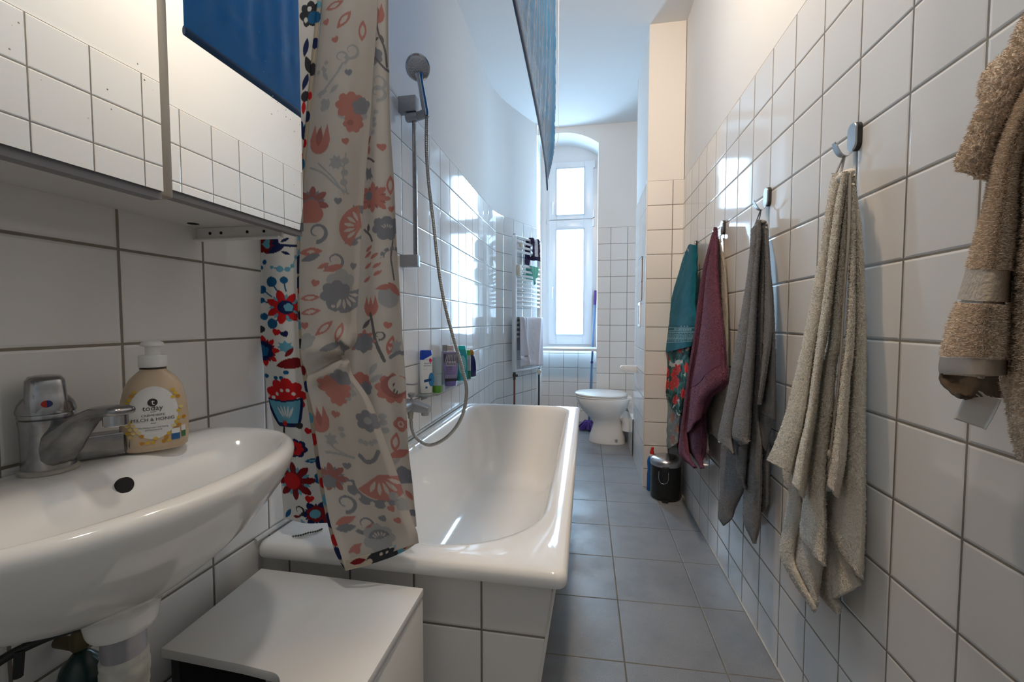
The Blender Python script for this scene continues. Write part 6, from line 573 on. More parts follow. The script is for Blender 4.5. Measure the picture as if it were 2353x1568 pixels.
sp=[((.008,0,.030),(1,0,.8),.020,.026),((.025,0,.040),(1,0,.8),.019,.020),((.042,0,.054),(1,0,.6),.0175,.014),((.062,0,.070),(1,0,.4),.017,.009),((.085,0,.080),(1,0,.15),.0165,.0075),((.112,0,.083),(1,0,0),.0155,.0065),((.123,0,.0825),(1,0,0),.013,.005),((.126,0,.082),(1,0,0),.006,.002)]
m=MB(); m.loft([sect(TC+Vector(c),a,w_,h) for c,a,w_,h in sp]); m.build('spout',DCHROME,ta,True,angle=60)
m=MB(); m.lathe([(.0115,.064),(.0125,.065),(.0125,.078)],TC+Vector((.109,0,0)),24); m.build('aerator',CHROME,ta)
LD=Vector((.86,-.51,0)); LS=Vector((.51,.86,0))
m=MB(); m.lathe([(.0275,.077),(.0275,.081),(.0255,.089),(.021,.096),(.014,.101),(.003,.103)],TC,32); m.build('cap',DCHROME,ta)
def lp(a,b,z): return tuple(TC+LD*a+LS*b+Vector((0,0,z)))
def lring(z,f,bk,w_): return [lp((f-bk)/2+(f+bk)/2*math.copysign(abs(math.cos(t))**.55,math.cos(t)),w_*math.copysign(abs(math.sin(t))**.55,math.sin(t)),z) for t in [2*PI*k/24 for k in range(24)]]
m=MB(); m.loft([lring(.080,.0262,.010,.0195),lring(.088,.0262,.010,.0192),lring(.100,.021,.016,.019),lring(.110,.017,.022,.0185),lring(.118,.016,.026,.018),lring(.1225,.012,.024,.015),lring(.124,.004,.016,.008)]); lev=m.build('lever',DCHROME,ta,True,angle=50)
for nm,col,s0 in (('red_mark',(.35,.012,.008),1),('blue_mark',(.008,.02,.12),-1)):
    m=MB(); pts=[lp(.0268+.0002,0,.0905)]+[lp(.0268-.0*abs(math.sin(t)),-s0*.0052*math.cos(t),.0905+.0045*math.sin(t)) for t in [-PI/2+PI*k/12 for k in range(13)]]
    m.add(pts,[(0,k,k+1) for k in range(1,13)]); o=m.build(nm,mat(nm,col,.3),lev,False)
# loose fitting lying behind the tap
fb=thing('metal_bar_fitting','dark metal tube with a flanged end lying on the basin ledge behind the tap','fitting',(-.69,.47,.857))
A=Vector((-.699,.462,.8745)); Bv=Vector((-.668,.505,.8745)); ax=(Bv-A).normalized()
m=MB(); m.loft([sect(A+ax*t,ax,.013,.0165,20,7) for t in (0,.055)]); m.build('tube',DCHROME,fb,True,angle=30)
m=MB(); m.loft([sect(A+ax*t,ax,r,r*1.05,24,2.6) for t,r in ((.053,.016),(.055,.0175),(.057,.015),(.059,.0178),(.063,.0178),(.0645,.016))]); m.build('flange',DCHROME,fb,True,angle=30)
# =================================================================== soap dispenser
SB=Vector((-.645,.533,.857)); so=thing('soap_dispenser','cream coloured pump soap bottle with a honeycomb label on the basin rim','soap bottle',SB)
SN=Vector((.765,-.644,0)); SE=Vector((.644,.765,0))
def sbp(u,d,z): return tuple(SB+SE*u+SN*d+Vector((0,0,z)))
HW=.0405
def swid(z):                                               # half width and half depth by height
    q=[(0,.034,.019),(.004,.0385,.0215),(.02,.0405,.0225),(.05,.0405,.0225),(.075,.0385,.0215),(.095,.034,.020),(.108,.0275,.0175),(.116,.020,.0155),(.119,.0165,.015),(.1215,.0155,.0148)]
    for (a,b,c),(d,e,f) in zip(q,q[1:]):
        if a<=z<=d: t=(z-a)/(d-a); return b+(e-b)*t,c+(f-c)*t
    return q[-1][1:]
def sring(z,n=48,off=0):
    a,b=swid(z); return [sbp((a+off)*math.copysign(abs(math.cos(t))**.85,math.cos(t)),(b+off)*math.copysign(abs(math.sin(t))**.85,math.sin(t)),z) for t in [2*PI*k/n for k in range(n)]]
CREAM=NT('cream_soap'); CREAM.base((.55,.43,.30),.22,0,.5); CREAM.b.inputs['Subsurface Weight'].default_value=.15; CREAM.b.inputs['Subsurface Radius'].default_value=(.01,.006,.003); CREAM=CREAM.m
m=MB(); m.loft([sring(z) for z in (0,.002,.004,.012,.02,.035,.05,.065,.075,.085,.095,.102,.108,.113,.116,.119,.1215)]); m.build('bottle',CREAM,so,True,angle=60)
def sdepth(u,z,off=.0004):
    a,b=swid(z); t=min(.999,abs(u)/a); c=t**(1/.85); return b*(1-c*c)**(.425)+off
def sdecal(name,v,f,mt,par,du,dz,off=.0004,sub=None):
    m=MB(); m.add([sbp(x+du,sdepth(x+du,y+dz,off),y+dz) for x,y in v],f); return m.build(name,mt,par,False)
def disc(rx,ry,n=40,rings=6):
    v=[(0,0)]; f=[]
    for r in range(1,rings+1): v+=[(rx*r/rings*math.cos(2*PI*k/n),ry*r/rings*math.sin(2*PI*k/n)) for k in range(n)]
    for k in range(n): f.append((0,1+k,1+(k+1)%n))
    for r in range(rings-1):
        for k in range(n): a=1+r*n; f.append((a+k,a+n+k,a+n+(k+1)%n,a+(k+1)%n))
    return v,f
lab=sdecal('label',*disc(.0285,.039),mat('label_white',(.66,.66,.66),.4),so,-.001,.058,.0004)
HEX=[mat('honey_yellow',(.62,.40,.04),.3),mat('honey_amber',(.50,.22,.01),.3),mat('honey_pale',(.70,.55,.22),.3)]
mm=[MB(),MB(),MB()]; rg=random.Random(3)
for i in range(-9,10):
    for j in range(-10,11):
        u=(i+.5*(j%2))*.0062; z=.052+j*.0054; 
        e=math.hypot((u+.001)/.0345,(z-.056)/.045); ei=math.hypot((u+.001)/.0262,(z-.058)/.035)
        if e<1.05 and ei>1 and .010<z<.093 and abs(u)<.036 and rg.random()<.80 and not(.016<u and z<.030 and rg.random()<.8) and not(abs(u)<.02 and z>.075):
            v=[(u+.0029*math.cos(PI/6+k*PI/3),z+.0027*math.sin(PI/6+k*PI/3)) for k in range(6)]; t=rg.choice((0,0,1,2)); q=mm[t]
            q.add([sbp(x,sdepth(x,y,.0007),y) for x,y in v],[(0,1,2,3,4,5)])
q=MB()
for k,a_ in enumerate(mm): q.add(a_.v,a_.f,k)
q.build('honeycomb_pattern',HEX,lab,False)
INK=mat('black_ink',(.02,.02,.022),.5); WHT=mat('white_ink',(.7,.7,.7),.5)
def stext(body,size,du,dz,width=None,mt=None):
    v,f=text_mesh(body,size,width); return sdecal('print',v.tolist(),f,mt or INK,lab,du,dz,.0009)
v,f=disc(.0058,.0058,28,3); sdecal('emblem',v,f,INK,lab,-.002,.0735,.0008); stext('t',.0125,-.0015,.0735,None,WHT)
stext('today',.0105,-.002,.0650,.0235); stext('CREMESEIFE',.0042,-.002,.0545,.027); stext('MILCH & HONIG',.0066,-.002,.0482,.049)
stext('Mit Milchprotein und Honig',.003,-.002,.0365,.034); stext('pH-hautneutral',.003,-.002,.0330,.019)
for z in (.0592,.0425): m=MB(); m.add([sbp(x-.002,sdepth(x-.002,y,.0009),y) for x,y in ((-.003,z),(.003,z),(.003,z+.0006),(-.003,z+.0006))],[(0,1,2,3)]); m.build('rule',INK,lab,False)
def sbadge(u0,u1,z0,z1,mt,nm):
    m=MB(); n=4
    for i in range(n): a,b=u0+(u1-u0)*i/n,u0+(u1-u0)*(i+1)/n; m.add([sbp(a,sdepth(a,z0,.001),z0),sbp(b,sdepth(b,z0,.001),z0),sbp(b,sdepth(b,z1,.001),z1),sbp(a,sdepth(a,z1,.001),z1)],[(0,1,2,3)])
    return m.build(nm,mt,lab,False)
BLU=mat('badge_blue',(.02,.11,.30),.4); GRN=mat('badge_green',(.05,.16,.06),.4)
sbadge(.0185,.0285,.014,.0235,BLU,'blue_badge'); sbadge(.0185,.0285,.0235,.031,WHT,'badge_top'); sbadge(.0305,.0355,.016,.0255,GRN,'green_badge'); sbadge(.0305,.0355,.0255,.034,WHT,'badge_top')
m=MB(); m.lathe([(.0160,.1215),(.0160,.1235),(.0145,.1245)],SB,28); m.build('neck',mat('dark_neck',(.05,.035,.02),.4),so)
m=MB(); m.lathe([(.0168,.1245),(.0175,.1255),(.0172,.141),(.0160,.1425),(.009,.1428)],SB,32); m.build('collar',WPL,so)
m=MB(); m.lathe([(.0088,.1425),(.0088,.1545),(.0145,.1565),(.0145,.1585),(.0128,.1615),(.008,.1635),(.001,.164)],SB,28); m.tube([tuple(SB-SN*.006+Vector((0,0,.158))),tuple(SB-SN*.026+Vector((0,0,.1575))),tuple(SB-SN*.031+Vector((0,0,.154)))],[.006,.0045,.0035],10); m.build('pump_head',WPL,so)
# =================================================================== mirror cabinet
mc=thing('mirror_cabinet','mirrored bathroom wall cabinet with two doors above the washbasin','cabinet',(-.728,.38,1.22))
CB0,CB1,CBZ,CBT=.05,.70,1.226,1.86
m=MB(); m.box(-.728,-.548,CB0,CB1,CBZ,CBT); m.build('body',CAB,mc,False)
MIR=NT('mirror_glass'); _s=MIR.n('ShaderNodeTexVoronoi'); _s.inputs['Scale'].default_value=85; MIR.l(MIR.obj(),_s.inputs['Vector'])
_k=MIR.M('MULTIPLY',MIR.smooth(_s.outputs['Distance'],.06,.10,1,0),MIR.smooth(MIR.noise(9,MIR.obj()),.52,.6))
MIR.base(MIR.mix(_k,(.90,.91,.90),(.22,.21,.19)),MIR.M('ADD',.004,MIR.M('MULTIPLY',_k,.5)),1.); MIR=MIR.m
def door(name,y0,y1,z0,x,slope=0):
    d=bpy.data.objects.new(name,None); COL.objects.link(d); d.parent=mc
    X=lambda y,o=0: x+slope*(y-y1)+o
    m=MB(); m.add([(X(y0,-.016),y0,z0),(X(y1,-.016),y1,z0),(X(y1),y1,z0),(X(y0),y0,z0),(X(y0,-.016),y0,CBT),(X(y1,-.016),y1,CBT),(X(y1),y1,CBT),(X(y0),y0,CBT)],[(0,1,2,3),(4,7,6,5),(0,4,5,1),(1,5,6,2),(3,2,6,7),(0,3,7,4)])
    p=m.build('door',CABG,mc,False); bpy.data.objects.remove(d)
    m=MB(); m.add([(X(y0,.0),y0+.001,z0+.009),(X(y1,.0),y1-.001,z0+.009),(X(y1,.004),y1-.001,z0+.009),(X(y0,.004),y0+.001,z0+.009),(X(y0,0),y0+.001,CBT),(X(y1,0),y1-.001,CBT),(X(y1,.004),y1-.001,CBT),(X(y0,.004),y0+.001,CBT)],[(0,1,2,3),(4,7,6,5),(0,4,5,1),(1,5,6,2),(3,2,6,7),(0,3,7,4)])
    m.build('mirror',MIR,p,False); return p
door('left_door',.06,.437,1.197,-.5065,.03); door('right_door',.459,.735,1.2125,-.537)
m=MB(); m.box(-.545,-.512,.4385,.4575,1.203,CBT); m.build('handle_strip',mat('champagne_profile',(.42,.39,.33),.35,.7),mc,True,bevel=.003)
m=MB(); m.box(-.728,-.549,.6945,.6995,1.203,1.2258); m.box(-.728,-.549,.685,.6995,1.2015,1.204); rail=m.build('hanging_rail',WPL,mc,False)
for x in (-.70,-.676,-.62,-.585): m=MB(); m.lathe([(.0028,-.001),(.0028,.0006),(0,.0006)],(x,.6942,1.2155),12,'Y'); m.v=[(a,2*.6942-b,c) for a,b,c in m.v]; m.build('screw_hole',DARK,rail,False)
m=MB(); m.lathe([(.009,-.0006),(.009,.0)],(-.70,.66,CBZ),18); m.build('cable_hole',DARK,mc,False)
# =================================================================== low cabinet in front of the tub
lc=thing('low_cabinet','low white cupboard with a cut-out top standing in front of the bathtub end','cabinet',(-.5,.55,0))
CT=.52; top=[(-.684,.778),(-.315,.774),(-.312,.36),(-.432,.36),(-.432,.50)]+[(-.432-.036*(1-math.cos(t)),.505+.0385*math.sin(t)) for t in [PI/2*k/8 for k in range(1,9)]]+[(-.52,.5475),(-.676,.553)]
m=MB(); m.prism(top,CT-.016,CT); m.build('top_board',CAB,lc,True,bevel=.0015)
m=MB(); m.box(-.683,-.667,.575,.776,.04,CT-.0165); m.build('side_panel',mat('black_inner_board',(.02,.02,.02),.7),lc,False)
m=MB(); m.box(-.667,-.335,.762,.776,.04,CT-.0165); m.build('back_panel',CAB,lc,False)
m=MB(); m.box(-.667,-.335,.40,.762,.04,.056); m.build('bottom_board',CAB,lc,False)
m=MB(); m.box(-.334,-.3165,.36,.774,.05,CT-.022); m.build('door',CAB,lc,True,bevel=.0015)
m=MB(); m.box(-.445,-.43,.56,.762,.056,CT-.0165); m.build('inner_divider',mat('cavity_shade',(.015,.015,.016),.7),lc,False)  # near-black colour stands for the shade in the cupboard cavity
for x,y in ((-.66,.765),(-.34,.765),(-.66,.58),(-.34,.38)): m=MB(); m.lathe([(.015,0),(.015,.04)],(x,y,0),14); m.build('foot',CABG,lc)
# =================================================================== shower and bath filler
def frame_pts(pts): return crom(pts,10)
rs=thing('shower_riser_rail','square chrome shower rail with two wall blocks on the left wall above the bathtub','shower rail',(-.728,1.595,1.26))
m=MB(); m.box(-.676,-.660,1.588,1.602,1.285,1.89); m.build('rail',DCHROME,rs,True,bevel=.003)
for z0,z1 in ((1.862,1.922),(1.266,1.312)): m=MB(); m.box(-.7285,-.656,1.578,1.612,z0,z1); m.build('wall_block',GREYMET,rs,True,bevel=.002)
m=MB(); m.lathe([(.016,-.70),(.018,-.695),(.018,-.66),(.016,-.655)],(0,1.595,1.845),20,'X'); m.loft([sect((-.655+x,1.595-.012*x/.03,1.846),(1,-.3,0),w,.014,14,4) for x,w in ((0,.014),(.02,.014),(.03,.017),(.045,.015))]); m.build('slider',GREYMET,rs,True,angle=50)
sh=thing('hand_shower','chrome hand shower with a round head in the rail holder','shower head',(-.615,1.575,1.83))
hb=Vector((-.612,1.578,1.838)); ht=Vector((-.632,1.558,1.985)); hn=Vector((.22,-.80,-.55)).normalized()
m=MB(); q=[(0,.010),(.01,.0125),(.06,.0125),(.11,.0115),(.135,.013),(.148,.017)]; d=(ht-hb); d.normalize(); m.tube([tuple(hb+d*t) for t,_ in q],[r for _,r in q],18); m.build('handle',CHROME,sh,True,angle=60)
hc=ht+d*.022; u=hn.orthogonal().normalized(); v_=hn.cross(u)
def disc_rings(prof): return [[tuple(hc+hn*h+(u*math.cos(t)+v_*math.sin(t))*r) for t in [2*PI*k/36 for k in range(36)]] for r,h in prof]
m=MB(); m.loft(disc_rings([(.012,-.030),(.030,-.026),(.043,-.014),(.0465,-.002),(.0455,.004),(.040,.006)])); hd=m.build('head',CHROME,sh,True,angle=50)
m=MB(); m.loft(disc_rings([(.0385,.005),(.036,.0095),(.001,.0105)])); m.build('spray_plate',mat('grey_spray_plate',(.36,.37,.38),.5),hd,True,angle=60)
NOZ=mat('limescaled_nozzles',(.58,.55,.46),.7); m=MB()
for r,k in ((0,1),(.008,6),(.016,12),(.024,17),(.031,20)):
    for i in range(k):
        a=2*PI*i/k+r*40; c=hc+hn*.0100+(u*math.cos(a)+v_*math.sin(a))*r; m.loft([[tuple(c+hn*h+(u*math.cos(t)+v_*math.sin(t))*q) for t in [2*PI*j/6 for j in range(6)]] for q,h in ((.0022,-.002),(.0014,.0018))])
m.build('nozzles',NOZ,hd,False)
HPTS=[(-.611,1.580,1.838),(-.621,1.6,1.726),(-.613,1.6,1.592),(-.597,1.6,1.457),(-.575,1.6,1.253),(-.551,1.6,1.116),(-.52,1.6,.997),(-.485,1.6,.877),(-.464,1.6,.774),(-.486,1.6,.669),(-.541,1.6,.592),(-.614,1.6,.552),(-.668,1.6,.572),(-.693,1.6,.612),(-.699,1.6,.662)]
HOSEM=mat('shower_hose_metal',(.34,.33,.30),.28,.9)
P=crom(HPTS,40); P=[Vector(p) for p in P]; path=[P[0]]; acc=0
step=.0017
for a,b in zip(P,P[1:]):
    d_=(b-a).length
    while acc+d_>=step: a=a.lerp(b,(step-acc)/d_); path.append(a.copy()); d_=(b-a).length; acc=0
    acc+=d_
m=MB(); m.tube([tuple(p) for p in path],[(.0062,.0073,.0073,.0064)[i%4] for i in range(len(path))],12); tag(m.build('shower_hose',HOSEM,None,True,angle=80),'ribbed metal shower hose looping down from the hand shower into the bathtub','shower hose')
bf=thing('bath_filler_tap','grey chrome wall mounted bathtub filler with a diverter knob','tap',(-.728,1.6,.70))
m=MB(); m.loft([sect((x,1.6,z),(1,0,-.1),w,h,18,4.5) for x,z,w,h in ((-.728,.712,.026,.024),(-.70,.711,.026,.024),(-.66,.704,.024,.019),(-.625,.697,.021,.0145),(-.617,.696,.019,.013))]); m.lathe([(.014,.672),(.0155,.674),(.0155,.69)],(-.637,1.6,0),20); m.build('spout',GREYMET,bf,True,angle=40)
m=MB(); m.lathe([(.004,.728),(.004,.742),(.010,.744),(.0135,.753),(.0145,.755),(.0145,.7595),(.011,.761)],(-.695,1.6,0),22); m.build('diverter_knob',GREYMET,bf,True,angle=40)
m=MB(); m.lathe([(.0125,.695),(.0125,.672),(.0105,.67),(.0105,.658)],(-.699,1.6,0),20); m.build('hose_connector',mat('scaled_brass',(.34,.33,.27),.4,.7,var=.2,vs=80),bf)
m=MB(); m.lathe([(.02,-.728),(.02,-.71),(.026,-.70),(.026,-.695)],(0,1.52,.712),20,'X'); m.tube([(-.70,1.50,.712),(-.70,1.60,.712)],.022,18); m.build('mixer_body',GREYMET,bf)
m=MB(); m.tube(crom([(-.728,1.625,.792),(-.70,1.63,.791),(-.676,1.634,.795)],5),[.0035]*10+[.0025],8); m.lathe([(.0036,-.002),(.0036,.002)],(-.675,1.634,.795),8,'X'); tag(m.build('wire_hook',GREYMET),'thin bent metal wire sticking out of the left wall above the bath tap','hook')
# =================================================================== glass shelf with bottles
SZ=.735
GS=NT('greenish_shelf_glass'); GS.base((.82,.94,.88),.05,0,.5); GS.b.inputs['Transmission Weight'].default_value=.9; GS.b.inputs['IOR'].default_value=1.3; GS.b.inputs['Alpha'].default_value=.7; GS=GS.m
gs=thing('glass_shelf','long greenish glass shelf on the left wall carrying bath products','shelf',(-.728,2.04,SZ))
m=MB(); m.prism([(-.727,1.70),(-.665,1.70),(-.632,1.74),(-.632,2.40),(-.642,2.42),(-.727,2.42)],SZ-.008,SZ); m.build('glass_plate',GS,gs,False)
for y in (1.79,2.33): m=MB(); m.loft([[(-.7285,y-.014,SZ-.009),(-.7285,y+.014,SZ-.009),(-.7285,y+.010,SZ-.04),(-.7285,y-.010,SZ-.04)],[(-.694,y-.011,SZ-.009),(-.694,y+.011,SZ-.009),(-.70,y+.008,SZ-.03),(-.70,y-.008,SZ-.03)]]); m.build('bracket',GREYMET,gs,True,bevel=.002)
def frame2(o,nrm):
    n=Vector((*nrm,0)).normalized(); e=Vector((-n.y,n.x,0)); 
    return lambda u,d,z: tuple(Vector(o)+e*u+n*d+Vector((0,0,z)))
def ering(F,a,b,z,n=28,e=2.4): return [F(a*math.copysign(abs(math.cos(t))**(2/e),math.cos(t)),b*math.copysign(abs(math.sin(t))**(2/e),math.sin(t)),z) for t in [2*PI*k/n for k in range(n)]]
def product(name,label,cat,o,nrm,parts,grp='bath products on the glass shelf'):
    t=thing(name,label,cat,o,0,grp); F=frame2(o,nrm); out={}
    for pn,mt,prof,e in parts:
        m=MB(); m.loft([ering(F,a,b,z,e=e) for a,b,z in prof]); out[pn]=m.build(pn,mt,t,True,angle=50)
    return t,F,out
def ptext(F,body,size,u,d,z,mt,par,width=None,name='print'):
    v,f=text_mesh(body,size,width); m=MB(); m.add([F(x+u,d,y+z) for x,y in v],f); return m.build(name,mt,par,False)
def patch(F,poly,d,mt,par,name='print'): m=MB(); m.add([F(u,d,z) for u,z in poly],[tuple(range(len(poly)))]); return m.build(name,mt,par,False)
WB=mat('white_bottle',(.74,.76,.75),.3); BLC=mat('royal_blue_cap',(.004,.05,.42),.25); CAMN=(.42,-.9)
NAVY=mat('navy_print',(.01,.06,.20),.4); PINK=mat('pink_print',(.70,.02,.12),.4); GREYP=mat('grey_print',(.35,.38,.42),.5)
t,F,o=product('shampoo_bottle','white shampoo bottle with a blue cap, nearest the shower end of the shelf','bottle',(-.690,1.748,SZ),CAMN,[('bottle',WB,[(.019,.012,0),(.025,.016,.003),(.027,.018,.04),(.027,.018,.10),(.026,.018,.148)],3),('cap',BLC,[(.0265,.0185,.1485),(.0265,.0185,.152),(.0255,.0175,.184),(.022,.015,.190)],3)])
patch(F,[(-.012,.1492),(.0262,.1492),(.0262,.170)],.0187,WB,o['cap'],'shoulder_wedge')
ptext(F,'head &',.0105,.006,.0186,.133,NAVY,o['bottle']); ptext(F,'shoulders',.0085,.006,.0186,.123,NAVY,o['bottle']); ptext(F,'CLASSIC',.005,-.004,.0186,.107,GREYP,o['bottle'])
patch(F,[(-.010,.062),(.022,.068),(.022,.056),(-.010,.050)],.0188,NAVY,o['bottle']); v,f=disc(.012,.030,24,1); m=MB(); m.add([F(x+.021,.0187-.001*abs(x)/.012,y+.062) for x,y in v],f); m.build('print',mat('blue_swirl',(.02,.20,.42),.4),o['bottle'],False)
v,f=disc(.006,.009,20,1); m=MB(); m.add([F(x+.018,.0188,y+.146) for x,y in v],f); m.build('print',PINK,o['bottle'],False)
v,f=disc(.005,.005,20,1); m=MB(); m.add([F(x+.0,.0188,y+.028) for x,y in v],f); m.build('print',BLU,o['bottle'],False)
product('slim_box','slim cream coloured stick standing between the white bottle and the clear tube','stick',(-.688,1.815,SZ),CAMN,[('box',mat('cream_stick',(.62,.56,.48),.4),[(.0075,.0075,0),(.0075,.0075,.136)],10)])
CLEAR=NT('clear_tube_plastic'); CLEAR.base((.55,.68,.72),.2); CLEAR.b.inputs['Transmission Weight'].default_value=.45; CLEAR.b.inputs['Alpha'].default_value=.9; CLEAR=CLEAR.m
t,F,o=product('clear_tube','clear bluish tube standing on its green cap at the front of the shelf','tube',(-.652,1.783,SZ),CAMN,[('cap',mat('lime_cap',(.10,.32,.03),.35),[(.019,.0185,0),(.0195,.019,.002),(.0195,.019,.030)],2),('tube',CLEAR,[(.0185,.018,.031),(.019,.018,.05),(.019,.013,.10),(.0195,.006,.140),(.0195,.002,.156)],2)])
ptext(F,'aloe vera',.008,.010,.0185,.085,mat('green_print',(.04,.22,.09),.4),o['tube'])
product('grey_cap_bottle','pale translucent bottle with a square grey cap behind the purple tube','bottle',(-.693,2.01,SZ),CAMN,[('bottle',CLEAR,[(.017,.014,0),(.018,.015,.004),(.018,.015,.160),(.012,.011,.170)],3),('cap',mat('grey_cap',(.25,.26,.26),.35),[(.0135,.0135,.170),(.0135,.0135,.198)],3)])
LIL=mat('lilac_tube',(.24,.20,.42),.3); LILD=mat('violet_cap',(.17,.15,.42),.3)
t,F,o=product('purple_tube','flat lilac conditioner tube with a silver hair picture, standing on its cap','tube',(-.653,1.975,SZ),CAMN,[('cap',LILD,[(.026,.014,0),(.0265,.0145,.002),(.028,.015,.024)],3),('tube',LIL,[(.028,.0155,.0245),(.030,.0155,.034),(.034,.013,.07),(.036,.009,.12),(.0365,.003,.166)],3)])
DKB=mat('dark_band',(.02,.02,.025),.4); SILV=mat('silver_hair_print',(.34,.33,.40),.35); HAIRD=mat('hair_print_dark',(.05,.045,.07),.4)
def slant(z): return .0162 if z<.04 else .0162-(z-.04)*.0955
def tprint(poly,mt,off=.0006): m=MB(); m.add([F(u,slant(z)+off,z) for u,z in poly],[tuple(range(len(poly)))]); return m.build('print',mt,o['tube'],False)
tprint([(-.0285,.025),(.0285,.025),(.0295,.037),(-.0295,.037)],DKB); tprint([(-.033,.112),(.033,.112),(.034,.158),(-.034,.158)],HAIRD)
for i in range(7): a=-.03+i*.009; tprint([(a,.113),(a+.004,.113),(a+.016-.002*i,.155),(a+.011-.002*i,.155)],SILV,.0009)
for i in range(8): a=-.027+i*.0075; tprint([(a,.039),(a+.003,.039),(a+.005,.055),(a+.001,.055)],SILV,.0009)
tprint([(-.022,.098),(.026,.098),(.026,.121),(-.022,.121)],mat('label_grey_violet',(.38,.37,.44),.4),.0012)
v,f=text_mesh('Balea',.017,.040); m=MB(); m.add([F(x+.002,slant(.109)+.0022+y*-.0955,y+.109) for x,y in v],f); m.build('print',INK,o['tube'],False)
for body,size,z,wd in (('SILBER',.0095,.091,.030),('GLANZ',.0095,.082,.030),('SPÜLUNG',.006,.0735,.030),('Für graues und weißes Haar',.0035,.066,.045),('mit Silberpigmenten',.0035,.060,.040)):
    v,f=text_mesh(body,size,wd); m=MB(); m.add([F(x-.022+wd/2-.002,slant(z)+.0012-y*.0955,y+z) for x,y in v],f); m.build('print',INK,o['tube'],False)
product('pink_cap_bottle','pale pink bottle with a square pink cap, mostly hidden behind the purple tube','bottle',(-.690,2.09,SZ),CAMN,[('bottle',mat('pale_pink_bottle',(.62,.50,.48),.3),[(.023,.015,0),(.024,.016,.004),(.024,.016,.155),(.016,.012,.168)],3),('cap',mat('pink_cap',(.55,.42,.42),.35),[(.0145,.0135,.168),(.0145,.0135,.190)],3)])
TQ=NT('turquoise_gel'); TQ.base((.03,.42,.45),.15); TQ.b.inputs['Transmission Weight'].default_value=.3; TQ=TQ.m
t,F,o=product('turquoise_bottle','curved turquoise shower gel bottle just behind the shower hose','bottle',(-.655,2.17,SZ),CAMN,[('bottle',TQ,[(.026,.016,0),(.028,.018,.004),(.031,.019,.06),(.031,.018,.10),(.028,.016,.145),(.022,.014,.165)],2.4),('cap',mat('aqua_cap',(.0,.50,.52),.25),[(.0225,.0145,.1655),(.020,.013,.180),(.016,.011,.186)],2.4)])
v,f=disc(.020,.05,28,1); m=MB(); m.add([F(x,.0193,y+.085) for x,y in v],f); m.build('label',mat('pale_aqua_label',(.20,.52,.55),.3),o['bottle'],False)
product('green_bottle','narrow green bottle with a bright green cap near the far end of the shelf','bottle',(-.640,2.24,SZ),CAMN,[('bottle',mat('dark_green_liquid',(.01,.16,.11),.2),[(.014,.012,0),(.0145,.0125,.003),(.0145,.0125,.045)],3),('upper_body',CLEAR,[(.0145,.0125,.0452),(.0145,.0125,.115),(.0125,.0115,.128)],3),('cap',mat('bright_green_cap',(.10,.36,.04),.3),[(.0115,.0115,.128),(.0115,.0115,.158)],3)])
product('navy_bottle','navy blue rounded bottle with a gold cap, last on the shelf','bottle',(-.648,2.33,SZ),CAMN,[('bottle',mat('navy_bottle_plastic',(.012,.018,.11),.25),[(.024,.015,0),(.027,.017,.004),(.029,.018,.04),(.027,.017,.08),(.020,.014,.115),(.013,.011,.124)],2.2),('cap',mat('gold_cap',(.38,.17,.05),.3,.5),[(.0155,.013,.124),(.0165,.0135,.138),(.013,.011,.150),(.006,.006,.155)],2.2)])
# =================================================================== towel radiator
RA=Vector((-.597,3.50,0)); RB=Vector((-.432,3.885,0)); rd=(RB-RA).normalized(); rn=Vector((rd.y,-rd.x,0))
ra=thing('towel_radiator','white ladder towel radiator on the angled wall beside the window','radiator',(RA.x,RA.y,.6))
def RP(t,d,z): p=RA+rd*t+rn*d; return (p.x,p.y,z)
RL=(RB-RA).length
def dprism(t0,t1,d0,d1,z0,z1,m): 
    v=[RP(t,d,z) for z in (z0,z1) for d in (d0,d1) for t in (t0,t1)]; m.add(v,[(0,2,3,1),(4,5,7,6),(0,1,5,4),(2,6,7,3),(0,4,6,2),(1,3,7,5)])
for t in (0,RL):
    m=MB(); dprism(t-.017,t+.017,-.017,.017,.622,1.768,m); u_=m.build('upright',RADW,ra,True,bevel=.008,seg=3)
    m=MB(); m.lathe([(.012,1.768),(.012,1.776),(.006,1.779)],RP(t,0,0),12); m.build('end_plug',GREYMET,u_)
ZR=[1.755,1.714,1.674,1.636,1.518,1.476,1.435,1.404,1.367,1.330,1.292,1.254,1.218,1.180,1.079,1.038,.998,.958,.918,.63]
for z in ZR: m=MB(); m.tube([RP(.01+(RL-.02)*k/8,.006+.016*math.sin(PI*k/8),z) for k in range(9)],.0105,12); m.build('rail',RADW,ra)
for t,dz in ((0,0),(RL,.0)):
    m=MB(); m.lathe([(.012,.622),(.012,.606),(.016,.604),(.016,.584),(.011,.58),(.011,.556)],RP(t,0,0),14)
    if t==0: m.tube([RP(0,0,.593),RP(.018,.022,.593)],.010,10); m.build('valve',BRASS,ra)
    else:
        m.build('valve',CHROME,ra)
        m=MB(); m.tube([RP(t,0,.594),RP(t-.02,.012,.592),RP(t-.022,.013,.592),RP(t-.055,.035,.59)],[.011,.012,.0185,.0185],16); m.build('thermostat_head',mat('cream_thermostat',(.62,.60,.54),.4),ra)
    m=MB(); m.lathe([(.0085,.56),(.0085,0)],RP(t,0,0),12); m.build('pipe',COPPER if t==0 else mat('dark_pipe',(.03,.04,.045),.5,.4),ra)
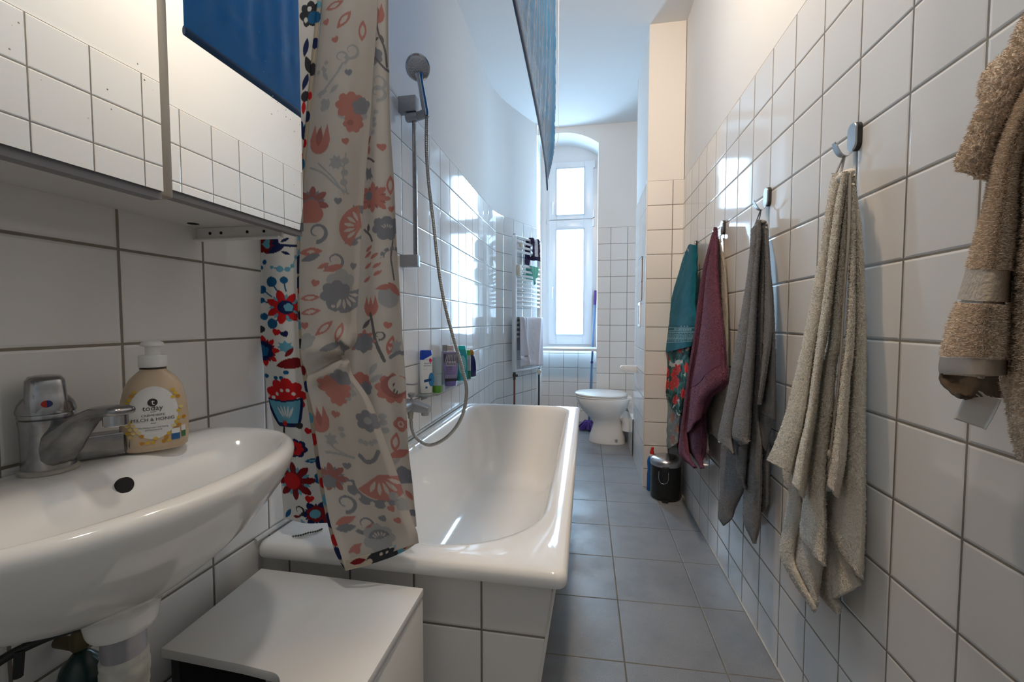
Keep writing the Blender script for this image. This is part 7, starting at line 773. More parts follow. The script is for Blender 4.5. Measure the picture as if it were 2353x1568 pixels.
for z0,z1,t0,nm,lb in ((1.674,1.708,.055,'small_clip','small beige plastic clip between the upper rails of the towel radiator'),(1.432,1.522,.022,'humidifier_block','beige plastic holder clipped to the left upright of the towel radiator')):
    c=thing(nm,lb,'clip',RP(t0,.02,z0)); m=MB(); dprism(t0-.02,t0+.022,.023,.042,z0,z1,m); m.build('body',BEIGEP,c,True,bevel=.004)
    m=MB(); dprism(t0+.023,t0+.036,.022,.036,z0+.006,z1-.006,m); m.build('cover',WPL,c,True,bevel=.002)
def drape(name,label,cat,t0,t1,ztop,zf,zb,fn,mt,th=.003,rough=0,d0=.040,parent=None,nu=40,cols=None):
    """cloth hung over a rail: front side to zf, back side to zb"""
    c=Cloth((rn.x,rn.y,0)); nv=70; L=(ztop-zf)+(ztop-zb); B=np.zeros((nv,nu,3)); 
    for i in range(nv):
        s=(ztop-zf)-L*i/(nv-1)                                      # >0 front, <0 back
        for j in range(nu):
            a=j/(nu-1); t=t0+(t1-t0)*a; z=ztop-abs(s); fr=1/(1+math.exp(-s/.006)); d=d0*fr-.010*(1-fr)+.0
            dt,dd,dz=fn(a,s); p=RP(t+dt,d+dd*(1 if s>0 else -.2)+.010*math.exp(-(s/.012)**2),z+dz); B[i,j]=p
    B=B[::-1]
    idx=np.arange(nv*nu).reshape(nv,nu); N=normals(B,(rn.x,rn.y,.2)); B=B+N*(RNG.normal(size=(nv,nu,1))*rough)
    N=normals(B,(rn.x,rn.y,.2)); mb=MB(); K=B-N*th
    mb.add(B.reshape(-1,3).tolist()+K.reshape(-1,3).tolist(),[]); n=nv*nu
    for i in range(nv-1):
        for j in range(nu-1):
            q=(idx[i,j],idx[i,j+1],idx[i+1,j+1],idx[i+1,j]); mb.f.append(q); mb.f.append(tuple(x+n for x in q[::-1])); mb.m+=[0,0]
    for q in (idx[0],idx[-1],idx[:,0],idx[:,-1]):
        for a_,b_ in zip(q,q[1:]): mb.f.append((a_,b_,b_+n,a_+n)); mb.m.append(0)
    o=mb.build(name,mt,parent,True,angle=180)
    return tag(o,label,cat) if label else o
LILAC=mat('lilac_grey_cloth',(.58,.56,.60),.8,bs=220,bstr=.25,bd=.002,var=.08,vs=25)
def ftow(a,s):
    r=.004+.004*math.sin(a*9+s*6)+.012*math.exp(-((a-.12-s*.55)/.045)**2)+.009*math.exp(-((a-.85+s*.3)/.06)**2)+.007*math.exp(-((a-.25-s*.2)/.03)**2)+.006*math.exp(-((s-.36-a*.12)/.02)**2)*(1-a)
    return (.018*(a-.5)*max(0,s)*2.2,r+.012*max(0,s), -.020*max(0,a-.75)*(1 if s<.05 else 0)+ (.012*math.sin(a*3+1) if s>.35 else 0))
drape('hand_towel','crumpled lilac grey towel over the lower rails of the towel radiator','towel',.018,RL-.004,1.092,.655,.80,ftow,LILAC,rough=.0006)
PURP=mat('dark_purple_chenille',(.045,.030,.10),.95,var=.5,vs=220,bs=260,bstr=.8,bd=.004)
mit=thing('cleaning_cloth','dark purple fringed cloth with a pale centre over the top radiator rails','cloth',RP(.27,.02,1.60))
drape('purple_back',None,None,.20,.285,1.772,1.72,1.545,lambda a,s:(-.03*max(0,-s)*3,0,0),PURP,parent=mit,rough=.002,nu=18)
drape('pale_front',None,None,.235,.32,1.774,1.615,1.72,lambda a,s:(.05*max(0,s),.004,0),mat('pale_grey_microfibre',(.52,.52,.56),.9,bs=200,bstr=.4),parent=mit,nu=20)
for t0,t1 in ((.225,.243),(.318,.336)): drape('purple_edge',None,None,t0,t1,1.778,1.600,1.72,lambda a,s:(.05*max(0,s),.009,0),PURP,parent=mit,rough=.003,nu=10,th=.008)
drape('purple_edge',None,None,.232,.338,1.622,1.592,1.60,lambda a,s:(.006,.012,0),PURP,parent=mit,rough=.003,nu=20,th=.008)
MINT=mat('mint_cloth',(.17,.55,.46),.8,bs=250,bstr=.3,bd=.002)
def fm(a,s):
    if s>0: return (.06*s*2*(1-a)+.02*math.sin(a*8)*s*4-.35*s*(a-.3),.010*math.sin(a*14)+.05*s,.16*s*abs(a-.30)*4)
    return (-.10*s*a,0,0)
drape('mint_cloth','small mint green cloth knotted over the middle radiator rails','cloth',.20,.32,1.532,1.365,1.40,fm,MINT)
# =================================================================== toilet
to=thing('toilet','white floor standing toilet with closed lid beside the tiled shaft','toilet',(.14,3.76,0))
YC=3.765
def egg(z,xf,xb,w,cx=None,n=48,eb=3.):
    cx=xb-.16 if cx is None else cx; out=[]
    for k in range(n):
        t=2*PI*k/n; c,s_=math.cos(t),math.sin(t)
        if c<0: x=cx-(cx-xf)*abs(c); y=w*math.copysign(abs(s_)**.95,s_)
        else: x=cx+(xb-cx)*abs(c)**(2/eb); y=w*math.copysign(abs(s_)**(2/eb*1.35 if False else .80),s_)
        out.append((x,YC+y,z))
    return out
m=MB(); m.loft([egg(0,.025,.338,.118,.19),egg(.012,.022,.338,.118,.19),egg(.06,.036,.335,.108,.19),egg(.12,.055,.325,.098,.19),egg(.165,.062,.318,.097,.19),egg(.21,.030,.322,.115,.18),egg(.26,-.022,.335,.145,.16),egg(.31,-.065,.352,.167,.14),egg(.35,-.082,.365,.175,.13),egg(.385,-.088,.375,.178,.13),egg(.392,-.084,.372,.174,.13)]); m.build('pan',CER,to,True,angle=70)
m=MB(); m.loft([egg(.392,-.088,.345,.176,.12),egg(.395,-.092,.350,.180,.12),egg(.404,-.092,.350,.180,.12),egg(.4075,-.088,.346,.176,.12)]); m.build('seat',WPL,to,True,angle=50)
m=MB(); m.loft([egg(.409,-.090,.345,.178,.12),egg(.412,-.096,.352,.184,.12),egg(.422,-.096,.352,.184,.12),egg(.430,-.085,.345,.172,.12),egg(.434,-.04,.31,.13,.12),egg(.4355,.08,.18,.03,.12)]); m.build('lid',WPL,to,True,angle=50)
m=MB(); m.box(.340,.385,YC-.10,YC+.10,.385,.405); m.build('hinge_bar',WPL,to,True,bevel=.006)
m=MB(); m.tube(crom([(.30,3.70,.235),(.325,3.69,.24),(.345,3.68,.215),(.352,3.68,.17),(.352,3.68,.12)],6),.048,18); m.lathe([(.054,.0),(.054,.02)],(.0,3.69,.22),24,'X'); m.v=[(x if i<len(m.v)-48 else x+.318,y,z) for i,(x,y,z) in enumerate(m.v)]; m.build('waste_elbow',WPL,to,True,angle=50)
m=MB(); m.lathe([(.012,0),(.012,.003),(.004,.006)],(.255,YC-.125,.045),12); m.build('floor_screw',CHROME,to)
ph=thing('flush_lever_arm','white rounded lever arm sticking out of the tiled shaft above the toilet','lever',(PX,3.2,.70))
m=MB(); m.loft([[ (x,3.185+dy,z) for x,z in [(PX+.004,.675),(PX+.004,.725),(.268,.727),(.250,.722),(.243,.705),(.250,.688),(.268,.680)]] for dy in (0,.03)]); m.build('arm',WPL,ph,True,bevel=.003)
m=MB(); m.lathe([(.011,0),(.011,-.004),(.009,-.005),(.008,-.003)],(.272,3.185,.703),18,'Y'); m.build('round_button',CER,ph)
acc=thing('access_panel','white tiled access panel standing slightly open in the side of the shaft','panel',(PX,3.04,1.19))
m=MB(); m.box(PX-.004,PX+.0,2.955,3.13,1.19,1.485); m.build('dark_gap',mat('dark_gap',(.03,.022,.018),.8),acc,False)
m=MB(); m.box(PX-.007,PX-.003,2.945,3.121,1.188,1.477); m.build('tile',T_RIGHT,acc,False)
sk=thing('switch_plate','white plate with a small round symbol on the side of the shaft','switch plate',(PX,3.05,1.0))
m=MB(); m.box(PX-.008,PX+.001,2.985,3.10,1.01,1.18); m.build('plate',WPL,sk,True,bevel=.003)
m=MB(); m.box(PX-.0085,PX-.0078,3.0,3.085,1.03,1.16); m.build('inset',CER,sk,False)
for dz in (-.012,.012): m=MB(); m.lathe([(.010,0),(.010,-.001),(.0075,-.001),(.0075,0)],(PX-.0085,3.043,1.10+dz),20,'X',cap0=False,cap1=False); m.build('symbol',GREYP,sk,False)
# mop
mo=thing('mop','floor mop with a pale blue handle and purple grip leaning in the window niche','mop',(.02,4.2,0))
MB_=mat('pale_blue_pole',(.14,.24,.42),.35,.2); MPU=mat('purple_plastic',(.09,.03,.22),.4)
a=Vector((.030,4.19,.06)); b=Vector((.083,4.29,1.355)); l=lambda t: tuple(a.lerp(b,t))
m=MB(); m.tube([l(0),l(.89)],.011,14); m.build('pole',MB_,mo); m=MB(); m.tube([l(.89),l(.9),l(.99),l(1)],[.012,.0145,.0145,.011],14); m.build('grip',MPU,mo); m=MB(); m.tube([l(.445),l(.46)],.0135,14); m.build('joint_ring',MPU,mo)
m=MB()
for i in range(60):
    an=random.uniform(0,2*PI); r=random.uniform(.04,.11); p=[(.02+.02*math.cos(an),4.17+.02*math.sin(an),.075),(.02+.5*r*math.cos(an),4.15+.6*r*math.sin(an),.05+random.uniform(0,.02)),(.01+r*math.cos(an),4.13+r*math.sin(an),.013)]; m.tube(crom(p,4),.007,6)
m.build('mop_head',mat('violet_mop_yarn',(.10,.035,.22),.9,var=.5,vs=60),mo)
# =================================================================== bin and cleaner
BC=Vector((.472,2.612,0)); bi=thing('pedal_bin','small black pedal bin with a steel lid in the corner of the shaft','bin',BC)
SPK=NT('speckled_black_steel'); SPK.base(SPK.mix(SPK.smooth(SPK.noise(260,SPK.obj(),2,.8),.55,.75),(.006,.006,.006),(.07,.07,.072)),.35); SPK=SPK.m
STEEL=mat('brushed_steel',(.55,.55,.56),.25,1.,bs=90,bstr=.05)
m=MB(); m.lathe([(.080,0),(.085,.004),(.0855,.012),(.0855,.205)],BC,48); m.build('body',SPK,bi,True,angle=50)
m=MB(); m.lathe([(.0875,.200),(.089,.204),(.089,.224),(.086,.233),(.070,.245),(.045,.252),(.02,.255),(.001,.2555)],BC,48); m.build('lid',STEEL,bi,True,angle=50)
BDv=Vector((-.18,-1,0)).normalized(); BS=Vector((BDv.y*-1,BDv.x,0))
m=MB(); q=lambda a,s_,z: tuple(BC+BDv*a+BS*s_+Vector((0,0,z))); m.loft([[q(.084,-.02,z0),q(.084,.02,z0),q(.096,.018,z0),q(.096,-.018,z0)] for z0 in (.178,.205)]); m.build('lid_tab',mat('black_tab',(.012,.012,.013),.3),bi,True,bevel=.004)
HB=Vector((-.30,-1,0)).normalized(); HS=Vector((-HB.y,HB.x,0)); q2=lambda a,s_,z: tuple(BC+HB*a+HS*s_+Vector((0,0,z)))
m=MB(); m.tube(crom([q2(.080,-.026,.178),q2(.091,-.026,.174),q2(.095,-.026,.14),q2(.096,-.018,.118),q2(.0965,0,.110),q2(.096,.018,.118),q2(.095,.026,.14),q2(.091,.026,.174),q2(.080,.026,.178)],6),.0019,8); m.build('wire_handle',STEEL,bi)
m=MB(); m.loft([[q(.082,-.02,z),q(.082,.02,z),q(.105,.015,z),q(.105,-.015,z)] for z in (.004,.012)]); m.build('pedal',mat('black_pedal',(.012,.012,.013),.4),bi)
CBt=Vector((.405,2.70,0)); cbo=thing('toilet_cleaner_bottle','blue toilet cleaner bottle with a red cap standing beside the pedal bin','bottle',CBt)
BLUE=mat('cleaner_blue',(.01,.10,.36),.25); F=frame2(CBt,(-.15,-1))
m=MB(); m.loft([ering(F,a,b,z,e=3) for a,b,z in ((.026,.019,0),(.028,.021,.004),(.028,.021,.05),(.0275,.02,.10),(.024,.019,.13),(.027,.02,.16),(.028,.02,.185),(.022,.017,.205),(.013,.012,.215))]); bb=m.build('bottle',BLUE,cbo,True,angle=60)
m=MB(); m.loft([ering(F,a,b,z,e=2) for a,b,z in ((.0135,.0125,.213),(.0135,.0125,.228))]); m.build('neck',WPL,cbo)
m=MB(); m.loft([ering((lambda u,d,z:F(u+max(0,(z-.25))*.2,d,z)),a,b,z,e=2) for a,b,z in ((.0125,.0115,.228),(.013,.012,.24),(.010,.0095,.248),(.0085,.008,.256),(.0085,.008,.268),(.004,.004,.272))]); m.build('cap',mat('red_cap',(.55,.015,.012),.3),cbo)
patch(F,[(.0,.018),(.024,.018),(.024,.056),(.0,.056)],.0215,WPL,bb,'barcode_patch')
m=MB()
for i in range(7): m.add([F(u,.0218,z+i*.0044) for u,z in ((.003,.022),(.021,.022),(.021,.0238),(.003,.0238))],[(0,1,2,3)])
m.build('barcode',INK,bb,False)
# =================================================================== wall hooks
HKM=mat('brushed_hook_steel',(.42,.43,.44),.32,.9); HKB=mat('black_rubber_pad',(.02,.02,.022),.6)
HOOKZ=1.449
HL=['steel wall hook holding the fluffy brown towel, nearest the right edge','steel wall hook carrying the long beige towel','steel wall hook carrying the dark grey towel','steel wall hook carrying the purple towel','steel wall hook carrying the teal towel, nearest the shaft']
def hook():
    h=thing('wall_hook',HL[0],'hook',(XR,.60,HOOKZ),0,'steel hooks in a row on the right wall')
    y0=.60; rr=[(y0+a,HOOKZ+b) for a,b in rrect(.0150,.030,.0145,8)]
    m=MB(); m.loft([[(XR-d,y,z) for y,z in rr] for d in (0,.010)]); m.build('rubber_pad',HKB,h)
    m=MB(); m.loft([[(XR-d,y0+(y-y0)*s,HOOKZ+(z-HOOKZ)*s) for y,z in rr] for d,s in ((.010,1.0),(.0125,1.0),(.0135,.96))]); m.build('plate',HKM,h)
    prof=crom([(XR-.0125,HOOKZ-.020),(XR-.013,HOOKZ-.032),(XR-.020,HOOKZ-.0405),(XR-.032,HOOKZ-.038),(XR-.041,HOOKZ-.026),(XR-.047,HOOKZ-.010)] and [(XR-.0125,HOOKZ-.020,0),(XR-.013,HOOKZ-.032,0),(XR-.020,HOOKZ-.0405,0),(XR-.032,HOOKZ-.038,0),(XR-.041,HOOKZ-.026,0),(XR-.047,HOOKZ-.010,0)],6)
    m=MB(); rings=[]
    for i,(x,z,_) in enumerate(prof):
        t=i/(len(prof)-1); w=.0045 if t<.35 else .0045+.0035*min(1,(t-.35)/.35)
        if t>.93: w*=.7
        rings.append([(x-.0012,y0-w,z-.0006),(x-.0012,y0+w,z-.0006),(x+.0012,y0+w,z+.0006),(x+.0012,y0-w,z+.0006)])
    m.loft(rings); m.build('tongue',HKM,h,True,angle=35)
    return h
def copy_thing(root):
    r=root.copy(); COL.objects.link(r)
    for ch in list(root.children):
        c=ch.copy(); COL.objects.link(c); c.parent=r
        for g in ch.children: d=g.copy(); COL.objects.link(d); d.parent=c
    return r
h0=hook()
for y,lb in zip((1.05,1.50,1.95,2.41),HL[1:]):
    r=copy_thing(h0); r.location=(XR,y,HOOKZ); r['label']=lb
# =================================================================== towels on the hooks
REFX=(-1,-.25,0)
def towel(name,label,cat,sheets,mt,res,th,rough,lump,tufts,tl,droop=.5,tw=.0006,y=1.05,loop=None,extra=None,ripple=None):
    t=thing(name,label,cat,(XR-.03,y,HOOKZ-.03))
    c=Cloth(REFX)
    for s in sheets: c.sheet(s,res,th,rough,lump,tufts=tufts,tl=tl,droop=droop,tw=tw,ripple=ripple)
    c.build('cloth',mt,t)
    if loop:
        tops=np.concatenate([np.array(STRIPS[s][0],float).reshape(-1,3)/1000 for s in sheets]); tops=tops[tops[:,2]>tops[:,2].max()-.03]; tc=tops.mean(0); wy=np.ptp(tops[:,1])*.36
        if len(tops)>12:
            m=MB(); m.lathe([(max(.001,math.sin(PI*q/8)),-math.cos(PI*q/8)) for q in range(9)],(0,0,0),20); m.v=[(tc[0]+x*.010,tc[1]+yy*wy,tc[2]-.008+z*.011) for x,yy,z in m.v]; m.build('gathered_top',mt,t)
        for a in loop[1:]:
            m=MB(); p=[Vector(q) for q in crom(a,5)]; rings=[]
            for q in p: rings.append([(q.x-.0008,q.y-.0035,q.z),(q.x-.0008,q.y+.0035,q.z),(q.x+.0008,q.y+.0035,q.z),(q.x+.0008,q.y-.0035,q.z)])
            m.loft(rings); m.build('hanging_loop',loop[0],t,True)
    return t
LOOPB=mat('beige_loop_tape',(.36,.32,.27),.8); LOOPG=mat('grey_loop_tape',(.10,.10,.105),.8)
BEI=terry_mat('beige_terry',(.95,.78,.65)); GRY=terry_mat('grey_terry',(.24,.235,.235)); PUR=terry_mat('plum_terry',(.20,.070,.115)); CRE=terry_mat('cream_terry',(.50,.47,.42)); TEA=terry_mat('teal_terry',(.0,.13,.18)); BRO=terry_mat('brown_terry',(.76,.60,.46),scale=500)
HT=HOOKZ-.0385
bt=towel('beige_towel','long beige terry towel hanging in folds from the second hook','towel',['beige%d'%i for i in (0,1,2,4,5,6,7,8,9)],BEI,.0024,.005,.0006,.0003,8,.0026,.2,.0006,1.05,
 (LOOPB,[(XR-.025,1.052,HT),(XR-.030,1.066,1.385),(XR-.034,1.085,1.355)],[(XR-.025,1.049,HT),(XR-.028,1.052,1.385),(XR-.034,1.052,1.350)]))
c=Cloth(REFX); c.sheet('beigehem',.004,.003); c.build('selvage_edge',LOOPB,bt)
m=MB(); B,_,_=cloth_grid('beigehem',4,4); p=B[-1].mean(0); m.lathe([(.001,.006),(.004,.003),(.0052,-.003),(.0045,-.009),(.001,-.012)],tuple(p),14); m.build('hem_knot',LOOPB,bt)
towel('grey_towel','dark grey terry towel with two hanging corners on the third hook','towel',['grey%d'%i for i in range(9)],GRY,.0028,.005,.0005,.0003,8,.0022,.2,.0005,1.50,
 (LOOPG,[(XR-.025,1.502,HT),(XR-.030,1.513,1.385),(XR-.036,1.522,1.36)],[(XR-.025,1.499,HT),(XR-.028,1.500,1.385),(XR-.034,1.50,1.36)]))
PBAND=mat('plum_woven_band',(.145,.052,.085),.95,spec=.1,bs=260,bstr=.7,bd=.003)
pt=towel('purple_towel','plum purple terry towel with a smooth woven band near its hem','towel',['purple0','purple1','purple2'],PUR,.003,.006,.0009,.0004,7,.0024,.2,.0005,1.95,
 (LOOPG,[(XR-.03,1.952,HT),(XR-.033,1.955,1.40)]),ripple=lambda U,V,w,h:.007*np.cos(U/(w*.5+1e-6)*5.0)*np.clip(V/.1,0,1)*np.clip(w/.05,0,1))
# the woven band runs across the main sheet
B,U,V=cloth_grid('purple1',60,220); N=normals(B,REFX); B=B+N*(.007*np.cos(U/((U.max()-U.min())*.5)*5.0))[...,None]*np.clip(V/.1,0,1)[...,None]
m=MB(); nrow=7; pts=[]
for j in range(1,59):
    f0=.700-.135*(j/59.); 
    for k in range(nrow):
        i=(f0+.052*k/(nrow-1))*219; i0=int(i); pts.append(tuple((B[i0,j]*(1-(i-i0))+B[i0+1,j]*(i-i0))+N[i0,j]*.0016))
n_=58
m.add(pts,[(a*nrow+k,(a+1)*nrow+k,(a+1)*nrow+k+1,a*nrow+k+1) for a in range(n_-1) for k in range(nrow-1)]); m.build('woven_band',PBAND,pt)
towel('cream_towel','cream towel mostly hidden behind the plum purple towel','towel',['cream0','cream1'],CRE,.004,.005,.0004,.0004,5,.0024,.2,.0005,1.95,(LOOPB,[(XR-.018,1.948,HT+.006),(XR-.016,1.938,1.385)]))
# teal towel with a printed border, and the flowered cloth under it
TPAL={'W':(.0,.13,.18)}
def teal_border(U,V,C):
    L=V.max(); y=V; pale=np.array((.34,.55,.58)); band=np.array((.0,.105,.145)); a=L-.130; b=L-.036
    C[(y>a)&(y<b)]=band
    for q in (a+.015,a+.032,a+.040,b-.004): C[abs(y-q)<.0009]=pale
    for u0 in (-.060,.016,.085):                                 # light woven letters
        for i,ch in enumerate('BORI'):
            x=U-(u0+i*.0085); Y=y-(a+.0075); h=abs(Y)<.0038; e=abs(x)<.0028; t=.0010
            s_={'B':h&e&((abs(x+.0022)<t)|(abs(x-.0018)<t)|(abs(abs(Y)-.0033)<.0007)|(abs(Y)<.0006)),'O':h&e&((abs(abs(x)-.0021)<t)|(abs(abs(Y)-.0031)<.0008)),
                'R':h&e&((abs(x+.0022)<t)|((abs(x-.0018)<t)&(abs(Y+.002)<.0018))|((abs(Y+.0033)<.0007)|(abs(Y)<.0006))|((abs(x-Y*.6)<t)&(Y>0))),'I':h&(abs(x)<t)}[ch]
            C[s_]=pale
    def scroll(xc,yc,r,sg,wd=.0008):
        x=sg*(U-xc); Y=sg*(y-yc); rr=np.hypot(x,Y); th=(np.arctan2(Y,x)+PI)/(2*PI)
        for tn in (0,1): 
            C[(abs(rr-r*(.18+.41*(th+tn)))<wd)&(rr<r*1.02)]=pale
    for k in range(-12,13):
        scroll(k*.0165,a+.0236,.0068,1 if k%2 else -1)
        scroll(k*.036,a+.060,.0165,1 if k%2 else -1,.0011); scroll(k*.036+.018,a+.078,.010,-1 if k%2 else 1,.0010)
tt=thing('teal_towel','teal towel with a pale scroll pattern border on the hook beside the shaft','towel',(XR-.03,2.41,HOOKZ-.03))
TM=attr_mat('teal_printed_terry',.9,0,700,.08,.1,.8,.0015)
c=Cloth(REFX); c.sheet('teal0',.003,.005,.0006,.0008,color=paint('teal0',TPAL)); c.sheet('teal1',.0010,.005,.0005,.001,color=paint('teal1',TPAL,teal_border)); c.build('cloth',TM,tt)
FPAL={'W':(.55,.52,.46),'R':(.56,.016,.012),'D':(.75,.10,.03),'G':(.006,.05,.045),'T':(.03,.14,.11)}
FREV={'W':(.40,.41,.39),'R':(.42,.20,.16),'D':(.42,.26,.2),'G':(.24,.28,.27),'T':(.28,.32,.30)}
ft=thing('flowered_cloth','white cloth printed with red lilies and dark leaves below the teal towel','cloth',(XR-.07,2.40,1.1))
FM=attr_mat('flower_print_fabric',.8,.1)
c=Cloth(REFX); c.sheet('flor0',.0016,.002,0,.0015,color=paint('flor0',FPAL)); c.sheet('flor1',.0016,.002,0,.002,color=paint('flor1',FPAL)); c.sheet('flor3',.002,.002,0,.001,color=paint('flor3',FPAL)); c.build('printed_side',FM,ft)
c=Cloth(REFX); c.sheet('flor2',.002,.002,0,.002,color=paint('flor2',FREV)); c.build('reverse_side',FM,ft)
# big fluffy towel at the right edge
bw=thing('fluffy_brown_towel','fluffy brown towel with a rolled end, cut off by the right edge','towel',(XR-.05,.60,HOOKZ-.03))
c=Cloth(REFX)
for s in ('brown0','brown1','brown4'): c.sheet(s,.003,.006,.0010,.0016,tufts=40,tl=.0036,droop=.25,tw=.0006)
def cuff(U,V,w,h): f=V/h; return np.where((f>.70)&(f<.79),-.004,0)+np.where(f>.955,-.004,0)
c.sheet('brown2',.003,.006,.0003,0,ripple=cuff,tufts=0); c.build('cloth',BRO,bw)
# pile on the rolled end, left out along the woven border and the hem
B,U,V=cloth_grid('brown2',70,240); N=normals(B,REFX); k=46000; ii=RNG.uniform(0,238.9,k); jj=RNG.uniform(0,68.9,k); f=ii/239; ok=~(((f>.695)&(f<.795))|(f>.945)); ii,jj=ii[ok],jj[ok]; k=len(ii)
i0,j0=ii.astype(int),jj.astype(int); fi,fj=(ii-i0)[:,None],(jj-j0)[:,None]; p=(B[i0,j0]*(1-fj)+B[i0,j0+1]*fj)*(1-fi)+(B[i0+1,j0]*(1-fj)+B[i0+1,j0+1]*fj)*fi
dr=N[i0,j0]+RNG.normal(size=(k,3))*.4; dr[:,2]-=.25; dr/=np.linalg.norm(dr,axis=1,keepdims=True); Lh=(.0036*RNG.uniform(.6,1.3,k))[:,None]; sd=np.cross(dr,RNG.normal(size=(k,3))); sd/=np.linalg.norm(sd,axis=1,keepdims=True)
tv=np.stack([p-sd*.00065,p+sd*.00065,p+dr*Lh],1).reshape(-1,3); m=MB(); m.add(tv.tolist(),[(3*i,3*i+1,3*i+2) for i in range(k)])
me=bpy.data.meshes.new('pile'); me.from_pydata((tv-np.array(bw.location)).tolist(),[],m.f); me.materials.append(BRO); o=bpy.data.objects.new('pile',me); COL.objects.link(o); o.parent=bw; o['kind']='stuff'
rows=[]
BANDM=mat('brown_woven_band',(.42,.34,.26),.9,bs=160,bstr=.8,bd=.004)
def band(nm,f0,f1,off,mt):
    m=MB(); P=[]; R_=8
    for k in range(R_):
        i=int((f0+(f1-f0)*k/(R_-1))*239); P+=[tuple(B[i,j]+N[i,j]*off) for j in range(70)]
    m.add(P,[(a*70+j,a*70+j+1,(a+1)*70+j+1,(a+1)*70+j) for a in range(R_-1) for j in range(69)]); return m.build(nm,mt,bw)
band('woven_border',.70,.79,.0005,BANDM); band('hem',.952,.998,.0005,mat('brown_hem_tape',(.25,.20,.155),.8))
c=Cloth(REFX); c.sheet('brown3',.004,.005,.0008,.001); c.build('inside_of_roll',terry_mat('brown_terry_shaded',(.16,.115,.08)),bw)  # same brown terry, darkened so the colour carries the shade inside the roll
c=Cloth(REFX); c.sheet('tag',.004,.0006); c.build('care_tag',mat('white_care_tag',(.56,.48,.39),.75,bs=200,bstr=.1),bw)
# =================================================================== shower curtain
VIV={'W':(.78,.77,.74),'R':(.62,.012,.016),'D':(.24,.006,.012),'B':(.008,.13,.30),'N':(.006,.018,.10),'L':(.16,.46,.60),'K':(.035,.036,.045)}
REV={'W':(.68,.63,.57),'R':(.60,.29,.25),'D':(.47,.22,.20),'B':(.33,.335,.36),'N':(.30,.30,.34),'L':(.50,.50,.49),'K':(.23,.22,.225)}
cu=thing('shower_curtain','folk flower printed shower curtain gathered at the near end of the bathtub','shower curtain',(-.5,.80,.56))
VM=attr_mat('printed_curtain_face',.7,.25,400,0,.3,.15); RM=attr_mat('curtain_reverse',.75,.45,400,0,.25,.15)
REFY=(.4,-1,0)
rip=lambda U,V,w,h: .004*np.sin(U*70+V*3)
c=Cloth(REFY); c.sheet('cur0',.0011,.0012,0,.0004,color=paint('cur0',VIV),ripple=lambda U,V,w,h:.006*np.cos(U*48+.6)); c.build('printed_panel',VM,cu)
def pinch(U,V,w,h):
    a=1.318-U*.40; m=1/(1+np.exp(-(U+.035)/.012))                       # crease runs up to the right edge
    d=.016*np.exp(-((V-a+.030)/.026)**2)*m-.020*np.exp(-((V-a)/.009)**2)*m+.012*np.exp(-((V-a-.028)/.018)**2)*m
    f=np.exp(-((V-a)/.10)**2); ang=np.arctan2(U-.055,V-a); d+=.0035*np.sin(ang*9)*f*np.clip(np.hypot(U-.055,V-a)/.03,0,1)
    return d+.004*np.sin(U*38+1+V*2)
    a=h*.662; g=np.exp(-((V-a)/.05)**2); return .010*np.sin((U-.02)*240/(1+abs(V-a)*14))*g*np.clip((U+.06)*12,0,1)-.010*np.exp(-((V-a)/.02)**2)*np.exp(-((U-.02)/.05)**2)+.004*np.sin(U*38+1+V*2)
c=Cloth(REFY); c.sheet('cur1',.0011,.0012,0,.0004,color=paint('cur1',REV),ripple=pinch); c.build('reverse_panel',RM,cu)
c=Cloth(REFY); c.sheet('cur2',.0011,.0012,0,.0004,color=paint('cur2',REV),ripple=lambda U,V,w,h:.004*np.cos(U*90)); c.build('reverse_fold',RM,cu)
VH=dict(VIV); VH['W']=(.62,.54,.42)
c=Cloth(REFY); c.sheet('hem0',.0013,.0012,color=paint('hem0',VH)); c.sheet('hem1',.0012,.0012,color=paint('hem1',VH)); c.build('turned_hem',VM,cu)
tops=np.concatenate([np.array(STRIPS[s][0],float).reshape(-1,3)/1000 for s in ('cur0','cur1','cur2')]); rz=float(tops[:,2].mean())+.02; ry=float(np.median(tops[:,1]))
m=MB(); m.tube([(-.7285,ry,rz),(-.22,ry,rz)],.011,16); m.tube([(-.23,ry,rz),(-.23,ry,CE)],.007,12); m.lathe([(.03,-.7285),(.03,-.722),(.013,-.715)],(0,ry,rz),20,'X'); m.build('rod',WPL,cu)
for x in np.linspace(-.70,-.44,9): m=MB(); m.tube([(x,ry+.021*math.cos(t),rz-.012+.024*math.sin(t)) for t in [2*PI*k/20 for k in range(21)]],.0025,8,caps=False); m.build('ring',WPL,cu)
# =================================================================== shower roller blind
bl=thing('shower_roller_blind','blue shell patterned shower roller blind hanging from the ceiling beside the bathtub','shower blind',(-.15,1.4,2.82))
BPATH=[(-.152,.855,1.722),(-.1565,1.19,1.720),(-.161,1.47,1.712),(-.168,1.72,1.692),(-.176,1.885,1.657)]
bp=np.array(crom(BPATH,24)); nv,nu=150,len(bp)
B=np.zeros((nv,nu,3)); zz=np.linspace(0,1,nv)**1.5
for i,s in enumerate(zz):
    z=bp[:,2]+(2.80-bp[:,2])*s; k=np.exp(-(z-bp[:,2])/.16); B[i,:,0]=-.150*(1-k)+bp[:,0]*k; B[i,:,1]=bp[:,1]+(.02*s)*(bp[:,1]>1.7)*((bp[:,1]-1.7)/.18); B[i,:,2]=z
wr=.0018*np.sin(bp[:,1]*95)[None]+.0022*np.sin(bp[:,1]*41+1)[None]+lumps(nv,nu,5,.0010)
edge=np.clip((np.arange(nu)/(nu-1)-.90)/.1,0,1)[None]**1.5; rag=RNG.normal(size=(nv,1))*.0015
B[:,:,0]+=wr*np.clip(zz*8,0,1)[:,None]+edge*(.016+rag)*np.clip((1-zz)*1,0,1)[:,None]*np.clip(zz*9,0,1)[:,None]
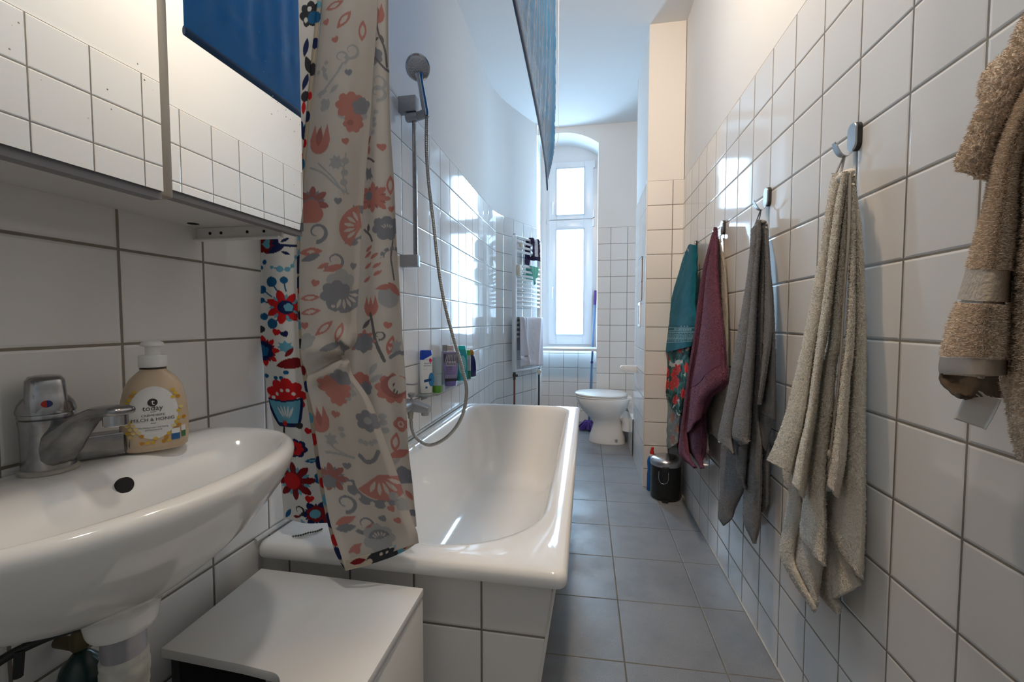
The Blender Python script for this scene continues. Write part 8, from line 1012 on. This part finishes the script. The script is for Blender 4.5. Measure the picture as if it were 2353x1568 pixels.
BLN=NT('blue_vinyl'); a_=BLN.n('ShaderNodeAttribute',attribute_name='Col'); BLN.base(a_.outputs['Color'],.27,0,1.0); BLN.bump(BLN.noise(55,BLN.V('MULTIPLY',BLN.obj(),(1,1,.03)),5,.75),.28,.004)
_t=BLN.n('ShaderNodeBsdfTranslucent'); BLN.l(a_.outputs['Color'],_t.inputs[0]); _m=BLN.n('ShaderNodeMixShader'); _m.inputs[0].default_value=.48; BLN.l(BLN.b.outputs[0],_m.inputs[1]); BLN.l(_t.outputs[0],_m.inputs[2])
_f=BLN.n('ShaderNodeFresnel'); _f.inputs['IOR'].default_value=1.16; _g=BLN.n('ShaderNodeBsdfGlossy'); _g.inputs['Roughness'].default_value=.22; _bn=BLN.b.inputs['Normal'].links[0].from_socket; BLN.l(_bn,_g.inputs['Normal']); _m2=BLN.n('ShaderNodeMixShader'); BLN.l(_f.outputs[0],_m2.inputs[0]); BLN.l(_m.outputs[0],_m2.inputs[1]); BLN.l(_g.outputs[0],_m2.inputs[2]); BLN.l(_m2.outputs[0],BLN.out.inputs[0]); BLN=BLN.m
col=np.empty((nv,nu,3)); col[:]=(.018,.30,.66); Yg,Zg=B[:,:,1],B[:,:,2]; rg=np.random.default_rng(5)
me=bpy.data.meshes.new('fabric'); off=np.array(bl.location); idx=np.arange(nv*nu).reshape(nv,nu)
for _ in range(46):
    y,z,r,an=rg.uniform(.88,1.86),rg.uniform(1.76,2.75),rg.uniform(.022,.04),rg.uniform(0,6.3); d=np.hypot(Yg-y,Zg-z); th=np.arctan2(Zg-z,Yg-y)-an; th=(th+PI)%(2*PI)-PI
    if _%3: s_=(d<r)&(abs(th)<.8)&((np.sin(th*16)>.2)|(d<.2*r))
    else: s_=(abs(((d/r)*2.2-th/(2*PI))%1-.5)<.16)&(d<r)
    col[s_]=(.05,.28,.56)
mb=MB(); K=B.copy(); K[:,:,0]-=.0007; n=nv*nu
a,b,c_,e=idx[:-1,:-1].ravel(),idx[:-1,1:].ravel(),idx[1:,1:].ravel(),idx[1:,:-1].ravel()
F_=np.concatenate([np.stack([a,b,c_,e],1),np.stack([e+n,c_+n,b+n,a+n],1)])
me.from_pydata((np.concatenate([B.reshape(-1,3),K.reshape(-1,3)])-off).tolist(),[],F_.tolist()); me.materials.append(BLN); me.polygons.foreach_set('use_smooth',[True]*len(me.polygons))
ca=me.color_attributes.new('Col','FLOAT_COLOR','POINT'); cc=np.concatenate([col.reshape(-1,3)]*2); ca.data.foreach_set('color',np.concatenate([cc,np.ones((len(cc),1))],1).astype(np.float32).ravel())
o=bpy.data.objects.new('fabric',me); COL.objects.link(o); o.parent=bl
m=MB(); ends=[tuple(p) for p in bp]; 
rings=[[(x+.0045*math.cos(t)*1.0,y,z-.006+.011*math.sin(t)) for t in [2*PI*k/12 for k in range(12)]] for x,y,z in ends]+[[(ends[-1][0]-.001+.003*math.cos(t),ends[-1][1]+.018,ends[-1][2]-.022+.006*math.sin(t)) for t in [2*PI*k/12 for k in range(12)]]]
m.loft(rings); m.build('bottom_bar',mat('dark_blue_bar_pocket',(.006,.05,.14),.3),bl)
m=MB(); m.tube([(-.15,.83,2.815),(-.15,1.93,2.815)],.022,20); m.box(-.178,-.122,.815,.83,2.79,2.85); m.box(-.178,-.122,1.93,1.945,2.79,2.85); m.build('roller',WPL,bl,True)
CH=mat('white_bead_chain',(.62,.60,.56),.4)
ch=bead_chain('pull_chain',[(-.134,1.965,2.80),(-.1345,1.965,2.5),(-.135,1.965,2.2),(-.133,1.965,1.95),(-.1335,1.965,1.885),(-.143,1.967,1.852),(-.157,1.968,1.848),(-.166,1.968,1.875),(-.168,1.968,1.98),(-.168,1.968,2.4),(-.168,1.968,2.80)],.0022,.0058,CH)
ch.parent=bl; ch.location=-bl.location
